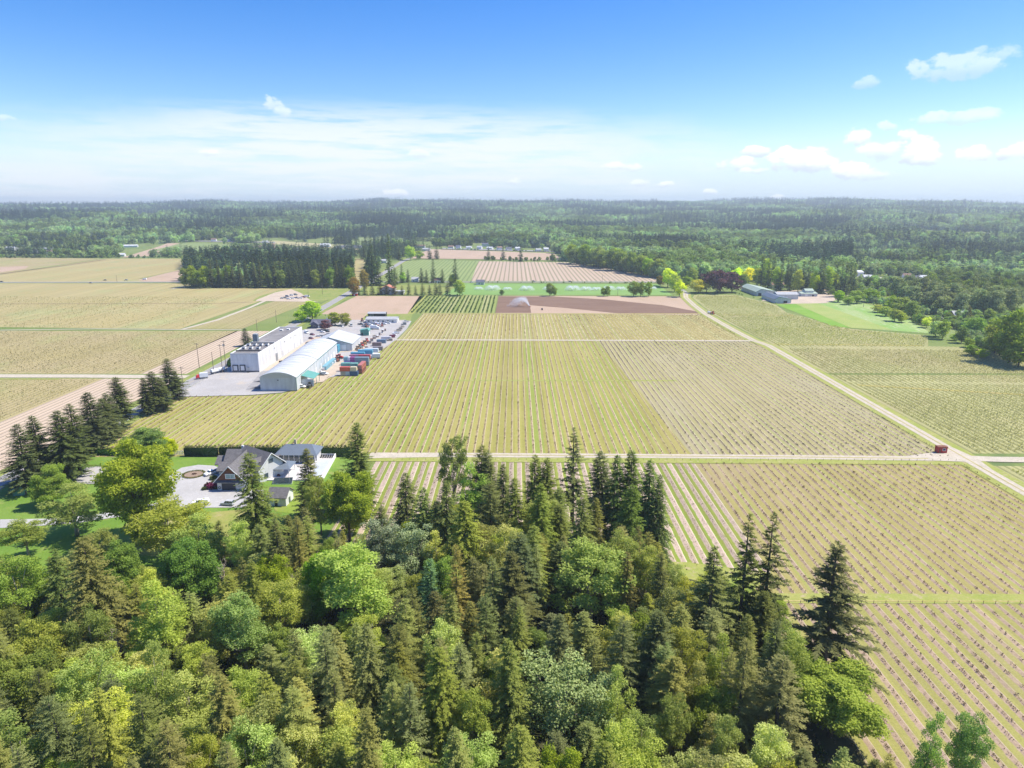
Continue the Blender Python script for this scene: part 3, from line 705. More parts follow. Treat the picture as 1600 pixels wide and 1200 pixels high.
NAMES = {'fir': 'fir_tree', 'spruce': 'spruce_tree', 'fir_mid': 'fir_tree', 'cedar': 'cedar_tree', 'hemlock': 'hemlock_tree', 'maple': 'maple_tree', 'alder': 'alder_tree', 'willow': 'willow_tree', 'leaf_mid': 'broadleaf_tree', 'thuja_mid': 'cypress_tree'}
CATS = {'fir': 'conifer', 'spruce': 'spruce', 'fir_mid': 'conifer', 'cedar': 'cedar tree', 'hemlock': 'hemlock', 'maple': 'maple tree', 'alder': 'alder tree', 'willow': 'willow tree', 'leaf_mid': 'broadleaf tree', 'thuja_mid': 'cypress'}
def tree(kind, x, y, h, label, group=None, w=None, tint=(1, 1, 1), var=None, rz=None, z=None, mats=None):
    P_ = PROTO[kind]; cr, tr, H, Rr = P_[var if var is not None else random.randrange(len(P_))]
    if mats:
        key = (cr.name, mats.name)
        if key not in PROTO:
            c2 = cr.copy(); c2.materials[0] = mats; PROTO[key] = c2
        cr = PROTO[key]
    zz = TZ(x, y) if z is None else z
    r = empty(NAMES[kind], (x, y, zz), rz if rz is not None else random.uniform(0, 6.28), label, CATS[kind], group)
    sz = h/H; sx = sz if w is None else w/(2*Rr)
    r.scale = (sx, sx, sz)
    if kind in ('cedar', 'hemlock', 'alder', 'fir', 'maple', 'willow'): r.rotation_euler[0] = random.gauss(0, .022); r.rotation_euler[1] = random.gauss(0, .022)
    c = link('crown', cr, r); c.color = (*tint, 1)
    link('trunk', tr, r)
    return r
def top_at(px, py, h):
    """ground point of a tree whose tip (height h) is seen at this pixel"""
    return G(px, py, h)
def PT(kind, px, py, h, wpx, label, base=None, **k):
    """tip pixel + height; or base pixel + tip pixel when base is given (height follows)"""
    if base is not None:
        x, y = G(px, base); d = ray(px, py); t = y/d[1]; h = CAMH+d[2]*t; x = d[0]*t
    else: x, y = top_at(px, py, h)
    depth = math.hypot(y, CAMH-h*.5)
    w = wpx*depth/FPX
    return tree(kind, x, y, h, label, w=w, **k), (x, y, w)

SCR = []
PLACED = []   # x, y, radius
def LT(*a, **k):
    r, p = PT(*a, **k); PLACED.append(p); SCR.append((a[1], a[2], a[4], p[1])); return r
N_ = (1, 1, 1)
# --- trees one can pick out at the front wood and round the house
LT('fir', 557, 658, 0, 58, 'tall dark conifer beside the white terrace, right of the round green maple', base=800, var=2, tint=(1.1,1.15,.95))
LT('fir', 480, 700, 0, 44, 'dark spire conifer rising in front of the pool pavilion', base=812, var=0, tint=(1.4,1.35,1.1))
LT('cedar', 393, 708, 36, 100, 'tall olive cedar overlapping the right half of the gabled garage', var=1, tint=(.8,.88,.9))
LT('maple', 206, 698, 0, 112, 'big spreading maple between the gravel patch and the round driveway', base=842, var=0, tint=(1.2,1.15,1.1))
LT('maple', 226, 669, 0, 62, 'deep green maple behind the big one, at the left end of the fence', base=716, var=1, tint=(.8,.9,.9))
LT('maple', 258, 682, 0, 32, 'small golden yellow tree beside the slatted fence', base=712, var=2, tint=(1.9,1.7,.6))
LT('maple', 72, 728, 0, 54, 'rounded green maple by the road, left of the gravel patch', base=790, var=2, tint=(1.1,1.05,1.0))
LT('alder', 108, 764, 0, 80, 'pale airy tree standing over the driveway lane', base=838, var=1, tint=(.75,.78,.7))
LT('maple', 540, 747, 0, 78, 'bright round maple directly below the terrace wall', base=846, var=0, tint=(1.35,1.3,1.0))
LT('alder', 495, 742, 0, 40, 'light green tree in front of the dark spire conifer', base=836, var=2, tint=(.8,.85,.7))
LT('alder', 706, 679, 30, 44, 'tall thin broadleaf crossing the pale farm track', var=0, tint=(.5,.6,.5))
LT('spruce', 897, 668, 33, 58, 'tallest dark fir, its tip above the farm track right of centre', var=1, tint=(.95,.95,1.0))
LT('fir', 950, 705, 29, 54, 'dark fir at the left of the tight clump of three', var=3)
LT('fir', 991, 703, 31, 56, 'dark fir in the middle of the tight clump of three', var=0, tint=(1.1,1.2,.9))
LT('cedar', 1018, 720, 30, 66, 'dark green cedar at the right edge of the tight clump', var=2, tint=(.62,.8,.8))
LT('cedar', 968, 710, 30, 62, 'dark green cedar hidden inside the tight clump', var=0, tint=(.6,.78,.8))
LT('fir', 830, 710, 28, 52, 'fir with a pointed tip just below the track, left of the tallest fir', var=2, tint=(1.2,1.2,1.0))
LT('fir', 856, 714, 27, 44, 'narrow fir between the pointed fir and the tallest fir', var=1, tint=(1.2,1.2,1.0))
LT('fir', 746, 697, 29, 48, 'fir with its tip touching the track, right of the thin broadleaf', var=3, tint=(1.2,1.2,1))
LT('fir', 763, 706, 28, 44, 'slim fir standing close behind another at the field edge', var=1, tint=(1.2,1.2,1))
LT('fir', 786, 725, 26, 44, 'short fir at the field edge, third of a small line', var=0, tint=(1.2,1.2,1))
LT('cedar', 629, 740, 24, 70, 'broad olive cedar in front of the striped field corner', var=3, tint=(.95,.95,.9))
LT('cedar', 696, 752, 27, 70, 'wide olive cedar below the thin broadleaf', var=1, tint=(.8,.9,.8))
LT('cedar', 727, 782, 26, 84, 'pale drooping cedar, the widest in the middle of the wood', var=0, tint=(.98,1.05,.95))
LT('willow', 592, 810, 19, 70, 'silvery green willow below the striped field corner', var=0)
LT('willow', 640, 822, 18, 66, 'silvery willow, right one of the pair', var=1)
LT('alder', 552, 858, 25, 118, 'large yellow green alder with bare dark limbs in the middle left', var=3, tint=(.92,.98,.8))
LT('maple', 492, 866, 20, 56, 'saturated green maple peeking out behind the large alder', var=1, tint=(1.0,1.15,1))
LT('hemlock', 710, 850, 26, 46, 'rusty tipped hemlock in the centre of the wood', var=0, tint=(1.15,.95,.8))
LT('fir', 667, 873, 22, 44, 'small blue green spruce in a dark gap', var=2, tint=(1.1,1.6,2.2))
LT('hemlock', 768, 868, 26, 52, 'pale feathery hemlock right of the rusty tipped one', var=1)
LT('alder', 925, 848, 24, 122, 'largest bright green alder, right of centre', var=0, tint=(.95,1.0,.75))
LT('alder', 972, 836, 24, 62, 'bright green alder behind the largest one, below the fir clump', var=2, tint=(.92,.98,.75))
LT('cedar', 985, 860, 25, 44, 'brownish cedar in front of the bright alders', var=2, tint=(.95,.78,.8))
LT('cedar', 1040, 862, 25, 56, 'olive cedar at the grassy corner of the striped field', var=0, tint=(.85,.85,.8))
LT('spruce', 1117, 853, 30, 92, 'broad dark fir left of the tall pair', var=0, tint=(1.15,1.15,1.0))
LT('spruce', 1172, 803, 36, 74, 'left one of the tall pair of dark firs with bare trunks', var=1, tint=(.85,.85,.85))
LT('spruce', 1210, 800, 36, 74, 'right one of the tall pair of dark firs with bare trunks', var=2, tint=(.85,.85,.85))
LT('spruce', 1310, 846, 0, 128, 'lone dark spruce standing against the field near the bottom right', base=1066, var=0, tint=(.95,.95,.9))
LT('maple', 1308, 1062, 13, 124, 'dense bright green maple at the foot of the lone spruce', var=0, tint=(1.15,1.2,1))
LT('hemlock', 1225, 1030, 24, 88, 'pale hemlock left of the lone spruce', var=2)
LT('alder', 1455, 1124, 20, 40, 'small blue green sapling at the bottom edge, left of the pair', var=1, tint=(.62,.85,.7))
LT('alder', 1520, 1116, 20, 54, 'small blue green tree at the bottom edge, right of the pair', var=2, tint=(.62,.85,.7))
LT('willow', 880, 1022, 21, 128, 'pale yellow green tree near the bottom, right of centre', var=0, tint=(.95,.92,.7))
LT('cedar', 132, 838, 32, 120, 'very large brown olive cedar on the left', var=1, tint=(1.0,.85,.8))
LT('cedar', 80, 858, 27, 70, 'dark cedar close against the very large one', var=2, tint=(.65,.75,.75))
LT('maple', 290, 838, 21, 84, 'deep green maple below the driveway, left of the tall cedar', var=2, tint=(.8,.95,.9))
LT('alder', 256, 782, 20, 112, 'yellowish tree in front of the driveway edge', var=0, tint=(.75,.75,.65))
LT('alder', 246, 918, 22, 86, 'pale green alder below the very large cedar', var=1, tint=(.85,.95,.9))
LT('alder', 372, 930, 22, 80, 'pale alder at the foot of the tall garage cedar', var=3, tint=(.8,.95,.85))
LT('alder', 20, 872, 21, 80, 'pale tree at the left edge below the lawn', var=2, tint=(.8,.9,.7))
LT('alder', 34, 812, 0, 60, 'airy pale green tree just below the lane at the left edge', base=872, var=3, tint=(.8,.85,.75))
LT('alder', 305, 812, 17, 78, 'fresh green tree below the driveway edge, right of the yellowish one', var=1, tint=(.8,.95,.7))
LT('hemlock', 338, 814, 15, 34, 'small dark conifer between the fresh green tree and the tall cedar', var=0, tint=(.75,.8,.8))
LT('alder', 150, 826, 13, 46, 'pale low tree in front of the lane, under the big maple', var=0, tint=(.8,.82,.7))
LT('maple', 185, 850, 18, 62, 'green tree between the lane and the very large cedar', var=1, tint=(.9,1,.9))
LT('cedar', 1036, 742, 27, 54, 'olive cedar at the outer right flank of the tight clump', var=1, tint=(.75,.88,.8))
LT('cedar', 984, 752, 27, 70, 'broad dark cedar filling the front of the tight clump', var=3, tint=(.62,.78,.78))
LT('cedar', 808, 748, 27, 66, 'wide olive cedar in front of the three small field edge firs', var=0, tint=(.95,1,.9))
LT('cedar', 848, 756, 27, 62, 'wide grey green cedar left of the tallest fir', var=2, tint=(.85,.95,.95))
LT('hemlock', 768, 748, 26, 60, 'feathery hemlock behind the wide olive cedars, centre of the tree wall', var=1, tint=(.85,.9,.85))
LT('alder', 735, 735, 23, 56, 'light green broadleaf below the thin one crossing the track', var=1, tint=(.72,.9,.7))
LT('cedar', 905, 772, 25, 62, 'olive cedar at the foot of the tallest fir', var=1, tint=(.9,.98,.9))
LT('cedar', 658, 762, 25, 64, 'olive cedar right of the broad one at the striped corner', var=0, tint=(.85,.95,.85))
LT('fir', 595, 790, 21, 40, 'young dark fir left of the broad olive cedar', var=3, tint=(1.0,1.05,.9))
# conifers along the road
row = [(27,664,768,46),(50,648,752,40),(89,641,748,54),(107,631,742,40),(136,613,705,44),(157,622,690,34),(164,614,684,34),(181,589,668,38),(222,590,648,22),(235,581,644,34),(249,590,640,26),(262,560,626,32),(273,580,624,20)]
for i, (px, py, b, w) in enumerate(row):
    t_ = ['first', 'second', 'third', 'fourth', 'fifth', 'sixth', 'seventh', 'eighth', 'ninth', 'tenth', 'eleventh', 'twelfth', 'last'][i]
    LT('fir', px, py, 0, w*1.15, f'dark spruce beside the left road, {t_} counted from the bottom left', base=b, group='spruces along the left road', var=i % 4, tint=(.72,.78,.75))
LT('fir', 382, 513, 0, 18, 'single dark spruce behind the white cold store', base=541, var=0, tint=(.8,.9,.9))

# --- the rest of the front wood
SIL = np.array([(-200,900),(0,868),(60,858),(130,845),(200,856),(300,838),(345,832),(370,806),(430,812),(470,792),(520,812),(560,828),(620,782),(690,775),(715,742),(760,738),(800,738),(850,742),(880,762),(915,770),(960,775),(1020,800),(1040,850),(1050,872),(1085,898),(1120,893),(1160,905),(1215,930),(1245,1010),(1262,1090),(1300,1150),(1400,1175),(1700,1240)])
def infill():
    cand = []
    g = random.Random(5)
    y = 74.0
    while y < 186:
        x = -150.0
        while x < 78:
            cand.append((x+g.uniform(-2.6, 2.6), y+g.uniform(-2.4, 2.4))); x += 7.1
        y += 6.1
    out = []
    for x, y in cand:
        n1 = math.sin(x*.09+1.7)*math.cos(y*.11)+math.sin(x*.047-y*.06)
        r = g.random()
        left = x < -10
        if left: kind = 'cedar' if r < .24 else 'hemlock' if r < .53 else 'alder' if r < .84 else 'fir' if r < .88 else 'maple'
        else: kind = 'cedar' if r < .24 else 'hemlock' if r < .56 else 'alder' if r < .80 else 'fir' if r < .94 else 'maple'
        if n1 > .9: kind = 'alder'
        if n1 < -1.0 and kind == 'alder': kind = 'hemlock'
        H = {'cedar': g.uniform(19, 27), 'hemlock': g.uniform(18, 27), 'alder': g.uniform(14, 22), 'maple': g.uniform(13, 18), 'fir': g.uniform(20, 29)}[kind]
        px, py = project(x, y, H)
        lim = float(np.interp(px, SIL[:, 0], SIL[:, 1]))
        for (lx, ly, lw, ldist) in SCR:
            if y < ldist and abs(px-lx) < .5*lw+14: lim = max(lim, ly+min(.95*lw, 105))
        if py < lim:
            ok = False
            for H2 in (H*.88, H*.76, H*.64, H*.52):
                if project(x, y, H2)[1] >= lim: H = H2; ok = True; break
            if not ok: continue
        if px < -130 or px > 1740 or py > 1330: continue
        bpx, bpy = project(x, y, 0)
        if bpx > 1215 and y > 60 and x > 60: continue
        if any((x-a)**2+(y-b)**2 < (0.32*w+1.9)**2 for a, b, w in PLACED): continue
        out.append((kind, x, y, H, px, py)); PLACED.append((x, y, 5))
    return out
words_h = {'cedar': 'olive cedar', 'hemlock': 'feathery hemlock', 'alder': 'pale green alder', 'maple': 'deep green maple', 'fir': 'dark fir'}
for kind, x, y, H, px, py in infill():
    a = int(round(px/16)); b_ = int(round((1200-py)/12))
    t = random.uniform(.72, 1.22); warm = random.uniform(-.07, .08)
    if 0 <= a <= 100 and b_ >= 0: lab = uniq(words_h[kind]+' in the front wood, tip {a} percent across, {b} up the photo', px, py)
    elif 0 <= a <= 100: lab = uniq(words_h[kind]+' rising from below the bottom edge, {a} percent across the photo', px, 1100)
    else: lab = uniq(words_h[kind]+' of the front wood, just outside the '+('left' if a < 50 else 'right')+' edge, {b} percent up', px, py)
    tree(kind, x, y, H, lab, 'trees of the front wood', tint=(t*(1+warm), t, t*(1-warm)), w={'cedar': 9.5, 'hemlock': 8.2, 'alder': 9.6, 'maple': 11, 'fir': 8.6}[kind]*random.uniform(.75, 1.35)*(H/24)**.5)
for i, (px, py, h, lab) in enumerate([(347,882,16,'bare grey tree between the deep green maple and the tall cedar'),(455,905,15,'bare twiggy tree left of the large alder'),(1085,1060,11,'bare pale branches low in front of the tall firs'),(175,985,14,'bare leaning tree near the bottom left')]):
    x, y = top_at(px, py, h); r = empty('bare_tree', (x, y, 0), i*1.3, lab, 'bare tree'); r.scale = (1.1, 1.1, h/14)
    link('branches', bare_tree(i), r)
# undergrowth between the trunks
def undergrowth():
    g = np.random.default_rng(9); n = 5200
    x = g.uniform(-165, 66, n); y = g.uniform(45, 182, n)
    ok = (y < 186-0.0*x) & ~((x > 58) & (y < 120)) & (y < np.interp(x, [-165,-120,-60,20,48,66], [148,160,176,176,160,118]))
    x, y = x[ok], y[ok]; n = len(x); C = []; D = []; S = []; L = []; A = []
    for k in range(26):
        r = g.uniform(0, 1.3, n); a = g.uniform(0, 6.28, n)
        C.append(np.stack([x+r*np.cos(a), y+r*np.sin(a), g.uniform(.1, 1.7, n)], 1)); d = unit(g.normal(size=(n, 3))+np.array([0, 0, .6])); D.append(d)
        S.append(unit(np.cross(d, g.normal(size=(n, 3))))); L.append(g.uniform(.35, .8, n)); A.append(g.uniform(0, .8, n))
    L = np.concatenate(L); V, F = cards(np.concatenate(C), np.concatenate(D), np.concatenate(S), L, L*.6)
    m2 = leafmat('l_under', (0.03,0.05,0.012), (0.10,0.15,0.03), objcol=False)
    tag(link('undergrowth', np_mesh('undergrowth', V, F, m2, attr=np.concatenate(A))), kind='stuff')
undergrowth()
# ================================================================ MIDDLE DISTANCE TREES
OLIVE = leafmat('l_olive', (0.15,0.185,0.07), (0.38,0.43,0.19), trans=0.3)
def LM(kind, px, top, base, w, label, tint=(1, 1, 1), group=None, mats=None, var=None):
    x, y = G(px, base); d = ray(px, top); t = y/d[1]; h = max(CAMH+d[2]*t, 2.0); x = d[0]*t
    tint = tuple(q*1.35 for q in tint)
    return tree(kind, x, y, h, label, group, w=w*math.hypot(y, CAMH)/FPX, tint=tint, mats=mats, var=var)
g_ = random.Random(21)
# dark grove: front ranks
for r_i, (yy, hh) in enumerate([(853, 31), (864, 33)]):
    x = -411+r_i*4
    while x < -203:
        X = x+g_.uniform(-1.5, 1.5); Y = yy+g_.uniform(-2.5, 2.5); h = hh*g_.uniform(.82, 1.12); px, py = project(X, Y, h)
        leafy = (px < 335 and g_.random() < .55) or g_.random() < .10
        if leafy: tree('leaf_mid', X, Y, h*.78, uniq('green broadleaf in the dark grove, top {a} percent across, {b} up the photo', px, py), 'trees of the dark grove', w=12, tint=(1.1,1.1,1))
        else: tree('fir_mid', X, Y, h, uniq('tall dark conifer in the grove, tip {a} percent across, {b} up the photo', px, py), 'trees of the dark grove', w=g_.uniform(8.5, 12), tint=(g_.uniform(.75,1.05),)*3)
        x += 8.6
for (px, base, top, w, i) in [(560,460.5,449,7,0),(569.5,461,444,9,1),(581.5,461,444,10,2),(593,461,443,11,3),(603,461,440,10,4),(615.5,461,438.5,12,5),(628,461,446,8,6),(638,461,440,8.5,7),(649,461,446,6.5,8),(660,461,443,10,9),(671,461,445,9,10),(681,461,441,10,11),(687,461,441,9,12),(699,461,440,11,13)]:
    o_ = ['first', 'second', 'third', 'fourth', 'fifth', 'sixth', 'seventh', 'eighth', 'ninth', 'tenth', 'eleventh', 'twelfth', 'thirteenth', 'last'][i]
    LM('thuja_mid', px, top, base, w, f'clipped dark cypress, {o_} from the road in the row before the orange roofed house', tint=(.75,.72,.85), group='row of cypresses')
tall = [('fir_mid',579,371,446,17,'very tall dark fir left of the orange roofed house'),('fir_mid',606,365,446,17,'tallest fir, right behind the orange roofed house'),('fir_mid',590,410,446,16,'dark fir between the two very tall ones'),
 ('fir_mid',572,418,446,12,'middling fir left of the very tall one'),('fir_mid',616,417,445,18,'dark round topped fir right of the orange roof'),('fir_mid',627,413,442,11,'narrow fir right of the orange roofed house'),('fir_mid',637,421,441,10,'slender pointed fir beside the pale green round tree'),
 ('fir_mid',658,419,441,12,'dark fir at the far side of the lawn, left of a pair'),('fir_mid',666,422,441,10,'dark fir at the far side of the lawn, right of a pair'),('fir_mid',676,404,442,13,'tall fir in the middle of the lawn clump'),('fir_mid',691,420,442,12,'dark fir right of the tall lawn fir'),
 ('fir_mid',711,404,447,16,'tall fir at the right end of the lawn clump'),('fir_mid',703,430,447,9,'low fir at the foot of the right end fir'),('fir_mid',671,383,405,11,'far dark fir beyond the green rows, left of two'),('fir_mid',682,381,405,11,'far dark fir beyond the green rows, right of two'),
 ('fir_mid',567,376,405,14,'far dark fir behind the green strip field'),('fir_mid',594,380,400,9,'far fir left of the tallest fir'),('fir_mid',598,382,400,8,'far fir close beside the tallest fir'),('fir_mid',622,384,406,15,'far fir right of the tallest fir'),('fir_mid',763,386,405,9,'fir standing between the two tan fields'),('fir_mid',786,385,406,10,'second fir standing between the two tan fields'),('fir_mid',814,380,409,10,'fir at the far edge of the pink striped field')]
for k_, px, top, base, w, lab in tall: LM(k_, px, top, base, w, lab, tint=(.66,.76,.8))
leafy = [(629,425,442,9,'pale green round tree right of the orange roof',(1.1,1.2,.9)),(718,439,462,17,'round green tree at the left end of the bright field',(1.1,1.1,1)),(707,428,447,10,'yellowish tree in the lawn clump',(1.3,1.1,1)),
 (640,384,407,16,'fresh green round tree at the road bend beyond the firs',(1.25,1.2,1)),(654,392,406,12,'broad tree right of the fresh green round tree',(1.1,1,1)),(552,435,462,17,'red brown leafed tree beside the left road',(.95,.55,.7)),(568,423,455,13,'red brown tree behind the cypress row',(.85,.52,.6)),
 (859,443,462.5,11,'small dark tree on the bright green field, leftmost pair',(.7,.75,.8)),(866,449,462.5,8,'little bush tree right beside the small dark tree',(.65,.7,.8)),(943,450,463,8,'small dark tree in the middle of the sprinklers',(.6,.65,.7)),(950,448,463,8,'small dark tree touching its twin in the middle of the sprinklers',(.6,.65,.7)),
 (991,441,463.5,16,'dense green tree, left of the group of three on the bright field',(.75,.8,.8)),(1002,440,463.5,15,'dense green tree, centre of the group of three on the bright field',(.7,.75,.8)),(1014,442,463.5,10,'dense green tree, right of the group of three on the bright field',(.8,.85,.8)),(784,452.5,461.5,7,'tiny round tree at the left of the bright field',(.55,.6,.7)),
 (1045,421,449,18,'yellow green round tree, tallest by the road bend',(1.7,1.45,.9)),(1055,429,456,15,'yellow green round tree, middle of three by the road bend',(1.7,1.45,.9)),(1063,439,464,17,'yellow green round tree, nearest of three by the road bend',(1.75,1.5,.9)),(1033,431,447,14,'dark red shrub behind the yellow green trees',(.8,.45,.6)),
 (1074,431,450,15,'dull green tree right of the yellow green trees',(1,.95,.9)),(1092,437,458,24,'orange tinged low tree by the road bend',(1.35,1.1,.7)),(1083,420,445,16,'green tree behind the orange tinged one',(.8,.85,.9)),
 (1153,420,440,13,'golden tree behind the copper beeches, left of two',(2.2,1.9,.5)),(1172,418,442,15,'golden green tree behind the copper beeches, right of two',(2.1,1.7,.6)),(1162,430,448,16,'dark green tree between the golden ones and the barn',(.6,.65,.7)),
 (469,485,504,20,'bright bushy tree by the left road, nearer of two',(1.25,1.25,.8)),(486,472,501,30,'bright bushy tree by the left road, larger of two',(1.35,1.3,.8)),(522,489,509,19,'round green tree behind the parked cars, left of two',(1.0,.95,.8)),(538,489,509,17,'round green tree behind the parked cars, right of two',(1.05,.95,.8))]
for px, top, base, w, lab, t in leafy: LM('leaf_mid', px, top, base, w, lab, tint=t)
for px, top, base, w, lab in [(1106,426,457,22,'copper beech, left of the great purple clump'),(1124,422,458,30,'copper beech, largest of the purple clump'),(1146,427,457,26,'copper beech at the right of the purple clump, next to the barn'),(507,501,516,14,'small plum coloured tree in front of the dark house')]:
    LM('leaf_mid', px, top, base, w, lab, mats=M['l_copper'], tint=(1,1,1))
# hedgerow right of the pink field, firs behind the barns, willows of the right valley
for i in range(17):
    t = i/16; px = 893+t*140+g_.uniform(-3, 3); base = 412+t*22+g_.uniform(-1, 1); top = base-g_.uniform(22, 36)
    LM('leaf_mid', px, top, base, g_.uniform(15, 24), uniq('hedgerow tree beyond the pink striped field, top {a} percent across, {b} up the photo', px, top), tint=(g_.uniform(.75,1.1),)*3, group='hedgerow trees')
for i in range(24):
    px = 1183+g_.uniform(0, 1)*4+i*6.6; base = 447+i*.75+g_.uniform(-6, 3); top = base-g_.uniform(38, 56)
    if g_.random() < .8: LM('fir_mid', px, top, base, g_.uniform(12, 18), uniq('tall dark fir behind the barns, tip {a} percent across, {b} up the photo', px, top), tint=(.62,.7,.72), group='firs behind the barns')
    else: LM('leaf_mid', px, top+14, base, 15, uniq('pale tree among the barn firs, top {a} percent across, {b} up the photo', px, top+14), tint=(1.2,1.1,.8))
for i in range(40):
    t = i/39; px = 1408+t*180+g_.uniform(-4, 4); base = 472+t*18+g_.uniform(-9, 6)+8*math.sin(t*3.1); top = base-g_.uniform(28, 42)
    LM('leaf_mid', px, top, base, g_.uniform(15, 26), uniq('grey green willow of the valley wood, top {a} percent across, {b} up', px, top), tint=(g_.uniform(.8,1.1),)*3, mats=OLIVE, group='willows of the valley wood')
rt = [(1578,512,562,36,'bushy tree filling the foot of the big right edge trees',(.7,.7,.62)),(1600,526,574,44,'broad low tree at the right edge below the biggest one',(.66,.68,.6)),(1530,498,523,25,'dense green tree above the lower right fields edge',(.85,.95,.9)),(1552,507,530,19,'round green tree near the right valley house',(.8,.95,.85)),(1506,512,536,15,'narrow dark tree on the right field edge',(.6,.7,.8)),(1572,500,556,40,'big dull green tree at the right edge',(.72,.70,.65)),(1592,488,566,48,'biggest dull green tree, cut by the right edge',(.68,.66,.62)),
 (1560,520,552,30,'dull tree left of the big one on the right',(.75,.78,.75)),(1465,503,526,20,'white flowering shrub tree by the field corner',(1.5,1.4,2.6)),(1477,500,530,18,'pale tree beside the flowering shrub tree',(1.1,1.05,.9)),(1450,495,512,13,'small white flowering tree on the green crop edge',(1.7,1.5,3)),(1483,488,500,11,'small dark tree left of the valley house',(.6,.65,.8)),
 (1412,464,492,26,'green tree above the pale crop, larger',(.8,.85,.9)),(1428,472,498,20,'green tree above the pale crop, right one',(.78,.85,.9)),(1398,462,486,22,'green tree above the pale crop, left one',(.85,.9,.85)),(1372,476,488,15,'olive bush at the crop edge, leftmost',(1.2,1.1,1)),(1386,480,494,17,'olive bush at the crop edge, second',(1.1,1.05,.9)),(1400,482,502,18,'olive bush at the crop edge, third',(1.1,1.05,.9)),(1410,490,504,13,'olive bush at the crop edge, fourth',(1.2,1.1,.9)),
 (1327,462,476,15,'low green bush right of the small barn',(1,1,.9)),(1312,455,472,15,'green bush touching the small barn yard',(1,1.05,.9)),(1340,454,474,20,'green tree right of the small barn',(.95,1,.9)),(1362,452,472,24,'green tree between the barn and the white sheds',(.8,.85,.85)),(1500,540,552,0.1,None,None),
 (1520,540,556,18,'field edge bush on the right, upper',(.9,.95,.8)),(1537,545,560,16,'field edge bush on the right, middle',(1,1,.8)),(1515,528,543,14,'field edge bush on the right, small',(.9,.95,.8)),(1492,522,532,12,'lone bush between crop and valley',(1.2,1.15,.9)),(1548,484,507,14,'tree behind the valley house',(.7,.75,.8))]
for px, top, base, w, lab, t in rt:
    if lab: LM('leaf_mid', px, top, base, w, lab, tint=t)
LM('fir_mid', 1516, 478, 506, 17, 'dark brownish conifer beside the valley house', tint=(.8,.7,.6))

# ================================================================ FAR WOODS
def simple_proto(kind, seed):
    if kind == 'fir': return conifer_crown(seed, 27, 4.2+.8*math.sin(seed), z0=.02, whorl=2.7, nb=6, step=1.5, sl=4.0, sw=1.9, droop=.35, up=.2, pw=.75, m=M['l_far_fir'], rag=.3, name='far_fir')
    if kind == 'leaf': return broad_crown(seed, 19, 5.4, ncl=20, per=13, ls=2.1, z0=.04, m=M['l_far_leaf'], name='far_leaf', clr=(1.9, 3.0))
    return broad_crown(seed, 17, 5.6, ncl=20, per=13, ls=2.1, z0=.04, m=M['l_far_olive'], name='far_olive', clr=(1.9, 3.0))
def scatter(name, P, scl, rot, idx, meshes, kind='stuff'):
    me = bpy.data.meshes.new(name); me.vertices.add(len(P)); me.vertices.foreach_set('co', np.asarray(P, np.float32).ravel())
    for an, ty, data in (('scl', 'FLOAT', scl), ('rot', 'FLOAT', rot), ('idx', 'INT', idx)):
        a = me.attributes.new(an, ty, 'POINT'); a.data.foreach_set('value', np.asarray(data, np.int32 if ty == 'INT' else np.float32))
    me.update(); o = link(name, me)
    coll = bpy.data.collections.new(name+'_kinds')
    for i, m_ in enumerate(meshes):
        p = bpy.data.objects.new(f'kind_{i:02d}', m_); coll.objects.link(p)
    t = bpy.data.node_groups.new(name, 'GeometryNodeTree')
    t.interface.new_socket(name='Geometry', in_out='INPUT', socket_type='NodeSocketGeometry')
    t.interface.new_socket(name='Geometry', in_out='OUTPUT', socket_type='NodeSocketGeometry')
    n = t.nodes; l = t.links
    gi = n.new('NodeGroupInput'); go = n.new('NodeGroupOutput'); ip = n.new('GeometryNodeInstanceOnPoints'); ci = n.new('GeometryNodeCollectionInfo')
    ci.inputs['Collection'].default_value = coll; ci.inputs['Separate Children'].default_value = True; ci.inputs['Reset Children'].default_value = True
    def att(nm, ty):
        a = n.new('GeometryNodeInputNamedAttribute'); a.data_type = ty; a.inputs['Name'].default_value = nm; return a.outputs['Attribute']
    cx = n.new('ShaderNodeCombineXYZ'); l.new(att('rot', 'FLOAT'), cx.inputs[2])
    l.new(gi.outputs[0], ip.inputs['Points']); l.new(ci.outputs[0], ip.inputs['Instance']); ip.inputs['Pick Instance'].default_value = True
    l.new(att('idx', 'INT'), ip.inputs['Instance Index']); l.new(cx.outputs[0], ip.inputs['Rotation']); l.new(att('scl', 'FLOAT'), ip.inputs['Scale'])
    l.new(ip.outputs[0], go.inputs[0])
    md = o.modifiers.new('scatter', 'NODES'); md.node_group = t
    return tag(o, kind=kind)

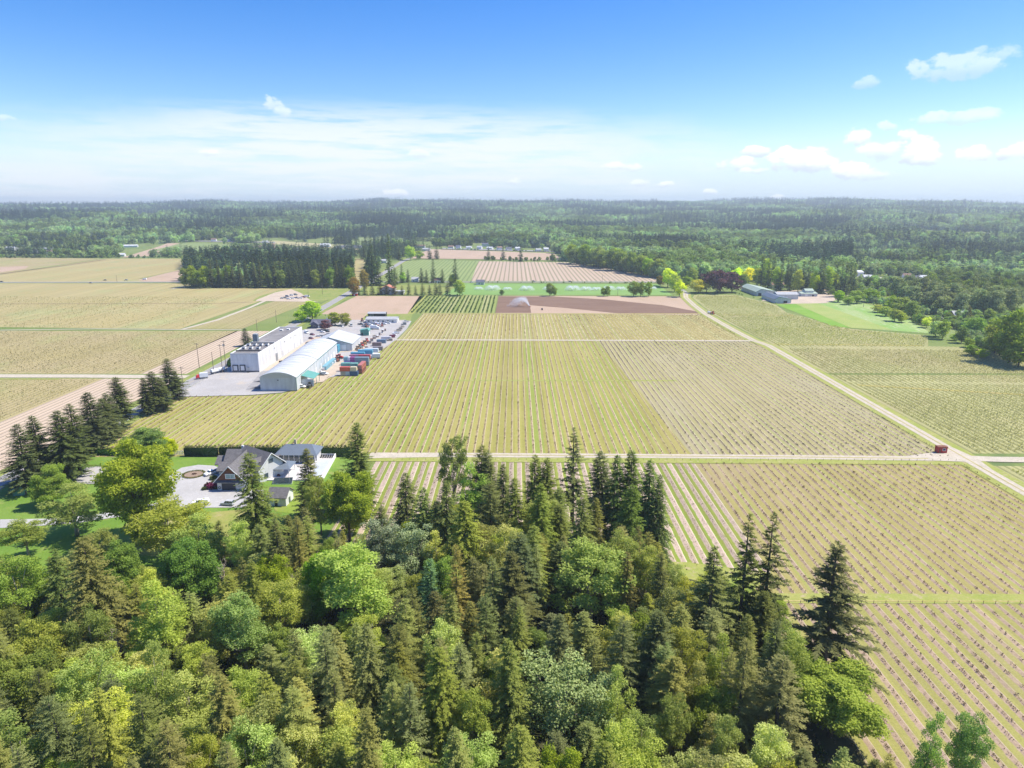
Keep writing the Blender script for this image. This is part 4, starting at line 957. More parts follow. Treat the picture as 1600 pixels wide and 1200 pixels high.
FB = np.array([(-400,402),(0,402),(130,403),(290,402),(291,449),(553,449),(554,402),(575,402),(576,436),(585,436),(600,406),(628,404),(745,406),(890,409),(1000,430),(1032,437),(1060,436),(1090,436),(1180,440),(1200,445),(1240,443),(1262,452),(1340,452),(1390,456),(1470,463),(1560,480),(1640,500),(2100,560)])
CLEAR = [  # clearings in the woods, photo pixels
 [(185,402),(192,391),(262,380),(305,380),(395,384),(428,380),(430,392),(292,397),(200,404)],
 [(395,379),(430,376),(560,384),(560,392),(430,394)], [(560,371),(632,373),(632,379),(560,378)],
 [(640,398),(672,389),(690,389),(880,397),(880,408),(630,407)], [(690,385),(865,389),(865,397),(690,391)],
 [(1375,356.5),(1392,355),(1550,366),(1549,376),(1480,373),(1440,368)], [(1290,371),(1357,373),(1357,381),(1290,379)],
 [(1322,403),(1380,408),(1452,412),(1452,419),(1400,420),(1330,411)], [(1332,430),(1462,437),(1466,446),(1425,456),(1335,444)],
 [(213,336),(247,335),(250,342),(213,343)], [(0,386),(75,388),(75,398),(0,398)], [(170,395),(200,393),(200,400),(170,400)],
 [(1436,478),(1512,486),(1520,494),(1436,487)], [(1310,344),(1370,344),(1380,349),(1310,349)], [(1565,395),(1600,397),(1600,405),(1560,402)],
 [(1330,392),(1420,396),(1420,400),(1330,397)], [(1400,455),(1470,490),(1500,535),(1440,520),(1390,480)], [(1555,474),(1640,470),(1640,500),(1560,490)]]
MORE = [((0,338),(26,338.5),(26,343),(0,343),'pale_field'),((1236,346),(1302,347),(1300,350.5),(1240,350),'f_veg2'),((1478,351),(1562,353),(1560,357),(1480,355),'pale_field'),((1380,391),(1442,394),(1440,398.5),(1384,396),'f_veg'),
 ((1500,403),(1566,408),(1562,413),(1504,409),'f_veg2'),((1146,330),(1206,331),(1204,334),(1148,333.5),'pale_field'),((418,351.5),(476,352),(474,356),(420,355.5),'f_veg2'),((86,366),(152,367.5),(150,372),(90,371),'f_green_pale'),((1560,378),(1640,380),(1640,385),(1562,383),'pale_field'),
 ((900,352),(960,353),(958,356.5),(902,356),'f_veg2'),((640,340),(700,340),(698,343),(642,343),'pale_field'),((1060,372),(1110,374),(1108,379),(1062,377),'f_veg'),((1240,392),(1290,394),(1288,399),(1242,397),'f_veg2'),((1440,335),(1530,336.5),(1528,339.5),(1442,338.5),'pale_field')]
CLEAR += [list(q[:4]) for q in MORE]
def inpoly(px, py, poly):
    c = np.zeros(len(px), bool); n = len(poly)
    for i in range(n):
        x1, y1 = poly[i]; x2, y2 = poly[(i+1) % n]
        if y1 == y2: continue
        k = ((y1 > py) != (y2 > py)) & (px < (x2-x1)*(py-y1)/(y2-y1)+x1); c ^= k
    return c
def vproject(x, y, z):
    c, s = math.cos(YAW), math.sin(YAW); X = x*c+y*s; Y = -x*s+y*c; Z = z-CAMH
    zc = Y*math.cos(PITCH)-Z*math.sin(PITCH); yc = Y*math.sin(PITCH)+Z*math.cos(PITCH)
    return 800+FPX*X/zc, 600-FPX*yc/zc
def vnoise(x, y, s, seed):
    g = np.random.default_rng(seed); r = 0
    for i in range(6):
        a, b, p = g.normal(0, 1/s), g.normal(0, 1/s), g.uniform(0, 6.28); r = r+np.sin(x*a+y*b+p)
    return r/2.4
def far_woods():
    g = np.random.default_rng(3); P = []; SC = []; RO = []; ID = []
    protos = [simple_proto('fir', 400+i) for i in range(4)]+[simple_proto('leaf', 410+i) for i in range(3)]+[simple_proto('olive', 420+i) for i in range(2)]
    for r0, r1, area, sc in ((840, 1250, 72, .98), (1250, 1900, 85, 1.0), (1900, 3200, 150, 1.1), (3200, 5200, 360, 1.35), (5200, 7700, 680, 1.7)):
        n = int(0.5*1.50*(r1*r1-r0*r0)/area)
        a = g.uniform(-.75, .75, n); r = np.sqrt(g.uniform(r0*r0, r1*r1, n)); x = r*np.sin(a); y = r*np.cos(a); z = terrain(x, y)
        px, py = vproject(x, y, z)
        ok = (py < np.interp(px, FB[:, 0], FB[:, 1]))
        for c in CLEAR: ok &= ~inpoly(px, py, c)
        ok &= (vnoise(x, y, 60, 8) > -1.25) | (r > 3000)
        # settled belt with open ground between trees
        belt = inpoly(px, py, [(0,376),(300,372),(700,372),(880,384),(880,408),(740,402),(560,398),(292,400),(0,402)])
        ok &= ~belt | (vnoise(x, y, 38, 5) > .05)
        ok &= ~inpoly(px, py, [(290,449),(553,449),(553,430),(290,430)]) | (y > 872)
        ok &= ~((py > 424) & (px > 285) & (px < 556) & (y > 1030))
        x, y, z, px, py, r = x[ok], y[ok], z[ok], px[ok], py[ok], r[ok]
        u = g.random(len(x)); cn = 1.0*vnoise(x, y, 85, 1)+.8*vnoise(x, y, 220, 12)+.4*vnoise(x, y, 30, 2)
        pf = np.clip(.44+.75*cn, .04, .96); pf = np.where((px > 860) & (py < 440), np.clip(.30+.75*cn, .03, .95), pf); pf = np.where(px > 1330, np.clip(.22+.35*cn, .03, .8), pf); pf = np.where((px > 285) & (px < 556) & (py > 405), .93, pf)
        pf = np.where((px < 290) & (py > 350) & (py < 385), np.clip(.28+.3*cn, .05, .8), pf)
        fir = u < pf; ol = (~fir) & (g.random(len(x)) < np.where(px > 1250, .6, .22))
        idx = np.where(fir, g.integers(0, 4, len(x)), np.where(ol, g.integers(7, 9, len(x)), g.integers(4, 7, len(x))))
        s = sc*g.uniform(.55, 1.28, len(x))*np.where(fir, 1.05, 1.0)*(1+.12*vnoise(x, y, 90, 4))
        low = inpoly(px, py, [(0,385),(300,380),(700,378),(880,386),(880,410),(0,410)]); s = np.where(low, s*.8, s)
        s = np.where((px > 1330) & (py > 385), s*.72, s)
        P.append(np.stack([x, y, z-.4], 1)); SC.append(s); RO.append(g.uniform(0, 6.28, len(x))); ID.append(idx)
    P = np.concatenate(P); print('far trees', len(P))
    scatter('far_woods', P, np.concatenate(SC), np.concatenate(RO), np.concatenate(ID), protos)
    # low scrub of the right valley and far hedges
    n = 8000; px = g.uniform(1262, 1680, n); py = g.uniform(452, 640, n)
    up = np.interp(px, [1262,1340,1400,1500,1600,1700], [448,452,458,478,500,520]); lo = np.interp(px, [1262,1310,1345,1400,1450,1500,1560,1600,1700], [455,468,471,486,518,530,556,568,590])
    ok = (py > up) & (py < lo); px, py = px[ok], py[ok]; w = np.array([G(a, b) for a, b in zip(px, py)]); nz = vnoise(w[:, 0], w[:, 1], 25, 6)
    ok = nz > -.25; w = w[ok]; n = len(w)
    scatter('scrub', np.concatenate([w, np.zeros((n, 1))-.3], 1), g.uniform(.12, .45, n), g.uniform(0, 6.28, n), g.integers(0, 5, n), protos[4:])
    hp = []
    for (a, b, step, sc) in (((0,403),(290,403),2.2,.3),((745,441.3),(1024,442.8),3.5,.10),((560,461.6),(735,461.8),2.6,.10),((745,406.5),(890,409),3.0,.35),((1150,459),(1218,474.5),3,.08),((1300,471),(1345,474),3,.16),((880,394),(690,390),4,.2),((560,491),(500,493),2,.05)):
        A, B = Vector(G(*a)), Vector(G(*b)); L = (B-A).length; k = int(L/step/2)
        for i in range(k): p = A.lerp(B, g.random()); hp.append((p.x+g.normal()*1.2, p.y+g.normal()*1.2, -.2, sc*g.uniform(.6, 1.4)))
    hp = np.array(hp); scatter('hedge_plants', hp[:, :3], hp[:, 3], g.uniform(0, 6.28, len(hp)), g.integers(0, 5, len(hp)), protos[4:])
far_woods()
for q in MORE: drape('field', list(q[:4]), M[q[4]], .8)
drape('field', [(190,403),(262,380.5),(300,380.5),(292,397)], M['f_dry'], .5)
drape('field', [(236,392),(285,380),(395,384),(345,393)], M['f_green_pale'], .9)
drape('field', [(292,397),(345,392),(430,380),(430,393)], M['f_dry'], .6)
drape('field', [(395,379),(430,376),(560,384),(560,391)], M['pale_field'], .4)
drape('field', [(560,371.5),(632,373.5),(632,378.5),(560,378)], M['f_green_pale'], .8)
drape('field', [(672,389.5),(865,396),(880,407),(640,404)], M['f_dry'], .5)
drape('road', [(275,376.5),(430,379),(430,380),(275,377.7)], M['asphalt'], 1.2)
drape('road', [(690,388.2),(870,393),(870,394.2),(690,389.6)], M['asphalt'], 1.2)
drape('field', [(1375,356.5),(1550,366.5),(1549,376),(1460,371)], M['pale_field'], .8)
drape('field', [(1290,371.5),(1357,373.5),(1357,380.5),(1290,378.5)], M['f_dry'], .8)
drape('field', [(1322,403.5),(1452,412),(1450,419),(1330,411)], M['f_veg'], .4)
drape('yard', [(1332,431),(1462,438),(1466,445),(1335,443)], M['gravel'], .3)
drape('field', [(1436,478.5),(1512,486.5),(1520,493),(1436,487)], M['f_veg2'], .3)
drape('field', [(1310,344.5),(1370,344.8),(1380,348.5),(1310,348.5)], M['pale_field'], .8)
# ================================================================ BUILDINGS
M['white_wall'] = mat('white_wall', (0.68,0.68,0.67), 0.6, var=0.12, vscale=.5, vec_scale=(1, 1, .2))
M['grey_wall'] = mat('grey_wall', (0.55,0.58,0.585), 0.6, var=0.12, vscale=.5, vec_scale=(1, 1, .2))
M['roof_flat'] = mat('roof_flat', (0.23,0.22,0.215), 0.95, var=0.18, vscale=.12)
M['roof_flat2'] = mat('roof_flat2', (0.27,0.26,0.255), 0.95, var=0.18, vscale=.2)
M['roof_white'] = mat('roof_white', (0.54,0.56,0.57), 0.55, var=0.16, vscale=.2, vec_scale=(.4, 1, 1))
M['roof_grey'] = mat('roof_grey', (0.40,0.41,0.42), 0.7, var=0.1, vscale=.4)
M['shingle'] = mat('shingle', (0.155,0.148,0.150), 0.92, var=0.22, vscale=1.3)
M['metal_roof'] = mat('metal_roof', (0.15,0.18,0.215), 0.45, var=0.05, vscale=.5)
M['teal'] = mat('teal', (0.13,0.34,0.29), 0.55, var=0.08, vscale=.6)
M['green_trim'] = mat('green_trim', (0.10,0.28,0.22), 0.6)
M['dark'] = mat('dark', (0.035,0.037,0.042), 0.6)
M['glass'] = mat('glass', (0.06,0.085,0.09), 0.12, spec=.8)
M['glass_pale'] = mat('glass_pale', (0.30,0.42,0.40), 0.12, spec=.8)
M['steel'] = mat('steel', (0.50,0.52,0.53), 0.45, metal=.4)
M['cedar_wood'] = mat('cedar_wood', (0.20,0.085,0.045), 0.75, var=0.2, vscale=2.5, vec_scale=(.3, 1, 3))
M['white_trim'] = mat('white_trim', (0.82,0.82,0.80), 0.5)
M['grey_door'] = mat('grey_door', (0.50,0.52,0.54), 0.55)
M['garage_door'] = mat('garage_door', (0.05,0.055,0.07), 0.5)
M['water'] = mat('water', (0.02,0.035,0.04), 0.06, spec=.9)
M['deck'] = mat('deck', (0.62,0.58,0.56), 0.7, var=0.05, vscale=.5)
M['deck_blue'] = mat('deck_blue', (0.50,0.54,0.60), 0.6, var=0.04, vscale=.5)
M['slate_blue'] = mat('slate_blue', (0.12,0.125,0.16), 0.8, var=.1, vscale=.5)
M['terracotta'] = mat('terracotta', (0.50,0.20,0.13), 0.8)
M['brown_roof'] = mat('brown_roof', (0.24,0.15,0.11), 0.85)
M['paint'] = mat('paint', (1, 1, 1), 0.35, objcol=True, spec=.5)
M['rust'] = mat('rust', (0.22,0.09,0.055), 0.9, var=.3, vscale=2)
M['tyre'] = mat('tyre', (0.03,0.03,0.032), 0.9)
M['red'] = mat('red', (0.42,0.035,0.03), 0.65, var=.12, vscale=1.5)
M['wood_pole'] = mat('wood_pole', (0.20,0.155,0.12), 0.95)
M['pale_sheet'] = mat('pale_sheet', (0.72,0.74,0.74), 0.5)

def seams(mb, x, y0, y1, z0, z1, step, m, face=1):
    y = y0+step
    while y < y1-.3:
        mb.box(x, x+.03*face, y-.05, y+.05, z0, z1, m) if face > 0 else mb.box(x+.03*face, x, y-.05, y+.05, z0, z1, m)
        y += step
# ---- white cold store
def cold_store():
    t = empty('cold_store', (-174.6, 408.0, .3), R_(1.0), 'long flat roofed white cold store with rooftop fans and two dock doors', 'warehouse')
    W, L, H = 17.0, 95.0, 11.2
    mb = MB().box(0, W, 0, L, 0, H, M['white_wall']); seams(mb, W, 0, L, .3, H-.3, 7.3, M['steel'])
    for z in (3.9, 7.6): mb.box(.2, W-.2, -.03, 0, z-.04, z+.04, M['grey_wall'])
    mb.build('wall', t)
    r = MB()
    r.box(.5, W-.5, .5, L-.5, H, H+.12, M['roof_flat']); r.box(0, W, 0, .5, H, H+.55, M['steel']); r.box(0, .5, .5, L, H, H+.55, M['white_trim']); r.box(W-.5, W, .5, L, H, H+.55, M['white_trim']); r.box(.5, W-.5, L-.5, L, H, H+.55, M['white_trim'])
    r.box(.5, W-.5, 8.3, 9.0, H+.12, H+.8, M['dark']); r.box(.5, W-.5, 33, 33.6, H+.12, H+.8, M['dark']); r.box(.5, W-.5, 33.6, 34.2, H+.12, H+.95, M['white_trim'])
    r.box(3, 3.4, 34.2, 66, H+.12, H+.3, M['roof_flat2']); r.box(1, W-1, 60, 60.3, H+.12, H+.25, M['roof_flat2']); r.box(4, 7, 38, 57, H+.12, H+.16, M['roof_flat2'])
    r.build('roof', t)
    for j, (y, xs) in enumerate([(13.5, (3.2, 7.6, 12.2)), (24.0, (2.4, 6.4, 10.4, 14.2))]):
        for x in xs:
            u = MB().box(x-.9, x+1.1, y, y+2.6, H+.5, H+1.7, M['white_trim']).box(x-.8, x+1.0, y+.2, y+2.4, H+1.7, H+1.74, M['dark'])
            for q in (-.7, .9): u.box(x+q-.1, x+q+.1, y+.2, y+.4, H+.12, H+.5, M['steel']).box(x+q-.1, x+q+.1, y+2.2, y+2.4, H+.12, H+.5, M['steel'])
            u.box(x-.6, x+.8, y-.04, y, H+.6, H+1.3, M['dark']); u.build('rooftop_fan', t)
    for x, y in ((5, 80), (9, 83)): MB().box(x, x+2.2, y, y+2, H+.12, H+1.0, M['white_trim']).box(x+.3, x+1.9, y-.04, y, H+.3, H+.8, M['dark']).build('rooftop_fan', t)
    c = MB().box(1.6, 4.6, 35.5, 38.5, H+.9, H+5.6, M['metal_roof']).box(1.9, 4.3, 35.8, 38.2, H+5.6, H+6.0, M['steel'])
    for x, y in ((1.8, 35.7), (4.2, 35.7), (1.8, 38.1), (4.2, 38.1)): c.box(x, x+.2, y, y+.2, H+.12, H+.9, M['steel'])
    c.build('cooling_tower', t)
    for x in (1.0, 5.4):
        d = MB().box(x, x+3.3, -.5, 0, .9, 4.6, M['dark']); f = d.build('dock_door', t); MB().box(x+.5, x+2.8, -.56, -.5, 1.2, 4.1, M['white_wall']).build('panel', f)
    MB().box(9.8, 10.8, -.08, 0, .3, 2.6, M['steel']).box(9.6, 11.0, -1.2, 0, 2.9, 3.1, M['steel']).box(9.7, 11.1, -1.5, 0, 0, .3, M['dark']).build('side_door', t)
    MB().box(.0, W, -.10, 0, 0, .9, M['roof_flat']).build('base_shadow_strip', t)  # shadow at the foot of the front wall, put in as a dark strip
    for y, w_, h in ((45, 3.2, 3.8), (58, 1.2, 2.4), (72, 3, 3.6), (80, 1.2, 2.3), (87, 3, 3.6)):
        d = MB().box(W, W+.08, y, y+w_, 0, h, M['grey_door']); d.build('side_door', t)
    for y in (30, 52, 66, 76): MB().box(W, W+.35, y, y+.5, H-2.6, H-2.2, M['dark']).build('wall_lamp', t)
    MB().box(-.4, 0, 4, 60, 3, 3.3, M['steel']).build('gutter', t)
    MB().box(W, W+1.2, 32, 33.2, 0, 5.0, M['steel']).build('duct', t)
cold_store()
def arch(w, rise, n=14):
    R = (w*w/4+rise*rise)/(2*rise); a = math.asin(w/2/R)
    return [(R*math.sin(t), R*math.cos(t)-(R-rise)) for t in np.linspace(a, -a, n)]
def arched_store():
    W, L, H = 20.0, 97.0, 7.4
    t = empty('arched_store', (-141.0, 364.5, .35), R_(1.2), 'pale store with a curved white roof and a green lean-to at its corner', 'warehouse')
    prof = [(-W/2, 0), (W/2, 0)]+[(x, H+z) for x, z in arch(W, 2.9)]
    mb = MB(); mb.prism([(x+W/2, z) for x, z in prof], 0, L, M['grey_wall']); seams(mb, W, 0, L, .2, H-.2, 6.1, M['steel']); mb.build('wall', t)
    for (y0, y1, dz) in ((-.5, 44, .22), (44, L+.5, .42)):
        A = [(x*1.03+W/2, H+z+dz) for x, z in arch(W, 3.0)]; B = [(x*1.03+W/2, H+z+dz-.2) for x, z in arch(W, 3.0)]
        r = MB(); r.prism(A+B[::-1], y0, y1, M['roof_white'])
        for k in range(int((y1-y0)/3.1)):
            yy = y0+k*3.1+1.5; C = [(x*1.031+W/2, H+z+dz+.05) for x, z in arch(W, 3.0)]; r.prism(C+[(p[0], p[1]-.06) for p in C[::-1]], yy, yy+.10, M['roof_grey']) if k % 2 == 0 else None
        r.build('roof', t)
    C = [(x*.82+W/2, H-.1+z*.8) for x, z in arch(W, 2.6)]; MB().prism(C+[(W/2-8.1, H-.1), (W/2+8.1, H-.1)][:0], -.06, 0, M['steel']).build('vent_band', t)
    MB().box(9.6, 10.3, -.3, 0, H-1.6, H-1.2, M['dark']).build('wall_lamp', t)
    MB().box(W, W+.22, 0, L, H-.25, H+.05, M['green_trim']).build('gutter', t)
    MB().box(W-.1, W+.12, -.1, .1, 0, H, M['green_trim']).build('corner_trim', t)
    l = MB(); l.add([(W+.25, 9, 6.2), (W+.25, 22, 6.2), (W+7.2, 22, 4.3), (W+7.2, 9, 4.3), (W+.25, 9, 6.4), (W+.25, 22, 6.4), (W+7.2, 22, 4.5), (W+7.2, 9, 4.5)], [(0,1,2,3),(4,5,6,7),(0,1,5,4),(1,2,6,5),(2,3,7,6),(3,0,4,7)], M['teal'])
    lt = l.build('lean_to_roof', t); p = MB()
    for y in (9.2, 15, 21.6): p.box(W+6.8, W+7.0, y, y+.2, 0, 4.3, M['green_trim'])
    p.box(W+.3, W+7, 9.0, 9.2, 0, 4.2, M['grey_wall']).build('lean_to_frame', t)
    for y in (40, 52, 63, 70, 78, 86): 
        MB().box(W, W+.1, y, y+2.4, 0, 3.2, M['white_trim']).build('side_door', t)
arched_store()
def gable_building(name, label, x, y, w, l, h, rise, roofm, wallm, along='y', rz=0, cat='building', ov=.5, ridge=None, z=0, doors=(), windows=(), trim=None, group=None, chimney=None):
    """w across x, l along y; ridge runs along `along`"""
    t = empty(name, (x, y, z), rz, label, cat, group); c = ridge if ridge is not None else (w/2 if along == 'y' else l/2)
    S = w if along == 'y' else l; Lg = l if along == 'y' else w
    MB().prism([(0, -.3), (S, -.3), (S, h), (c, h+rise), (0, h)], 0, Lg, wallm, axis=along).build('wall', t)
    e1 = rise/c; e2 = rise/(S-c)
    A = [(-ov, h-ov*e1+.05), (c, h+rise+.05), (S+ov, h-ov*e2+.05)]; B = [(a, b+.22) for a, b in A]
    r = MB().prism(A+B[::-1], -ov, Lg+ov, roofm, axis=along).build('roof', t)
    if trim: 
        f = MB().prism([(a, b-.1) for a, b in A]+[(a, b+.28) for a, b in A[::-1]], -ov-.1, -ov-.003, trim, axis=along).build('barge_board', t)
    if chimney: MB().box(chimney[0]-.4, chimney[0]+.4, chimney[1]-.4, chimney[1]+.4, h, h+rise+1.0, M['white_trim']).build('chimney', r)
    for (face, a, wd, z0, z1, mt) in doors+windows if isinstance(doors, tuple) else ():
        d = .06
        q = {'f': (a, a+wd, -d, 0), 'r': (w, w+d, a, a+wd), 'l': (-d, 0, a, a+wd), 'b': (a, a+wd, l, l+d)}[face]
        isw = z0 > .4
        o = MB().box(q[0], q[1], q[2], q[3], z0, z1, mt)
        oo = o.build('window' if isw else 'door', t)
        if isw and wd > 1.0 and face in 'fr':
            fr = MB(); e = .03
            if face == 'f': fr.box(a-.12, a+wd+.12, -d-e, -d, z1, z1+.12, M['white_trim']).box(a-.12, a+wd+.12, -d-e, -d, z0-.12, z0, M['white_trim']).box(a-.12, a, -d-e, -d, z0, z1, M['white_trim']).box(a+wd, a+wd+.12, -d-e, -d, z0, z1, M['white_trim'])
            else: fr.box(w+d, w+d+e, a-.12, a+wd+.12, z1, z1+.12, M['white_trim']).box(w+d, w+d+e, a-.12, a+wd+.12, z0-.12, z0, M['white_trim'])
            fr.build('frame', oo)
    return t
gable_building('gabled_store', 'wide white store with a low gable roof behind the curved roof', -142.5, 471.5, 27.5, 30, 4.8, 4.6, M['roof_white'], M['grey_wall'], ridge=11.5, z=.35, cat='warehouse', rz=R_(1), doors=(('f', 18.6, 4.4, 0, 4.2, M['white_trim']), ('r', 8, 3, 0, 3.4, M['grey_door']), ('r', 20, 3, 0, 3.4, M['grey_door'])), trim=M['green_trim'])
gable_building('shed', 'small teal shed open on one side in the packing yard', -122, 530, 6.6, 5.5, 4.2, .9, M['teal'], M['green_trim'], z=.3, doors=(('f', .8, 1.2, 0, 2.4, M['dark']), ('r', 1, 3.2, 0, 3.2, M['white_trim'])), ridge=5.8)
# long cabin with five openings
hx, hy = G(572, 505)
t = gable_building('cabin', 'long white cabin with a low grey roof at the back of the yard', hx, hy, 27, 11, 3.0, 1.5, M['roof_grey'], M['white_wall'], along='x', z=.3, doors=tuple(('f', 1.5+i*4.2, 1.6, .9, 2.2, M['glass']) for i in range(6))+(('r', 4, 1.1, 0, 2.2, M['dark']),))
hx, hy = G(575, 496)
gable_building('cabin', 'smaller grey roofed cabin half hidden behind the long white cabin', hx, hy, 16, 8, 3.2, 1.0, M['roof_grey'], M['dark'], along='x', z=.3, doors=(('f', 2, 3, .9, 2.2, M['glass']),))
hx, hy = G(486, 513)
t = gable_building('house', 'dark slate coloured house beside the plum coloured tree', hx, hy, 15, 12, 3.4, 3.0, M['slate_blue'], M['slate_blue'], along='x', z=.2, doors=(('f', 6, 1.1, 0, 2.2, M['white_trim']), ('f', 2, 1.6, 1, 2.2, M['glass']), ('f', 10, 1.8, 1, 2.2, M['glass'])), chimney=(12, 7))
MB().prism([(-1, 3.2), (3.2, 6.0), (7.4, 3.2)], -3, 6, M['slate_blue']).build('porch_roof', t)
hx, hy = G(551.5, 462.4)
gable_building('shed', 'small red shed with a white roof at the corner of the ploughed field', hx-1, hy, 5.6, 4, 2.6, .5, M['white_trim'], M['red'], along='x', z=.2, cat='shed', doors=(('f', 2, 1, 0, 2, M['white_trim']),))
hx, hy = G(1463.5, 709)
gable_building('shed', 'small red flat topped shed with a white framed window at the track crossing', hx+.3, hy, 3.9, 2.2, 2.4, .2, M['rust'], M['red'], along='x', z=.3, cat='shed', ov=.12, doors=(('f', 2.0, 1.1, 1.1, 1.9, M['dark']), ('f', .5, .75, 0, 1.9, M['rust'])))
gable_building('shed', 'dark green tool shed in the grass beside the left road', G(21, 776)[0], G(21, 776)[1], 3.4, 3.0, 2.3, .8, M['teal'], M['green_trim'], z=.15, cat='shed', rz=R_(14), ridge=2.9, doors=(('r', .9, 1.0, 0, 1.9, M['dark']),))
# orange roofed house and neighbours
hx, hy = G(591, 462)
t = gable_building('house', 'pale two storey house with an orange tiled roof behind the cypress row', hx, hy+8, 17, 14, 6.6, 3.6, M['terracotta'], M['white_wall'], cat='house', z=.1, doors=(('f', 3, 2, 4.2, 5.6, M['glass']), ('f', 11, 2, 4.2, 5.6, M['glass']), ('f', 7, 1.4, 0, 2.4, M['dark'])))
MB().box(17, 27, 2, 13, -.3, 3.4, M['white_wall']).box(16.9, 27.5, 1.6, 13.4, 3.4, 3.8, M['roof_grey']).build('annex', t)
hx, hy = G(744, 445)
gable_building('house', 'low slate roofed house at the corner of the bright green field', hx, hy, 10.5, 9, 3.2, 2.6, M['slate_blue'], M['white_wall'], along='x', cat='house', z=.1, doors=(('f', 3, 2, 1, 2.2, M['glass']), ('f', 7, 1.1, 0, 2.2, M['dark'])))
for i, (px, py, w_, rm, lab) in enumerate([(643,441,8,'roof_grey','long low pale shed on the lawn behind the cypresses'),(678,442.5,11,'brown_roof','brownish low house among the lawn firs'),(592,411,12,'roof_grey','pale farm house seen between the very tall firs'),(525,388,40,'slate_blue','large dark roofed mansion on the rise above the grove'),(648,387,16,'brown_roof','brown roofed house behind the fresh green round tree'),(602,385,18,'roof_grey','pale long roof left of the tallest fir'),(452,392,14,'roof_grey','grey roofed house above the left part of the grove')]):
    hx, hy, hz = GT(px, py); w2 = w_*hy/1100
    gable_building('house', lab, hx, hy, max(9, w2), 10, 3.8, 2.6, M[rm], M['white_wall'], along='x', cat='house', z=hz, doors=(('f', 2, 2, 1, 2.4, M['glass']), ('f', 5.5, 1.1, 0, 2.2, M['dark'])))
# barns on the right
b1 = G(1184, 462.6); 
def barn(px, py, w, l, h, rise, rm, lab, along='y', **k):
    hx, hy = G(px, py); return gable_building('barn', lab, hx, hy, w, l, h, rise, rm, M['grey_wall'], along=along, cat='barn', z=.1, **k)
M['barn_green'] = mat('barn_green', (0.36,0.44,0.36), 0.6, var=.06, vscale=.3)
barn(1181, 462.5, 23, 52, 4.6, 3.2, M['barn_green'], 'long grey barn with a pale green roof next to the copper beeches', ridge=6, trim=M['green_trim'], doors=(('f', 2.5, 3.5, 0, 3.2, M['dark']),))
barn(1210.5, 474, 17, 40, 4.0, 2.6, M['metal_roof'], 'nearest grey barn, its blue green roof overlapping the pale one behind', ridge=4.4, trim=M['green_trim'], doors=(('f', 9, 4, .2, 2.6, M['dark']), ('l', 22, 1.1, 0, 2.4, M['white_trim'])))
barn(1214, 468, 23, 14, 5.2, 2.0, M['roof_grey'], 'grey barn with a pale roof facing the camera, behind the nearest barn', along='x', trim=None, doors=(('f', 12, 3, 0, 3, M['steel']),))
t = barn(1252, 463.5, 18, 16, 3.2, 1.2, M['barn_green'], 'small two tiered barn with green roofs beside the crop field', along='x', doors=(('f', 4, 3, 0, 2.4, M['white_trim']), ('f', 12, 2, 0, 2.2, M['dark'])))
MB().box(6, 15, 4, 14, 3.2, 6.2, M['white_wall']).build('upper_storey', t); MB().prism([(3.4, 6.1), (9, 7.8), (14.6, 6.1), (9, 8.0)], 5.4, 15.6, M['barn_green'], axis='x').build('upper_roof', t)
hx, hy = G(1206, 451); gable_building('house', 'brown roofed white house under the dark firs behind the barns', hx, hy, 15, 12, 4.6, 4.0, M['brown_roof'], M['white_wall'], along='x', cat='house', z=.1, chimney=(12, 6), doors=(('f', 3, 2, 1, 2.6, M['glass']), ('f', 10, 1.2, 0, 2.2, M['dark'])))
hx, hy = G(1491, 499); gable_building('house', 'red brick house with a grey roof in the right valley', hx, hy, 14, 10, 3.6, 3.2, M['roof_grey'], mat('brick', (.33,.14,.10), .9), along='x', cat='house', z=.1, doors=(('f', 3, 2, 1, 2.4, M['glass']), ('f', 8, 1.2, 0, 2.2, M['dark'])), chimney=(11, 5))
hx, hy = G(1454, 505); gable_building('house', 'pale bungalow screened by white flowering shrubs in the right valley', hx, hy, 11, 8, 3, 2, M['roof_grey'], M['white_wall'], along='x', cat='house', z=.1, doors=(('f', 3, 2, 1, 2.2, M['glass']), ('f', 7, 1.1, 0, 2.1, M['dark'])))
hx, hy = G(1578, 536); gable_building('shed', 'white shed glimpsed through the big trees at the right edge', hx, hy, 6, 6, 3, 1.5, M['roof_white'], M['white_wall'], along='x', z=.1, doors=(('f', 2, 1, 0, 2, M['dark']),))
for i, (px, py, w_, lab) in enumerate([(1350,447,20,'white plastic greenhouse, leftmost of the valley row'),(1368,449,22,'white plastic greenhouse, second of the valley row'),(1384,452,18,'white plastic greenhouse, third of the valley row'),(1394,456,26,'white plastic greenhouse, rightmost and nearest of the valley row')]):
    hx, hy = G(px, py); t = empty('greenhouse', (hx, hy, .1), 0, lab, 'greenhouse', 'white greenhouses in the valley'); W2 = w_*1.0*hy/FPX/2
    for s in range(2):
        MB().prism([(s*W2, 0), ((s+1)*W2-.2, 0)]+[(x+W2*(s+.5), 2+z) for x, z in arch(W2-.2, 2.2, 8)], 0, 22, M['pale_sheet']).build('tunnel', t)
    MB().box(W2*.4, W2*.4+1.4, -.1, 0, 0, 2.1, M['grey_door']).build('door', t)
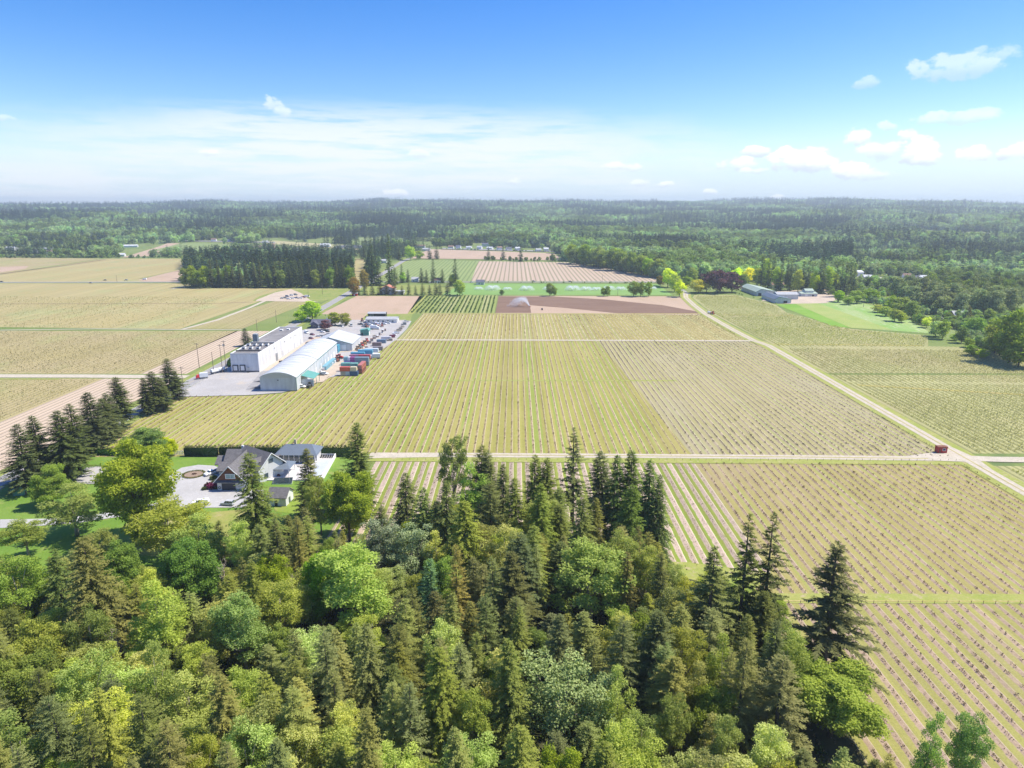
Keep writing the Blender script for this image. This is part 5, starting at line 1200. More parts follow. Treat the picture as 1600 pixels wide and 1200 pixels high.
# ---- the big house
def mansion():
    ox, oy = G(340.5, 766.5); t = empty('mansion', (ox, oy, .2), R_(0), 'large grey shingled house with a brown timber garage gable', 'house')
    ww = M['white_wall']; sh = M['shingle']; tr = M['white_trim']
    wl = MB(); rf = []
    # garage wing, gable to the front
    wl.box(0, 10, 0, 15, -.2, 3.7, ww)
    g = MB().prism([(-.05, 3.7), (10.05, 3.7), (5, 9.0)], -.25, -.02, M['cedar_wood']); gb = g.build('timber_gable', t)
    wl.prism([(0, 3.7), (10, 3.7), (5, 9.0)], 0, 15, ww)
    def roof(prof, a, b, ax, nm='roof', c=None): 
        A = prof; r = MB().prism(A+[(x, z+.3) for x, z in A[::-1]], a, b, sh, axis=ax).build(nm, t); return r
    roof([(-.9, 2.95), (5, 9.1), (10.9, 2.95)], -.9, 17, 'y')
    bb = MB().prism([(-1.1, 2.85), (5, 9.2), (11.1, 2.85), (11.1, 3.2), (5, 9.55), (-1.1, 3.2)], -1.05, -.905, tr, axis='y').build('barge_board', t)
    # pent eave above the door
    MB().prism([(-1.1, 3.35), (0, 4.1), (0, 3.5), (-1.1, 3.15)], -.6, 10.6, sh, axis='x').build('pent_roof', t)
    w_ = MB().box(3.6, 6.8, -.38, -.26, 4.7, 6.2, M['glass_pale']).build('window', t); MB().box(3.4, 7.0, -.44, -.385, 6.2, 6.4, tr).box(3.4, 7.0, -.44, -.385, 4.5, 4.7, tr).box(3.4, 3.6, -.44, -.385, 4.7, 6.2, tr).box(6.8, 7.0, -.44, -.385, 4.7, 6.2, tr).box(5.15, 5.25, -.44, -.385, 4.7, 6.2, tr).build('frame', w_)
    d = MB().box(1.6, 6.6, -.06, 0, 0, 2.6, M['garage_door'])
    for z in (.65, 1.3, 1.95): d.box(1.6, 6.6, -.075, -.061, z-.02, z+.02, M['dark'])
    d.build('garage_door', t)
    MB().box(7.6, 9.0, -.06, 0, 0, 2.4, M['grey_door']).build('door', t)
    # left low wings
    wl.box(-3.4, 2, 10, 14, -.2, 3.6, ww); roof([(9.1, 3.3), (13.2, 5.5), (16.4, 4.4)], -4.2, 4.8, 'x')
    wl.box(-5.9, 0, 15, 20.6, -.2, 4.3, ww); roof([(14.1, 4.0), (17.9, 6.3), (21.5, 4.0)], -6.8, 2, 'x')
    wl.box(-2.2, 6, 14, 23, -.2, 5.3, ww); roof([(12.8, 4.9), (17.8, 9.0), (23.8, 4.9)], -3.0, 6, 'x')
    # main body, ridge swinging forward to the right
    mr = empty('main_wing', (4.8, 18.3, 0), R_(-34)); mr.parent = t
    MB().box(-1, 13.6, -5.2, 5.2, -.2, 5.4, ww).prism([(-5.2, 5.4), (5.2, 5.4), (0, 9.9)], -1, 13.6, ww, axis='x').build('wall', mr)
    A = [(-6.1, 4.75), (0, 10.15), (6.1, 4.75)]; MB().prism(A+[(x, z+.3) for x, z in A[::-1]], -1.4, 14.4, sh, axis='x').build('roof', mr)
    A = [(-6.2, 4.65), (0, 10.2), (6.2, 4.65)]; MB().prism(A+[(x, z+.35) for x, z in A[::-1]], 14.41, 14.55, tr, axis='x').build('barge_board', mr)
    MB().box(13.6, 13.66, -1, 1, 6.4, 8.0, M['glass']).build('window', mr); MB().box(13.6, 13.66, -3.4, -1.6, 1, 3, M['glass']).build('window', mr)
    wl.box(9, 14.5, 19.5, 26, -.2, 3.0, ww); roof([(18.6, 2.8), (22.8, 4.8), (27, 2.8)], 8, 15.2, 'x')
    wl.build('wall', t)
    for x in (5.2, 9.6):
        dm = MB().box(x, x+2.2, -4.9, -1.6, 5.7, 7.6, ww).build('dormer', mr); MB().prism([(x-.4, 7.4), (x+1.1, 8.7), (x+2.6, 7.4), (x+2.6, 7.6), (x+1.1, 8.95), (x-.4, 7.6)], -5.3, -.8, sh).build('roof', dm); MB().box(x+.4, x+1.8, -4.96, -4.91, 6.1, 7.3, M['glass']).build('window', dm)
    for x, y in ((-3.4, 11), (-5.9, 17)): MB().box(x-.05, x, y, y+1.6, 1.2, 2.8, M['glass']).build('window', t)
    for x in (4.5, 8.0): MB().box(x, x+1.4, -5.26, -5.2, 1, 2.9, M['glass']).build('window', mr)
    MB().box(1.5, 2.3, 20.5, 21.3, 6, 9.6, M['white_wall']).build('chimney', t)
    MB().box(7.6, 8.3, 10.2, 12.2, 7.4, 7.5, M['pale_sheet']).build('skylight', t) if False else None
    # hung tyre-like wreath beside the garage door
    MB().tube([(.75+.42*math.cos(a), -.1, 1.0+.42*math.sin(a)) for a in np.linspace(0, 6.283, 13)], .1, M['dark'], 5).build('wreath', t)
mansion()
mx, my = G(340.5, 766.5)
# pool pavilion
px0, py0 = G(433, 726)
def pavilion():
    t = empty('pool_pavilion', (px0, py0, .3), 0, 'glass fronted pavilion with a blue grey hipped roof before the hedge', 'building')
    MB().box(0, 15.5, 0, 9, -.3, .4, M['deck']).box(.2, 15.3, 2.5, 8.8, .4, 3.9, M['white_wall']).build('wall', t)
    for i in range(7):
        x = .9+i*2.05; p = MB().box(x, x+1.9, .15, .25, .6, 3.6, M['glass']); p.build('window', t)
    fr = MB()
    for i in range(8): fr.box(.7+i*2.05, .85+i*2.05, .08, .3, .4, 3.9, M['white_trim'])
    fr.box(.2, .5, .05, .4, .4, 3.9, M['white_trim']).box(15, 15.3, .05, .4, .4, 3.9, M['white_trim']).box(.2, 15.3, .05, .4, 3.65, 3.95, M['white_trim']).build('frame', t)
    V = [(-.8, -.8, 3.95), (16.3, -.8, 3.95), (16.3, 9.8, 3.95), (-.8, 9.8, 3.95), (2.8, 5.2, 6.6), (12.8, 5.2, 6.6)]
    MB().add(V, [(0, 1, 5, 4), (1, 2, 5), (2, 3, 4, 5), (3, 0, 4), (3, 2, 1, 0)], M['metal_roof']).build('roof', t)
    MB().box(5.8, 6.6, 5, 5.8, 6.0, 8.6, mat('stucco', (.6,.5,.33), .8)).build('chimney', t)
pavilion()
cx, cy = G(418, 747)
def canopy():
    t = empty('terrace_canopy', (cx, cy, .6), 0, 'blue grey canopy on white posts over the dining terrace', 'canopy')
    V = [(-.5, -.5, 3.1), (8.8, -.5, 3.1), (8.8, 8, 3.1), (-.5, 8, 3.1), (2.2, 5, 4.6), (6.2, 5, 4.6)]
    MB().add(V, [(0, 1, 5, 4), (1, 2, 5), (2, 3, 4, 5), (3, 0, 4), (3, 2, 1, 0)], M['metal_roof']).build('roof', t)
    for x, y in ((0, 0), (8.1, 0), (0, 7.2), (8.1, 7.2)): MB().box(x, x+.25, y, y+.25, 0, 3.1, M['white_trim']).build('post', t)
canopy()
M['wicker'] = mat('wicker', (0.10,0.03,0.035), 0.8)
def terrace():
    e0, e1 = G(526, 714), G(505, 752)
    t = empty('terrace', (0, 0, 0), 0, 'raised pale terrace with a white wall along its right side', 'terrace')
    a, b, c, d = G(416, 752), G(503, 752), G(524, 714.5), G(446, 714.5)
    MB().add([(p[0], p[1], z) for z in (0, .55) for p in (a, b, c, d)], [(4,5,6,7),(0,1,5,4),(1,2,6,5),(2,3,7,6),(3,0,4,7)], M['deck']).build('deck', t)
    q = [G(489, 748), G(500, 748), G(517, 720), G(494, 720)]
    MB().poly([(p[0], p[1], .59) for p in q], M['deck_blue']).build('floor_panel', t)
    w = MB(); B = Vector(b); C = Vector(c); n = Vector((1, 0))*.35
    w.add([(B.x, B.y, 0), (B.x+.35, B.y, 0), (C.x+.35, C.y, 0), (C.x, C.y, 0), (B.x, B.y, 1.75), (B.x+.35, B.y, 1.75), (C.x+.35, C.y, 1.75), (C.x, C.y, 1.75)], [(0,3,2,1),(4,5,6,7),(0,1,5,4),(1,2,6,5),(2,3,7,6),(3,0,4,7)], M['white_trim'])
    x1, y1 = G(497, 714.5); w.box(x1, C.x, y1-.3, y1, .55, 1.6, M['white_trim']).build('parapet', t)
terrace()
q = [G(425, 757.5), G(456, 757.5), G(458, 748), G(429, 749)]
t = empty('pool', (0, 0, 0), 0, 'dark long pool with a pale rim in front of the canopy', 'pool')
MB().add([(p[0], p[1], z) for z in (0, .5) for p in q], [(0,1,5,4),(1,2,6,5),(2,3,7,6),(3,0,4,7)], M['white_trim']).build('rim', t); MB().poly([(p[0], p[1], .62) for p in q], M['water']).build('water_surface', t)
x0, y0 = G(429, 791)
gable_building('outbuilding', 'small white outbuilding with a dark shingle roof below the pool', x0-2, y0, 6.2, 6.5, 3.2, 2.2, M['shingle'], M['white_wall'], along='x', rz=R_(-4), cat='outbuilding', z=.15, doors=(('f', 2.2, 1, 0, 2.1, M['dark']), ('r', 2.4, 1.4, 0, 2.2, M['glass']),))
# terrace furniture
for i, (px, py, lab) in enumerate([(429,744,'dark red wicker chair at the left of the dining table'),(437,741,'dark red wicker chair behind the dining table'),(436,746,'dark red wicker chair in front of the dining table'),(425,741,'dark red wicker chair in the left back corner under the canopy')]):
    x, y = G(px, py); t = empty('armchair', (x, y, .55), i*1.6, lab, 'chair', 'wicker chairs on the terrace')
    MB().box(-.4, .4, -.4, .4, .2, .45, M['wicker']).build('seat', t); MB().box(-.4, .4, .3, .42, .45, 1.0, M['wicker']).build('backrest', t)
    for s in (-1, 1): MB().box(s*.42-.05, s*.42+.05, -.4, .4, .0, .68, M['wicker']).build('armrest', t)
x, y = G(431.5, 743.5); t = empty('dining_table', (x, y, .55), 0, 'dark dining table under the terrace canopy', 'table'); MB().box(-1.2, 1.2, -.5, .5, .7, .78, M['wicker']).build('tabletop', t)
for a, b in ((-1, -.4), (1, -.4), (-1, .4), (1, .4)): MB().box(a-.05, a+.05, b-.05, b+.05, 0, .7, M['wicker']).build('leg', t)
for i in range(6):
    x, y = G(502+i*3.6, 716.8); t = empty('sun_lounger', (x, y, .56), 0, ['leftmost', 'second', 'third', 'fourth', 'fifth', 'rightmost'][i]+' dark lounger along the back parapet of the terrace', 'sun lounger', 'loungers on the terrace')
    MB().box(-.3, .3, -.9, .4, .25, .38, M['dark']).build('seat', t); MB().add([(-.3, .4, .3), (.3, .4, .3), (.3, 1.0, .85), (-.3, 1.0, .85), (-.3, .4, .38), (.3, .4, .38), (.3, .95, .93), (-.3, .95, .93)], [(0,3,2,1),(4,5,6,7),(0,1,5,4),(1,2,6,5),(2,3,7,6),(3,0,4,7)], M['dark']).build('backrest', t)
    for a in (-.28, .22):
        for b in (-.85, .3): MB().box(a, a+.06, b, b+.06, 0, .25, M['steel']).build('leg', t)
# hedge, fence, island bed, shrubs
def hedge(name, label, A, B, w, h, z=0, seed=0, m='l_hedge', dens=26, size=.42, core=True):
    g = np.random.default_rng(seed); A = np.array(A); B = np.array(B); L = np.linalg.norm(B-A); u = (B-A)/L; nrm = np.array([-u[1], u[0]])
    n = int(L*dens*(h+w)); s = g.uniform(0, L, n)
    hh = h*(1+.10*np.sin(s*4.1+seed)+.05*np.sin(s*9.3))
    side = g.random(n); f = g.uniform(0, 1, n); top = side < w/(w+2*h)
    off = np.where(top, g.uniform(-.5, .5, n)*w, np.sign(g.random(n)-.5)*w*.5*g.uniform(.75, 1.1, n)); zz = np.where(top, hh*g.uniform(.9, 1.1, n), hh*f)
    off *= 1-.35*np.clip(zz/h-.6, 0, 1)
    C = np.stack([A[0]+u[0]*s+nrm[0]*off, A[1]+u[1]*s+nrm[1]*off, zz+z], 1)
    D = unit(g.normal(size=(n, 3))*.6+np.array([0, 0, 1.0])); S = unit(np.cross(D, g.normal(size=(n, 3)))); Ls = size*g.uniform(.6, 1.3, n)
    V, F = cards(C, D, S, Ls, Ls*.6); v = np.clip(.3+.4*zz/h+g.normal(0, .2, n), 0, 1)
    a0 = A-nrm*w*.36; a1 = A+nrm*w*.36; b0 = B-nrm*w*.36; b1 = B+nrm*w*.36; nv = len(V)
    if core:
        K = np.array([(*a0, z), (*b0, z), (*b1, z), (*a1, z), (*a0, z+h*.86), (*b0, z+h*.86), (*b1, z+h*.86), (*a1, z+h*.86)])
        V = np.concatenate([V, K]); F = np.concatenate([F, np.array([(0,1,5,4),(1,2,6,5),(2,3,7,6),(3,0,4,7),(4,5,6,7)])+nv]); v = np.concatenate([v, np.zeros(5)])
    return tag(link(name, np_mesh(name, V, F, M[m], attr=v)), label, 'hedge')
hy0 = G(400, 713)[1]
hedge('hedge', 'left section of the tall clipped hedge behind the lawn', (G(289, 713)[0], hy0), (G(341, 713)[0], hy0), 1.6, 4.0, .1, 1)
hedge('hedge', 'long right section of the tall clipped hedge behind the pool pavilion', (G(343, 713)[0], hy0+.3), (G(548, 713)[0], hy0), 1.6, 4.1, .1, 2)
hedge('hedge', 'low rough hedge under the spruces at the end of the lawn', G(126, 709), G(205, 712), 3.0, 1.9, .1, 3, dens=16)
hedge('hedge', 'narrow hedge along the road verge below the first spruces', G(-8, 790), G(30, 762), 2.4, 1.4, .1, 4, dens=16, m='l_under2') if False else None
fx0, fx1 = G(262, 712)[0], G(287, 712)[0]
t = empty('fence', (fx0, G(270, 711.5)[1], .15), 0, 'white slatted fence panel at the left end of the hedge', 'fence'); n_ = 11
for i in range(n_): x = (fx1-fx0)*i/(n_-1); MB().box(x, x+.36, 0, .06, .1, 1.9, M['white_trim']).build('slat', t)
MB().box(0, fx1-fx0, .06, .12, .5, .62, M['white_trim']).box(0, fx1-fx0, .06, .12, 1.4, 1.52, M['white_trim']).build('rail', t)
bx, by = G(303, 742.5); rad_x = 17*.00022*1000*1.08
t = empty('island_bed', (bx, by, .26), 0, 'oval planted bed with a clipped edge in the driveway circle', 'flower bed'); 
rx_ = (G(319.5, 742)[0]-G(286.5, 742)[0])/2; ry_ = (G(303, 736.6)[1]-G(303, 748.6)[1])/2
ring = [(rx_*math.cos(a), ry_*math.sin(a), 0) for a in np.linspace(0, 2*math.pi, 33)[:-1]]
M['mulch'] = mat('mulch', (.30,.22,.16), .95, var=.2, vscale=3)
MB().poly([(p[0], p[1], .08) for p in ring], M['mulch']).build('soil', t)
def clump_mesh(name, pts, size, m, per=40, seed=0, h=.7):
    g = np.random.default_rng(seed); pts = np.array(pts); n = len(pts)*per; P = np.repeat(pts, per, 0)
    u = unit(g.normal(size=(n, 3))); u[:, 2] = np.abs(u[:, 2]); C = P+u*size*np.array([1, 1, h])*g.uniform(.5, 1, n)[:, None]
    D = unit(u+g.normal(size=(n, 3))*.5); S = unit(np.cross(D, g.normal(size=(n, 3)))); L = size*g.uniform(.3, .6, n); V, F = cards(C, D, S, L, L*.7)
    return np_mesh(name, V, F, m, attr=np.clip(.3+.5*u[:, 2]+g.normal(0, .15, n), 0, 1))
M['l_box'] = leafmat('l_box', (.10,.12,.02), (.26,.26,.05), objcol=False); M['l_pinkf'] = leafmat('l_pinkf', (.10,.03,.06), (.42,.07,.20), objcol=False, hv=.1)
M['l_shrub'] = leafmat('l_shrub', (.06,.09,.03), (.20,.24,.10), objcol=False)
M['l_dkred'] = leafmat('l_dkred', (.05,.02,.02), (.16,.06,.05), objcol=False)
link('box_edging', clump_mesh('box_edging', [(p[0]*.96, p[1]*.96, .15) for p in [(rx_*math.cos(a), ry_*math.sin(a)) for a in np.linspace(0, 6.283, 74)]], .42, M['l_box'], 34), t)
link('centre_plant', clump_mesh('centre_plant', [(0, 0, .2), (.4, .1, .2)], .6, M['l_dkred'], 60), t)
for px, py, s, mt, lab, n in [(327,763,1.5,'l_dkred','dark plum shrub left of the garage'),(332,764,1.6,'l_pinkf','magenta flowering shrub left of the garage door'),(320,766,.9,'l_shrub','low sage shrub at the left end of the garage bed'),(336,758,1.3,'l_shrub','green shrub against the garage corner'),(334,750,1.2,'l_shrub','round green shrub above the flowering one'),(339,765,.7,'l_box','little yellow green shrub at the garage wall')] and [(a, b, c, d, e, 0) for a, b, c, d, e in [(327,763,1.5,'l_dkred','dark plum shrub left of the garage'),(332,764,1.6,'l_pinkf','magenta flowering shrub left of the garage door'),(320,766,.9,'l_shrub','low sage shrub at the left end of the garage bed'),(336,758,1.3,'l_shrub','green shrub against the garage corner'),(334,750,1.2,'l_shrub','round green shrub above the flowering one'),(339,765,.7,'l_box','little yellow green shrub at the garage wall')]]:
    x, y = G(px, py); r = empty('shrub', (x, y, .25), 0, lab, 'shrub'); link('foliage', clump_mesh('foliage', [(0, 0, s*.3), (s*.4, .2, s*.2), (-s*.4, -.1, s*.2)], s*.75, M[mt], 260, int(px), 1.2), r)
pts = []
for a, b in [((114,757),(165,757)),((114,757),(128,737)),((128,737),(150,730)),((150,730),(175,731))]:
    A, B = Vector(G(*a)), Vector(G(*b)); k = int((B-A).length/1.1)
    pts += [tuple(A.lerp(B, i/max(1, k))) for i in range(k)]
for i, p in enumerate(pts):
    a_, b_ = pct(*project(p[0], p[1], .5))
    r = empty('shrub', (p[0], p[1], .2), i, 'small clipped shrub in the edging round the gravel patch', 'shrub', 'edging shrubs of the gravel patch')
    if i == 0: em = clump_mesh('foliage', [(0, 0, .15)], .5, M['l_shrub'], 60, 3, 1.3)
    link('foliage', em, r)
# distant houses
k = 0
far_h = [(232,340,30),(222,341,18),(280,345,12),(300,345,14),(315,344,14),(330,345,12),(345,345,12),(358,345,12),(372,346,12),(8,392,16),(35,394,20),(62,393,22),(70,396,16),(48,396,14),(190,387,24),(240,375,16),(180,401,14),(330,378,8),(352,378,9),(372,379,9),(410,380,10),(500,386,18),(700,388,10),(712,389,9),(728,389,10),(745,390,9),(760,390,11),(778,391,9),(792,391,10),(806,392,9),(838,393,10),(850,393,9),(750,370,10),(753,385,14),(1310,436,16),(1322,440,12),(1350,437,14),(1412,437,12),(1424,438,11),(1436,440,12),(1446,441,10),(1340,432,12),(1308,352,10),(1316,351,12),(1350,357,10),(1535,371,16),(1545,367,7),(1385,355,8),(1185,351,8),(1508,345,7),(660,392,14),(830,382,8),(1112,412,12),(1596,471,10),(1240,335,7),(1285,326,7),(1330,337,7),(556,366,9),(875,388,10)]
for i, (px, py, w_) in enumerate(far_h):
    x, y, z = GT(px, py); W2 = max(7, w_*math.hypot(x, y)/FPX*.8); W2 = min(W2, 60)
    rm = ['roof_grey', 'roof_white', 'brown_roof', 'slate_blue', 'roof_white'][i % 5]
    gable_building('house', uniq(['grey roofed', 'white roofed', 'brown roofed', 'slate roofed', 'white roofed'][i % 5]+' far house, {a} percent across, {b} up the photo', px, py), x, y, W2, min(W2, 12), 3.5+2*(i % 2), 2.4, M[rm], M['white_wall'], along='x', cat='house', z=z+.3, group='far houses', rz=R_((i*37) % 40-20))
# ================================================================ VEHICLES
def wheel_mesh(r=.34, w=.24):
    mb = MB(); k = 14
    prof = [(r*math.cos(a), r*math.sin(a)) for a in np.linspace(0, 2*math.pi, k+1)[:-1]]
    mb.prism(prof, -w/2, w/2, M['tyre'], axis='x'); p2 = [(a*.58, b*.58) for a, b in prof]; mb.prism(p2, -w/2-.01, w/2+.01, M['steel'], axis='x')
    return mb.mesh('wheel')
WH = wheel_mesh(); WHB = wheel_mesh(.5, .3)
def loft(mb, secs, m):
    """secs: list of cross sections (same count) -> skin with caps"""
    n = len(secs[0]); V = [p for s in secs for p in s]; F = []
    for i in range(len(secs)-1):
        for j in range(n): F.append((i*n+j, i*n+(j+1) % n, (i+1)*n+(j+1) % n, (i+1)*n+j))
    F.append(tuple(range(n))[::-1]); F.append(tuple(range((len(secs)-1)*n, len(secs)*n))); mb.add(V, F, m)
def sec(y, w, z0, z1, c=.12):
    return [(-w/2+c*.5, y, z0), (w/2-c*.5, y, z0), (w/2, y, z0+c), (w/2, y, z1-c), (w/2-c, y, z1), (-w/2+c, y, z1), (-w/2, y, z1-c), (-w/2, y, z0+c)]
def car_proto(kind):
    """faces -y"""
    P = M['paint']; L = {'sedan': 4.6, 'suv': 4.7, 'pickup': 5.6, 'canopy_pickup': 5.6, 'van': 5.4}[kind]; w = 1.85 if kind != 'van' else 2.0
    if kind == 'sedan': body = [(-.5,.42,.62,.9),(-.47,.30,.72,.97),(-.2,.28,.92,1),(.25,.28,.95,1),(.45,.3,.92,.97),(.5,.42,.8,.9)]; cab = (-.18, .36, .93, 1.45, .16, .12)
    elif kind == 'suv': body = [(-.5,.45,.75,.9),(-.47,.33,.88,.97),(-.22,.3,1.02,1),(.45,.3,1.05,1),(.5,.42,.98,.95)]; cab = (-.2, .47, 1.02, 1.72, .12, .05)
    elif kind == 'van': body = [(-.5,.45,.8,.9),(-.46,.33,1.1,.97),(-.3,.3,1.2,1),(.5,.3,1.2,1)]; cab = (-.38, .495, 1.18, 2.15, .1, .01)
    else: body = [(-.5,.5,.85,.92),(-.47,.38,1.0,.98),(-.25,.36,1.1,1),(.1,.36,1.12,1),(.5,.38,1.12,.98)]; cab = (-.24, .12, 1.1, 1.78, .08, .04)
    b = MB(); loft(b, [sec(a*L, w*ww, z0, z1) for a, z0, z1, ww in body], P)
    y0, y1, z0, z1, fa, fb = cab; y0 *= L; y1 *= L
    def cabsec(mb, e, m, zt, zb): loft(mb, [[(-w*.46+e*0, y0-e, zb), (w*.46, y0-e, zb), (w*.46, y1+e, zb), (-w*.46, y1+e, zb)], [(-w*.40, y0+L*fa-e*.5, zt), (w*.40, y0+L*fa-e*.5, zt), (w*.40, y1-L*fb+e*.5, zt), (-w*.40, y1-L*fb+e*.5, zt)]], m)
    b.box(-w*.40, w*.40, y0+L*fa-.02, y1-L*fb+.02, z1-.06, z1+.02, P)
    if kind.endswith('pickup'):
        if kind == 'pickup': b.box(-w*.43, w*.43, .13*L, .485*L, 1.121, 1.14, M['dark'])
        else: loft(b, [[(-w*.47, .125*L, 1.1), (w*.47, .125*L, 1.1), (w*.47, .495*L, 1.1), (-w*.47, .495*L, 1.1)], [(-w*.41, .14*L, 1.85), (w*.41, .14*L, 1.85), (w*.41, .475*L, 1.85), (-w*.41, .475*L, 1.85)]], P)
    root = b.build('body'); gl = MB(); cabsec(gl, .0, M['glass'], z1-.06, z0)
    for s in (-1, 1):
        for f in ((.33, .66) if kind != 'van' else (.3,)):
            yy = y0+(y1-y0)*f; gl.box(s*w*.44-.02, s*w*.44+.03, yy-.04, yy+.04, z0, z1-.1, P) if kind not in ('van',) else None
    if kind == 'van': b2 = MB().box(-w*.47, w*.47, y0+L*.18, y1+.01, z0-.02, z1+.01, P).build('cargo_box', root)
    gl.build('windows', root)
    for s in (-1, 1):
        for f in (-.31, .30): o = link('wheel', WH, root); o.location = (s*(w/2-.1), f*L, .34)
        MB().box(s*w*.36-.16, s*w*.36+.16, -L*.5-.01, -L*.48, .62, .78, M['white_trim']).build('headlight', root)
    r = empty('car'); 
    return root
CARP = {}
COLS = {'white': (.88,.88,.88), 'silver': (.50,.51,.52), 'black': (.02,.02,.025), 'grey': (.17,.18,.19), 'red': (.33,.02,.03), 'maroon': (.20,.03,.06), 'blue': (.05,.10,.25), 'tan': (.40,.33,.24)}
def car_mesh_root(kind):
    if kind not in CARP:
        CARP[kind] = car_proto(kind); return CARP[kind], True
    return CARP[kind], False
def vehicle(kind, px, py, ang, col, label, group=None, z=.32, name=None):
    src, first = car_mesh_root(kind)
    nm = {'sedan': 'parked_car', 'suv': 'parked_car', 'pickup': 'pickup_truck', 'canopy_pickup': 'pickup_truck', 'van': 'van'}[kind] if not name else name
    x, y = G(px, py); c = (*COLS[col], 1)
    o = src if first else copy_tree(src)
    o.name = nm; o.location = (x, y, z); o.rotation_euler = (0, 0, R_(ang)); o.color = c
    for ch in o.children: ch.color = c
    tag(o, label, {'parked_car': 'car', 'pickup_truck': 'pickup truck', 'van': 'van'}.get(nm, 'car'), group)
    return o
for _e in [o for o in list(COL.objects) if o.name.startswith('car') and o.type == 'EMPTY']: bpy.data.objects.remove(_e)
V_ = [('canopy_pickup',313.5,789,-78,'white','white pickup with a canopy at the near edge of the driveway'),
 ('suv',356,790,-98,'silver','silver car at the near edge of the driveway, half behind the tall cedar'),
 ('pickup',331,742,-38,'white','white pickup with a dark open bed beside the oval bed'),
 ('van',479,521,40,'white','white van at the end of the cold store'),
 ('sedan',488,524,55,'maroon','maroon car right of the white van'),('sedan',486,530,55,'maroon','maroon car in front of the other maroon one'),
 ('sedan',482,538,65,'black','black car near the cold store corner'),('suv',489,538,80,'white','white car right of the black one'),
 ('sedan',498,527,75,'white','white car, left of the row behind the gabled store'),('suv',504,527,75,'silver','silver car in the row behind the gabled store'),
 ('sedan',510,526,75,'grey','grey car in the row behind the gabled store'),('pickup',515,524,70,'silver','silver pickup at the right of the row behind the gabled store'),
 ('sedan',504,520,70,'white','white car before the dark house'),('suv',511,519,70,'black','black car before the dark house'),
 ('pickup',471,606,70,'white','white pickup parked below the green lean-to'),('suv',478,604,60,'silver','silver car right of the white pickup by the lean-to'),
 ('pickup',501,587,80,'grey','grey pickup beyond the green lean-to'),('suv',507,586,80,'white','white car beyond the green lean-to'),
 ('sedan',142,443.0,90,'grey','dark car stopped at the field edge of the far left road'),('suv',197,438.5,-90,'silver','silver car on the far left road'),('sedan',164,438.6,-90,'black','black car on the far left road'),('van',226,437.5,-90,'white','white van standing by the far left road'),('sedan',2,441,-90,'black','black car at the left picture edge on the far road'),
 ('suv',834,440.5,90,'grey','grey car on the road along the pink striped field, left one'),('sedan',891,440.5,90,'black','black car on the road along the pink striped field, right one'),('suv',737,442,90,'white','white car by the slate roofed house'),('sedan',723,443,70,'grey','grey car left of the slate roofed house')]
for k_, px, py, a, c, lab in V_: vehicle(k_, px, py, a, c, lab)
cols = ['white', 'silver', 'grey', 'white', 'tan', 'black', 'white', 'maroon', 'blue']; kinds = ['sedan', 'suv', 'pickup', 'van']
cn_ = {'white': 'white', 'silver': 'silver', 'grey': 'grey', 'tan': 'tan', 'black': 'black', 'maroon': 'maroon', 'blue': 'blue', 'red': 'red'}
def park(spots, ang, fmt, group, z=.32, seed=0):
    g = random.Random(seed); ordn = ['first','second','third','fourth','fifth','sixth','seventh','eighth','ninth','tenth','eleventh','twelfth','thirteenth','fourteenth','fifteenth','sixteenth','seventeenth','eighteenth','nineteenth','twentieth']
    for i, (px, py) in enumerate(spots):
        k_ = g.choice(kinds); c = g.choice(cols)
        vehicle(k_, px, py, ang+g.uniform(-12, 12), c, fmt.format(c=cn_[c], k={'sedan': 'car', 'suv': 'car', 'pickup': 'pickup', 'van': 'van'}[k_], o=ordn[i]), group, z)
park([(441,467),(446,466.5),(451,468),(457,467.5),(463,466.5),(469,467),(474,465.5),(480,464.5),(449,464),(456,462.5),(462,461.5)], 80, '{c} {k} in the dirt yard by the grove, {o} of its cluster', 'vehicles in the dirt yard', seed=2)
park([(609,533),(612,528),(615,525),(619,521.5),(622,518),(625,515),(628,512),(631,508),(634,504)], -70, '{c} {k} on the yard edge, {o} going away beside the striped field', 'vehicles along the yard edge', seed=4)
park([(564,508),(569,511),(573,508),(579,509),(585,507.5),(591,508),(596,507),(601,507.5),(607,506.5)], 75, '{c} {k} in front of the long white cabin, {o} from the left', 'vehicles before the cabin', seed=7)
park([(541,508),(545,506),(549,510),(536,511)], 20, '{c} {k} by the round trees behind the cars, {o} of four', 'vehicles by the round trees', seed=9)
# white box trailer behind lean-to row and big box truck in the yard
def box_truck(px, py, ang, label, L=7.5, col='pale_sheet', cab=(.8,.8,.8)):
    x, y = G(px, py); t = empty('box_truck', (x, y, .32), R_(ang), label, 'truck'); 
    MB().box(-1.2, 1.2, -L/2+2, L/2, .9, 3.4, M[col]).build('cargo_box', t)
    c = MB(); loft(c, [sec(-L/2-.1, 2.1, .6, 1.5), sec(-L/2+.5, 2.2, .5, 2.4), sec(-L/2+1.8, 2.2, .5, 2.6)], M['paint']); cc = c.build('cab', t); cc.color = (*cab, 1)
    MB().box(-.9, .9, -L/2+.05, -L/2+.3, 1.65, 2.2, M['glass']).build('windscreen', cc)
    MB().box(-.5, .5, -L/2, L/2, .5, .9, M['dark']).build('chassis', t)
    for s in (-1, 1):
        for yy in (-L/2+1, L/2-1.6, L/2-.6): o = link('wheel', WHB, t); o.location = (s*1.0, yy, .5)
    return t
box_truck(586, 515, 85, 'white box truck alone in the middle of the yard')
def rv(px, py, ang, label): return box_truck(px, py, ang, label, 9)
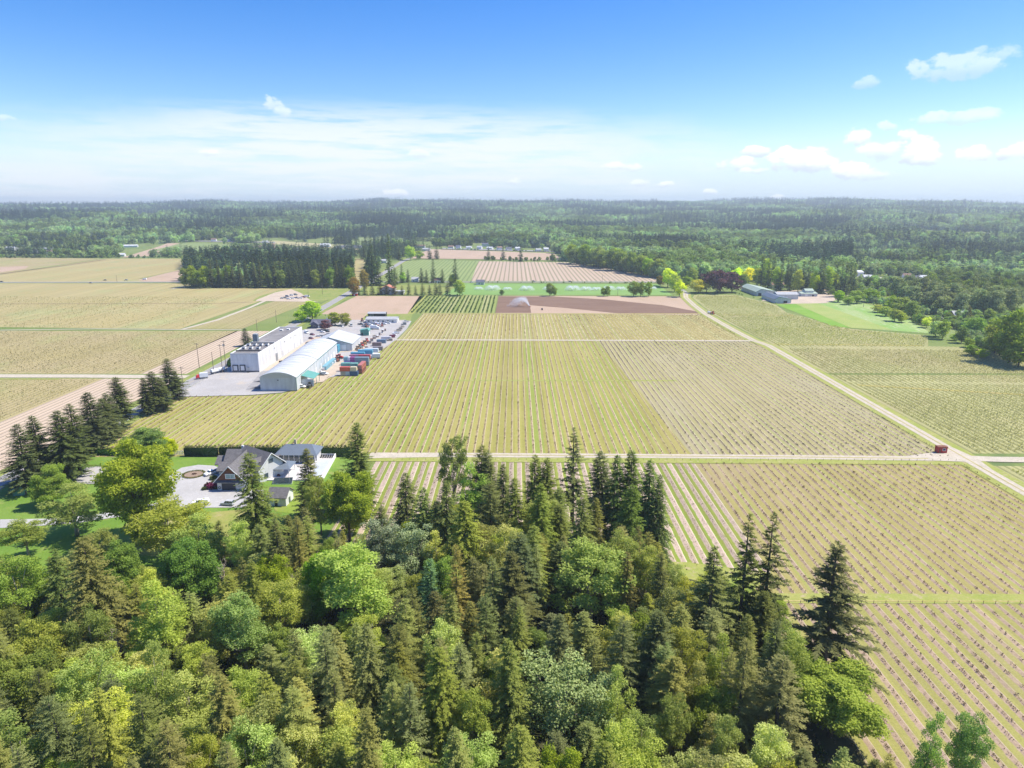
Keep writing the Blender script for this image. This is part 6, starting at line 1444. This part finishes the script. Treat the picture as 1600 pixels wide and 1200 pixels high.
# red and white tractor unit at the yard entrance; grey trailer
x, y = G(316.5, 592.5); t = box_truck(316, 592, -62, 'red truck with a white tarp standing at the yard entrance', 6.5, 'pale_sheet', (.75,.03,.03))
x, y = G(341, 583); t = empty('flatbed_trailer', (x, y, .32), R_(-30), 'grey trailer with a pale cover beside the utility poles', 'trailer')
MB().box(-1.2, 1.2, -5, 5, 1.0, 1.3, M['dark']).build('bed', t); MB().prism([(-1.1, 1.3), (1.1, 1.3), (1.0, 2.6), (0, 3.0), (-1.0, 2.6)], -4.8, 4.6, M['pale_sheet']).build('cover', t)
for s in (-1, 1):
    for yy in (2.4, 3.6, -3.6): o = link('wheel', WHB, t); o.location = (s*1.0, yy, .5)
# ---- containers
CON = {}
def con_mesh(L):
    if L in CON: return CON[L]
    b = MB(); P = M['paint']; W, H = 2.44, 2.6
    b.box(-W/2+.06, W/2-.06, .06, L-.06, .12, H-.06, P)
    for s in (-1, 1):
        n = int(L/.55)
        for i in range(n): y = .3+i*(L-.6)/n; b.box(s*(W/2-.04)-.035, s*(W/2-.04)+.035, y, y+.26, .2, H-.14, P)
        for yy in (0, L-.14): b.box(s*W/2-.07*(1+s), s*W/2+.07*(1-s), yy, yy+.14, 0, H, P)
        b.box(s*W/2-.05*(1+s), s*W/2+.05*(1-s), .14, L-.14, H-.12, H, P)
        b.box(s*W/2-.05*(1+s), s*W/2+.05*(1-s), .14, L-.14, 0, .14, P)
    for i in range(int(L/.8)): b.box(-W/2+.15, W/2-.15, .4+i*.8, .8+i*.8, H-.06, H-.03, P)
    d = MB().box(-1.1, -.02, -.03, .055, .2, H-.15, P).box(.02, 1.1, -.03, .055, .2, H-.15, P)
    for xx in (-.75, -.3, .3, .75): d.box(xx-.025, xx+.025, -.07, -.03, .2, H-.15, M['steel'])
    CON[L] = (b.mesh('container_shell'), d.mesh('container_doors')); return CON[L]
def container(px, py, L, ang, col, label, z=.36, name='shipping_container', lettering=None, wx=None):
    x, y = G(px, py) if wx is None else wx
    a, d = con_mesh(L); r = link(name, a); r.location = (x, y, z); r.rotation_euler = (0, 0, R_(ang)); r.color = (*col, 1); tag(r, label, 'shipping container')
    c = link('door', d, r); c.color = (*col, 1)
    return r
# rows face the yard; long axis across the picture -> ang -90 (along +x)
CC = [(533,587.2,3.0,-90,(.42,.40,.33),'small grey green container, lowest left of the stack',.36),
 (540,587.0,2.8,-90,(.42,.55,.62),'pale blue tank box next to the dark blue container',.36),
 (547.2,587.2,4.9,-90,(.02,.10,.26),'dark blue container at the foot of the stack',.36),
 (532,587.0,6.1,-90,(.72,.09,.02),'bright orange container on top of the stack',2.98),
 (548.3,587.0,3.8,-90,(.72,.60,.36),'cream container on top of the dark blue one',2.98),
 (534,580.5,6.1,-90,(.15,.48,.38),'teal topped container behind the bright orange one',2.98),
 (547.5,580.8,5.0,-90,(.20,.52,.42),'teal and cream container behind the cream one',2.98),
 (534,580.5,6.1,-90,(.50,.45,.35),'tan container below the teal topped one',.36),
 (562.8,584.5,12.2,0,(.60,.16,.11),'long coral red container lying towards the field',2.98),
 (562.8,584.5,12.2,0,(.36,.09,.07),'dark red container under the coral one',.36),
 (538,571.5,4.6,-90,(.16,.10,.42),'violet container, left end of the middle rows',.36),
 (544.5,571.5,5.0,-90,(.24,.08,.32),'purple container beside the violet one',.36),
 (538,570.8,3.0,-90,(.22,.46,.48),'grey teal container on top of the violet one',2.98),
 (543.5,570.8,1.9,-90,(.78,.78,.78),'narrow white container between teal and magenta',2.98),
 (548,570.8,3.2,-90,(.46,.05,.30),'magenta container on the upper tier',2.98),
 (555.2,571.0,9.0,-90,(.26,.36,.42),'blue grey container with dark window spots on the upper tier',2.98),
 (555.2,571.2,9.0,-90,(.24,.30,.34),'blue grey container on the ground at the middle row',.36),
 (547,567.3,6.1,-90,(.45,.14,.22),'dusty crimson container behind the middle row',2.98),
 (560,567.3,8.0,-90,(.62,.05,.04),'red container behind the blue grey row',2.98),
 (549,561.5,9.2,-90,(.07,.38,.55),'cyan container, left of the far pair',2.4),
 (560,558.2,10.0,-90,(.10,.45,.62),'light cyan container, right of the far pair',2.6),
 (549,561.5,9.2,-90,(.62,.66,.68),'pale container under the left cyan one',.2),
 (560.5,558.2,10.2,-90,(.66,.70,.72),'pale container under the right cyan one',.2),
 (570,553.5,9.5,-90,(.66,.72,.76),'long pale grey container behind the cyan pair',1.6),
 (582,541,6.5,-90,(.25,.17,.15),'rusty brown container behind the white trailer',.36),
 (589,536.5,6.8,-90,(.14,.24,.34),'dull blue container near the yard edge',.36),
 (596,531.5,7.5,-90,(.70,.66,.66),'off white container farthest along the yard edge',.36),
 (583,547.5,7.0,-90,(.30,.24,.22),'brown grey container with clutter on top',.36)]
for px, py, L, a, c, lab, z in CC: m_ = sum(c)/3; container(px, py, L, a, tuple(v*.8+m_*.2 for v in c), lab, z)
x, y = G(507, 579.5); container(0, 0, 24.0, 0, (.22,.46,.54), 'long low light blue container beside the curved roof store', wx=(x, y))
x, y = G(524.5, 551.5); container(0, 0, 6.1, 0, (.10,.38,.50), 'blue container set upright at the corner of the gabled store', wx=(x+1, y-2), z=.36); container(0, 0, 6.1, 0, (.12,.42,.54), 'upper blue container at the corner of the gabled store', wx=(x+1, y-2), z=2.98)
for i, (px, py, L_) in enumerate([(586,561,5.5)]): box_truck(px, py, -80, 'white lorry nose at the right end of the container rows', 7)
# ---- farm machines and pallets as individual things
def machine(px, py, col, label, ang=0, s=1.0):
    x, y = G(px, py); t = empty('farm_machine', (x, y, .34), R_(ang), label, 'farm machine'); t.scale = (s, s, s)
    b = MB(); loft(b, [sec(-1.6, 1.0, .7, 1.3), sec(-.4, 1.1, .7, 1.5), sec(.4, 1.2, .6, 1.5)], M['paint']); b.box(-.6, .6, .4, 1.3, .6, 1.1, M['paint']); o = b.build('body', t); o.color = (*col, 1)
    c = MB().box(-.6, .6, .0, 1.2, 2.35, 2.45, M['paint'])
    for a, d in ((-.55, .05), (.5, .05), (-.55, 1.1), (.5, 1.1)): c.box(a, a+.06, d, d+.06, 1.1, 2.35, M['dark'])
    k = c.build('cab', t); k.color = (*col, 1); MB().box(-.54, .54, .08, 1.12, 1.5, 2.3, M['glass']).build('windows', k)
    for s_ in (-1, 1):
        o = link('wheel', WHB, t); o.location = (s_*.8, .8, .62); o.scale = (1.1, 1.25, 1.25); o = link('wheel', WHB, t); o.location = (s_*.65, -1.1, .42); o.scale = (.9, .85, .85)
    return t
mc = [(532,561,(.5,.04,.03),'red tractor at the corner between the stores',70),(527,562.5,(.4,.05,.04),'second red machine at the corner between the stores',20),(528,565.5,(.3,.1,.06),'rusty machine against the curved roof store',10),(559,548,(.35,.2,.1),'brown machine in the line beside the gabled store, nearest',40),(563,545,(.2,.2,.22),'grey machine in the line beside the gabled store, second',40),(566,542,(.5,.06,.04),'red machine in the line beside the gabled store, third',40),(570,539,(.45,.22,.08),'orange machine in the line beside the gabled store, fourth',40),(574,535.5,(.55,.10,.06),'red orange machine in the line beside the gabled store, fifth',40),(1113,491.5,(.75,.13,.02),'orange tractor on the farm road by the ploughed field',-150),(484,606,(.1,.1,.1),'dark machine under the edge of the green lean-to',15),
 (566,503,(.25,.08,.06),'rusty machine left of the long cabin',15),(573,512,(.3,.1,.07),'rusty machine before the cabin, left one',50),(589,511,(.3,.09,.06),'rusty machine before the cabin, middle one',120),(597,511,(.35,.10,.07),'rusty machine before the cabin, right one',10)]
for px, py, c, lab, a in mc: machine(px, py, c, lab, a, 1.25)
x, y = G(1108, 490.5); t = empty('trailer', (x, y, .3), R_(20), 'white tank trailer behind the orange tractor', 'trailer'); MB().prism([(math.cos(a)*.9, 1.5+math.sin(a)*.8) for a in np.linspace(0, 6.283, 13)[:-1]], -2, 2, M['pale_sheet']).build('tank', t)
for s in (-1, 1): o = link('wheel', WHB, t); o.location = (s*.9, .3, .5)
for i, (px, py) in enumerate([(497.5,583.5),(502,580),(506,577),(511,574),(516,571),(520,568)]):
    x, y = G(px, py); x += 1.4; t = empty('bin_stack', (x, y, .36), i*.2, ['nearest', 'second', 'third', 'fourth', 'fifth', 'farthest'][i]+' white bin stack along the right wall of the curved roof store', 'crate', 'bins along the curved roof store')
    for k in range(2): MB().box(-.6, .6, -.6, .6, k*.9+.12, k*.9+.82, M['pale_sheet']).box(-.6, .6, -.6, -.4, k*.9, k*.9+.12, M['rust']).box(-.6, .6, .4, .6, k*.9, k*.9+.12, M['rust']).build('bin', t)
for i, (px, py) in enumerate([(578,537),(581,534),(585,530),(590,527.5),(594,524),(598,520.5),(602,517.5),(568,551),(573,548),(576,556),(571,561),(566,575),(570,571),(574,566)]):
    x, y = G(px, py); t = empty('pallet_stack', (x, y, .34), i*.3, ['first', 'second', 'third', 'fourth', 'fifth', 'sixth', 'seventh', 'eighth', 'ninth', 'tenth', 'eleventh', 'twelfth', 'thirteenth', 'last'][i]+' pallet stack among the containers, counted from the gabled store side', 'pallets', 'pallet stacks in the yard')
    for k in range(3+i % 3): MB().box(-1.1, 1.1, -.6, .6, k*.55+.1, k*.55+.5, M[['rust', 'pale_sheet', 'wood_pole', 'roof_grey'][(i+k) % 4]]).box(-1.1, 1.1, -.6, -.4, k*.55, k*.55+.1, M['wood_pole']).box(-1.1, 1.1, .4, .6, k*.55, k*.55+.1, M['wood_pole']).build('pallet', t)
for (px, py, lab) in [(394,598,'low dark loading ramp left of the curved roof store'),(388,608,'low concrete ramp at the front left of the curved roof store')]:
    x, y = G(px, py); t = empty('loading_ramp', (x, y, .3), 0, lab, 'ramp'); MB().prism([(0, 0), (8.5, 0), (8.5, 1.2), (6, 1.2)], 0, 1.0, M['roof_flat2']).build('ramp_block', t); MB().box(0, 8.5, -.1, 0, 1.25, 1.3, M['dark']).box(8.2, 8.3, -.1, 0, 0, 1.3, M['dark']).box(4, 4.1, -.1, 0, 0, 1.3, M['dark']).build('rail', t)
x, y = G(436, 567); t = empty('scrap_heap', (x, y, .4), 0, 'dark pallets piled beside the cold store wall', 'pallets'); 
for k in range(4): MB().box(k*1.5, k*1.5+1.3, 0, 1.2, 0, .9+.2*(k % 2), M['dark']).build('pallet', t)
hedge('hedge', 'trimmed cypress hedge strip by the left wall of the cold store', G(357, 574), G(368, 560), 1.6, 3.2, .2, 12)
# ---- utility poles
def pole(px, base, top, label, arm=True, trafo=0):
    x, y = G(px, base); d = ray(px, top); h = CAMH+d[2]*y/d[1]
    t = empty('utility_pole', (x, y, .1), 0, label, 'utility pole', 'utility poles by the left road')
    MB().tube([(0, 0, 0), (0, 0, h)], [.2, .13], M['wood_pole'], 8).build('post', t)
    if arm:
        a = MB().box(-1.3, 1.3, -.08, .08, h-.9, h-.7, M['wood_pole'])
        for q in (-1.2, -.5, .5, 1.2): a.box(q-.05, q+.05, -.05, .05, h-.7, h-.45, M['steel'])
        a.build('crossarm', t)
    for k in range(trafo): MB().tube([(.45*(-1)**k, -.2, h-3.6), (.45*(-1)**k, -.2, h-2.4)], .28, M['steel'], 9).build('transformer', t)
    return (x, y, h)
poles = [pole(311.5,575,536,'pole at the field edge left of the road, before the cold store'),pole(334.5,585,550,'thin pole on the verge beside the yard entrance',False),pole(348,583,538,'pole left of the transformer pole by the cold store'),pole(354,581,532,'pole carrying transformers by the cold store corner',True,3),pole(286.5,606,573,'pole at the front corner of the yard'),pole(402,518,498,'pole beyond the road behind the cold store roof',False),pole(432,504,484,'pole in the field left of the bright bushy trees',False),pole(521,452.5,431,'pole standing before the right part of the dark grove'),pole(482,466,449,'pole beside the vehicles in the dirt yard',False),pole(504,460,441,'pole in the dry grass right of the dirt yard',False)]
for i, (px, base, top, lab) in enumerate([(183,441,430,'thin pole along the far left road'),(1349,480,463,'thin pole at the upper edge of the pale crop'),(965,462,452,'thin pole on the far side of the sprinklers'),(941,441,430,'thin pole by the road along the pink striped field, left'),(992,441,430,'thin pole by the road along the pink striped field, right')]): pole(px, base, top, lab, False)
w = MB()
for (a, b) in ((0, 4), (2, 3), (3, 5), (5, 6)):
    A, B = poles[a], poles[b]
    for off in (-1.1, 1.1):
        pts = [(A[0]+(B[0]-A[0])*t+off, A[1]+(B[1]-A[1])*t, .1+(A[2]-.5)+(B[2]-A[2])*t-4*1.2*t*(1-t)) for t in np.linspace(0, 1, 9)]
        w.tube(pts, .018, M['dark'], 3)
tag(w.build('power_line'), 'thin sagging wires strung between the roadside poles', 'power line')
# chain link gate line at yard entrance
A, B = Vector(G(288, 611)), Vector(G(318, 598)); t = empty('fence', (A.x, A.y, .3), math.atan2(B.y-A.y, B.x-A.x), 'thin wire gate fence across the yard entrance', 'fence'); Lf = (B-A).length
f = MB().box(0, Lf, -.02, .02, 1.75, 1.8, M['steel']).box(0, Lf, -.02, .02, .9, .93, M['steel']); f.build('rail', t)
for i in range(6): MB().box(i*Lf/5-.03, i*Lf/5+.03, -.03, .03, 0, 1.9, M['steel']).build('post', t)
# ---- sprinklers
def spray_mat(op):
  wm = bpy.data.materials.new('spray'); wm.use_nodes = True; N = NT(wm.node_tree); N.n.clear()
  out = N.new('ShaderNodeOutputMaterial'); tr = N.new('ShaderNodeBsdfTransparent'); df = N.new('ShaderNodeBsdfDiffuse'); df.inputs[0].default_value = (.9, .92, .95, 1); tl = N.new('ShaderNodeBsdfTranslucent'); tl.inputs[0].default_value = (.9, .92, .95, 1)
  m1 = N.new('ShaderNodeMixShader'); N.l.new(df.outputs[0], m1.inputs[1]); N.l.new(tl.outputs[0], m1.inputs[2]); m2 = N.new('ShaderNodeMixShader'); m2.inputs[0].default_value = op; N.l.new(tr.outputs[0], m2.inputs[1]); N.l.new(m1.outputs[0], m2.inputs[2]); N.l.new(m2.outputs[0], out.inputs[0])
  return wm
WM1 = spray_mat(.7); WM2 = spray_mat(.36)
def spray_mesh(seed, R, H, n, a0=0, a1=6.283, size=.18, wm=None):
    g = np.random.default_rng(seed); a = g.uniform(a0, a1, n); t = g.random(n)**.8; r = R*g.uniform(.55, 1, n)
    x = np.cos(a)*r*t; y = np.sin(a)*r*t; z = .6+4*H*t*(1-t)*g.uniform(.6, 1, n)*.95
    C = np.stack([x, y, np.maximum(z, .05)], 1)+g.normal(0, .1, (n, 3)); C[:, 2] = np.maximum(C[:, 2], .03)
    D = unit(np.stack([np.cos(a), np.sin(a), (1-2*t)*2*H/R], 1)); S = unit(np.cross(D, g.normal(size=(n, 3)))); L = size*g.uniform(1.5, 5, n)
    V, F = cards(C, D, S, L, np.full(n, size*.6)); return np_mesh('water_spray', V, F, wm)
SP = spray_mesh(1, 11, 4.6, 3400, size=.30, wm=WM1)
for i, (px, py, s) in enumerate([(770,453,1.0),(793,453,.6),(823,453.5,.95),(748,452.5,.6),(857,453,.75),(895,453.5,1.0),(916,453.5,.8),(932,453.5,.7),(951,453,.85),(970,453,.7),(1019,452,.6)]):
    x, y = G(px, py); t = empty('sprinkler', (x, y, .06), i, ['brightest sprinkler fan left of centre','faint sprinkler right of the brightest','broad sprinkler fan in the bright field','faint leftmost sprinkler in the bright field','sprinkler behind the small dark tree','broad sprinkler right of the small dark tree pair','sprinkler left of the middle twin trees','faint sprinkler just left of the middle twin trees','sprinkler rising behind the middle twin trees','sprinkler right of the middle twin trees','sprinkler right of the group of three trees'][i], 'sprinkler', 'sprinklers on the bright field'); 
    o = link('water_spray', SP, t); o.scale = (s, s, s*1.1); MB().tube([(0, 0, 0), (0, 0, .9)], .04, M['steel'], 6).build('riser', t)
x, y = G(828, 480); t = empty('rain_gun', (x, y, .1), 0, 'big rain gun throwing a white plume over the ploughed field', 'sprinkler')
for j, aa in enumerate((2.2, 2.55, 2.9, 3.2)): link('water_plume', spray_mesh(10+j, 26-2*abs(j-1.5), 9.5, 1300, aa-.09, aa+.09, size=.34, wm=WM2), t)
c = MB().box(-.8, .8, -.6, .6, .5, .9, M['red']).tube([(0, 0, .9), (-.2, 0, 1.8), (-1.0, .4, 2.4)], .09, M['steel'], 6); c.build('cart', t)
for s in (-1, 1): o = link('wheel', WH, t); o.location = (s*.8, 0, .34)
x, y = G(847, 484.5); t = empty('hose_reel', (x, y, .1), .4, 'small dark hose reel standing on the dry soil right of the rain gun', 'hose reel'); MB().prism([(math.cos(a)*.9, 1.1+math.sin(a)*.9) for a in np.linspace(0, 6.283, 13)[:-1]], -.5, .5, M['dark'], axis='x').build('drum', t)
MB().box(-.7, .7, -1.2, 1.2, 0, .15, M['rust']).build('frame', t)
# markers along the striped field: end posts
def posts():
    mb = MB(); 
    for (xa, xb_, y) in ((-50, 178, 259.4), (62, 178, 161.9), (62, 178, 157.1)):
        x = math.ceil((xa)/3.15)*3.15+1.575
        while x < xb_: mb.box(x-.045, x+.045, y-.045, y+.045, 0, 1.0, M['wood_pole']); x += 3.15
    tag(mb.build('row_end_posts'), kind='stuff')
posts()

# ================================================================ CROPS
def crop(name, poly, mt, sp, dens, h, size, per, seed, drop=.12, spread=.35, x_off=None, kind='stuff'):
    g = np.random.default_rng(seed); P = np.array(poly); x0, x1, y0, y1 = P[:, 0].min(), P[:, 0].max(), P[:, 1].min(), P[:, 1].max()
    ks = np.arange(math.floor(x0/sp), math.ceil(x1/sp)); X = []; Y = []
    for k in ks:
        n = int((y1-y0)*dens); ys = y0+(np.arange(n)+g.uniform(-.35, .35, n))/dens if mt.name.startswith('c_bush') else g.uniform(y0, y1, n); X.append(np.full(n, (k+.5)*sp)+g.normal(0, .08, n)); Y.append(ys)
    X = np.concatenate(X); Y = np.concatenate(Y); ok = inpoly(X, Y, poly) & (g.random(len(X)) > drop+(0 if mt.name.startswith('c_bush') else .22)*(vnoise(X*3, Y, 14, seed+50) > .5))
    X, Y = X[ok], Y[ok]; n = len(X); hs = h*g.uniform(.6, 1.2, n)*(1+.15*vnoise(X, Y, 30, seed)); C = []; D = []; S = []; L = []; A = []
    tone = g.uniform(-.2, .2, n)
    for k in range(per):
        a = g.uniform(0, 6.28, n); r = g.uniform(0, spread, n)
        C.append(np.stack([X+r*np.cos(a), Y+r*np.sin(a), .08+g.uniform(0, .55, n)*hs], 1)); D.append(unit(np.stack([g.normal(0, .6, n), g.normal(0, .6, n), np.full(n, .9)], 1))); S.append(unit(np.cross(D[-1], g.normal(size=(n, 3))))); L.append(size*g.uniform(.6, 1.3, n)*np.clip(hs/h, .4, 1.3)); A.append(np.clip(g.uniform(.1, .9, n)+tone, 0, 1))
    L = np.concatenate(L); V, F = cards(np.concatenate(C), np.concatenate(D), np.concatenate(S), L, L*.62)
    print(name, len(F)); return tag(link(name, np_mesh(name, V, F, mt, attr=np.concatenate(A))), kind=kind)
M['c_twig'] = leafmat('c_twig', (.21,.14,.095), (.36,.30,.14), objcol=False, trans=.2, hv=.02)
M['c_twig2'] = leafmat('c_twig2', (.22,.165,.12), (.36,.31,.17), objcol=False, trans=.2, hv=.02)
M['c_bush'] = leafmat('c_bush', (.40,.385,.155), (.58,.55,.26), objcol=False, trans=.5, hv=.02)
M['c_bush_l'] = leafmat('c_bush_l', (.33,.29,.13), (.48,.43,.21), objcol=False, trans=.5, hv=.02)
M['c_green'] = leafmat('c_green', (.07,.13,.03), (.18,.28,.08), objcol=False, trans=.3, hv=.02)
crop('berry_rows', [(-57,267),(xb,267),(G(932,531)[0],TR2-2),(-90,TR2-1),(-98,440),(-102,404),(-112,396),(-120,372),(-128,360),(-143,355),(-176,354),(-180,347),(-180,264),(-60,264)], M['c_twig'], 3.15, 1.2, .65, .38, 4, 1)
crop('berry_rows', [(xb,266),(XR-5,264),(XR-4,TR2-3),(G(932,531)[0],TR2-2)], M['c_twig2'], 3.15, 1.3, .65, .38, 5, 2)
crop('berry_rows', [(-88,TR2+5),(177,TR2+2),(175,640),(-87,640)], M['c_twig'], 3.15, .8, .8, .5, 3, 3)
crop('berry_rows', [(-52,258),(xs_,256.5),(xs_,180),(40,170),(-40,170)], M['c_twig2'], 3.15, .9, .55, .36, 4, 4, drop=.3)
crop('berry_rows', [(xs_,256.5),(XR-5,255.5),(XR-5,162.5),(61,162.5),(xs_,174)], M['c_twig'], 3.15, 1.7, .75, .34, 6, 5, drop=.22, spread=.28)
crop('berry_rows', [(62,156.8),(XR-5,156.8),(XR-5,80),(40,80)], M['c_twig'], 3.15, 1.8, .7, .30, 7, 6, drop=.28, spread=.26)
crop('berry_rows', [(RX(300)+8,269),(460,269),(460,372),(RX(380)+8,384)], M['c_bush'], 3.15, 1.2, .85, .5, 7, 7, drop=.04, spread=.42)
crop('berry_rows', [(RX(400)+8,388),(460,378),(460,468),(RX(480)+8,482)], M['c_bush'], 3.15, 1.1, .85, .55, 6, 17, drop=.04, spread=.42)
crop('berry_rows', [(RX(228)+8,250),(300,250),(300,150),(190,150)], M['c_bush'], 3.15, .9, 1.2, .7, 7, 8, drop=.04, spread=.5)
crop('berry_rows', [(RX(500)+8,490),(G(1440,541)[0],488),G(1450,526),G(1330,516),G(1225,489),G(1210,478),G(1150,462.5),G(1088,462.5),(RX(760)+9,750),(RX(640)+8,640),(RX(512)+9,512)], M['c_bush'], 3.15, .7, .9, .75, 5, 9, drop=.04, spread=.45)
crop('berry_rows', [(-470,yt-2),(XL-32,yt-2),(XL-34,yb+2),(-470,yb+2)], M['c_bush_l'], 3.15, .6, .6, .6, 3, 10, drop=.1, spread=.7)
crop('berry_rows', [(-420,yb-15),(XL-50,yb-15),(XL-50,230),(-300,230)], M['c_bush_l'], 3.15, .6, .6, .6, 3, 11, drop=.1, spread=.7)
crop('berry_rows', [(-640,yt+6),(G(281,514)[0],G(281,514)[1]+6),(-330,770),(-620,770)], M['c_bush_l'], 4.5, .3, .6, .8, 3, 12, drop=.1, spread=.9)
crop('crop_rows', [G(658,463),G(775,463),G(771,489),G(640,489)], M['c_green'], 4.2, .6, 1.3, 1.1, 6, 13, drop=.04, spread=.5)

# ================================================================ AIR
def haze():
    b = MB().box(-8300, 8300, -300, 8000, -3, 178, None); b.mats = []
    me = bpy.data.meshes.new('haze'); me.from_pydata(b.v, [], b.f); m = bpy.data.materials.new('haze'); m.use_nodes = True; n = m.node_tree.nodes; n.clear()
    o = n.new('ShaderNodeOutputMaterial'); p = n.new('ShaderNodeVolumePrincipled'); p.inputs['Color'].default_value = (.80, .92, 1, 1); p.inputs['Density'].default_value = HAZE; p.inputs['Anisotropy'].default_value = .2
    m.node_tree.links.new(p.outputs[0], o.inputs['Volume']); me.materials.append(m); tag(link('haze', me), kind='stuff')
HAZE = 0.00013
haze()
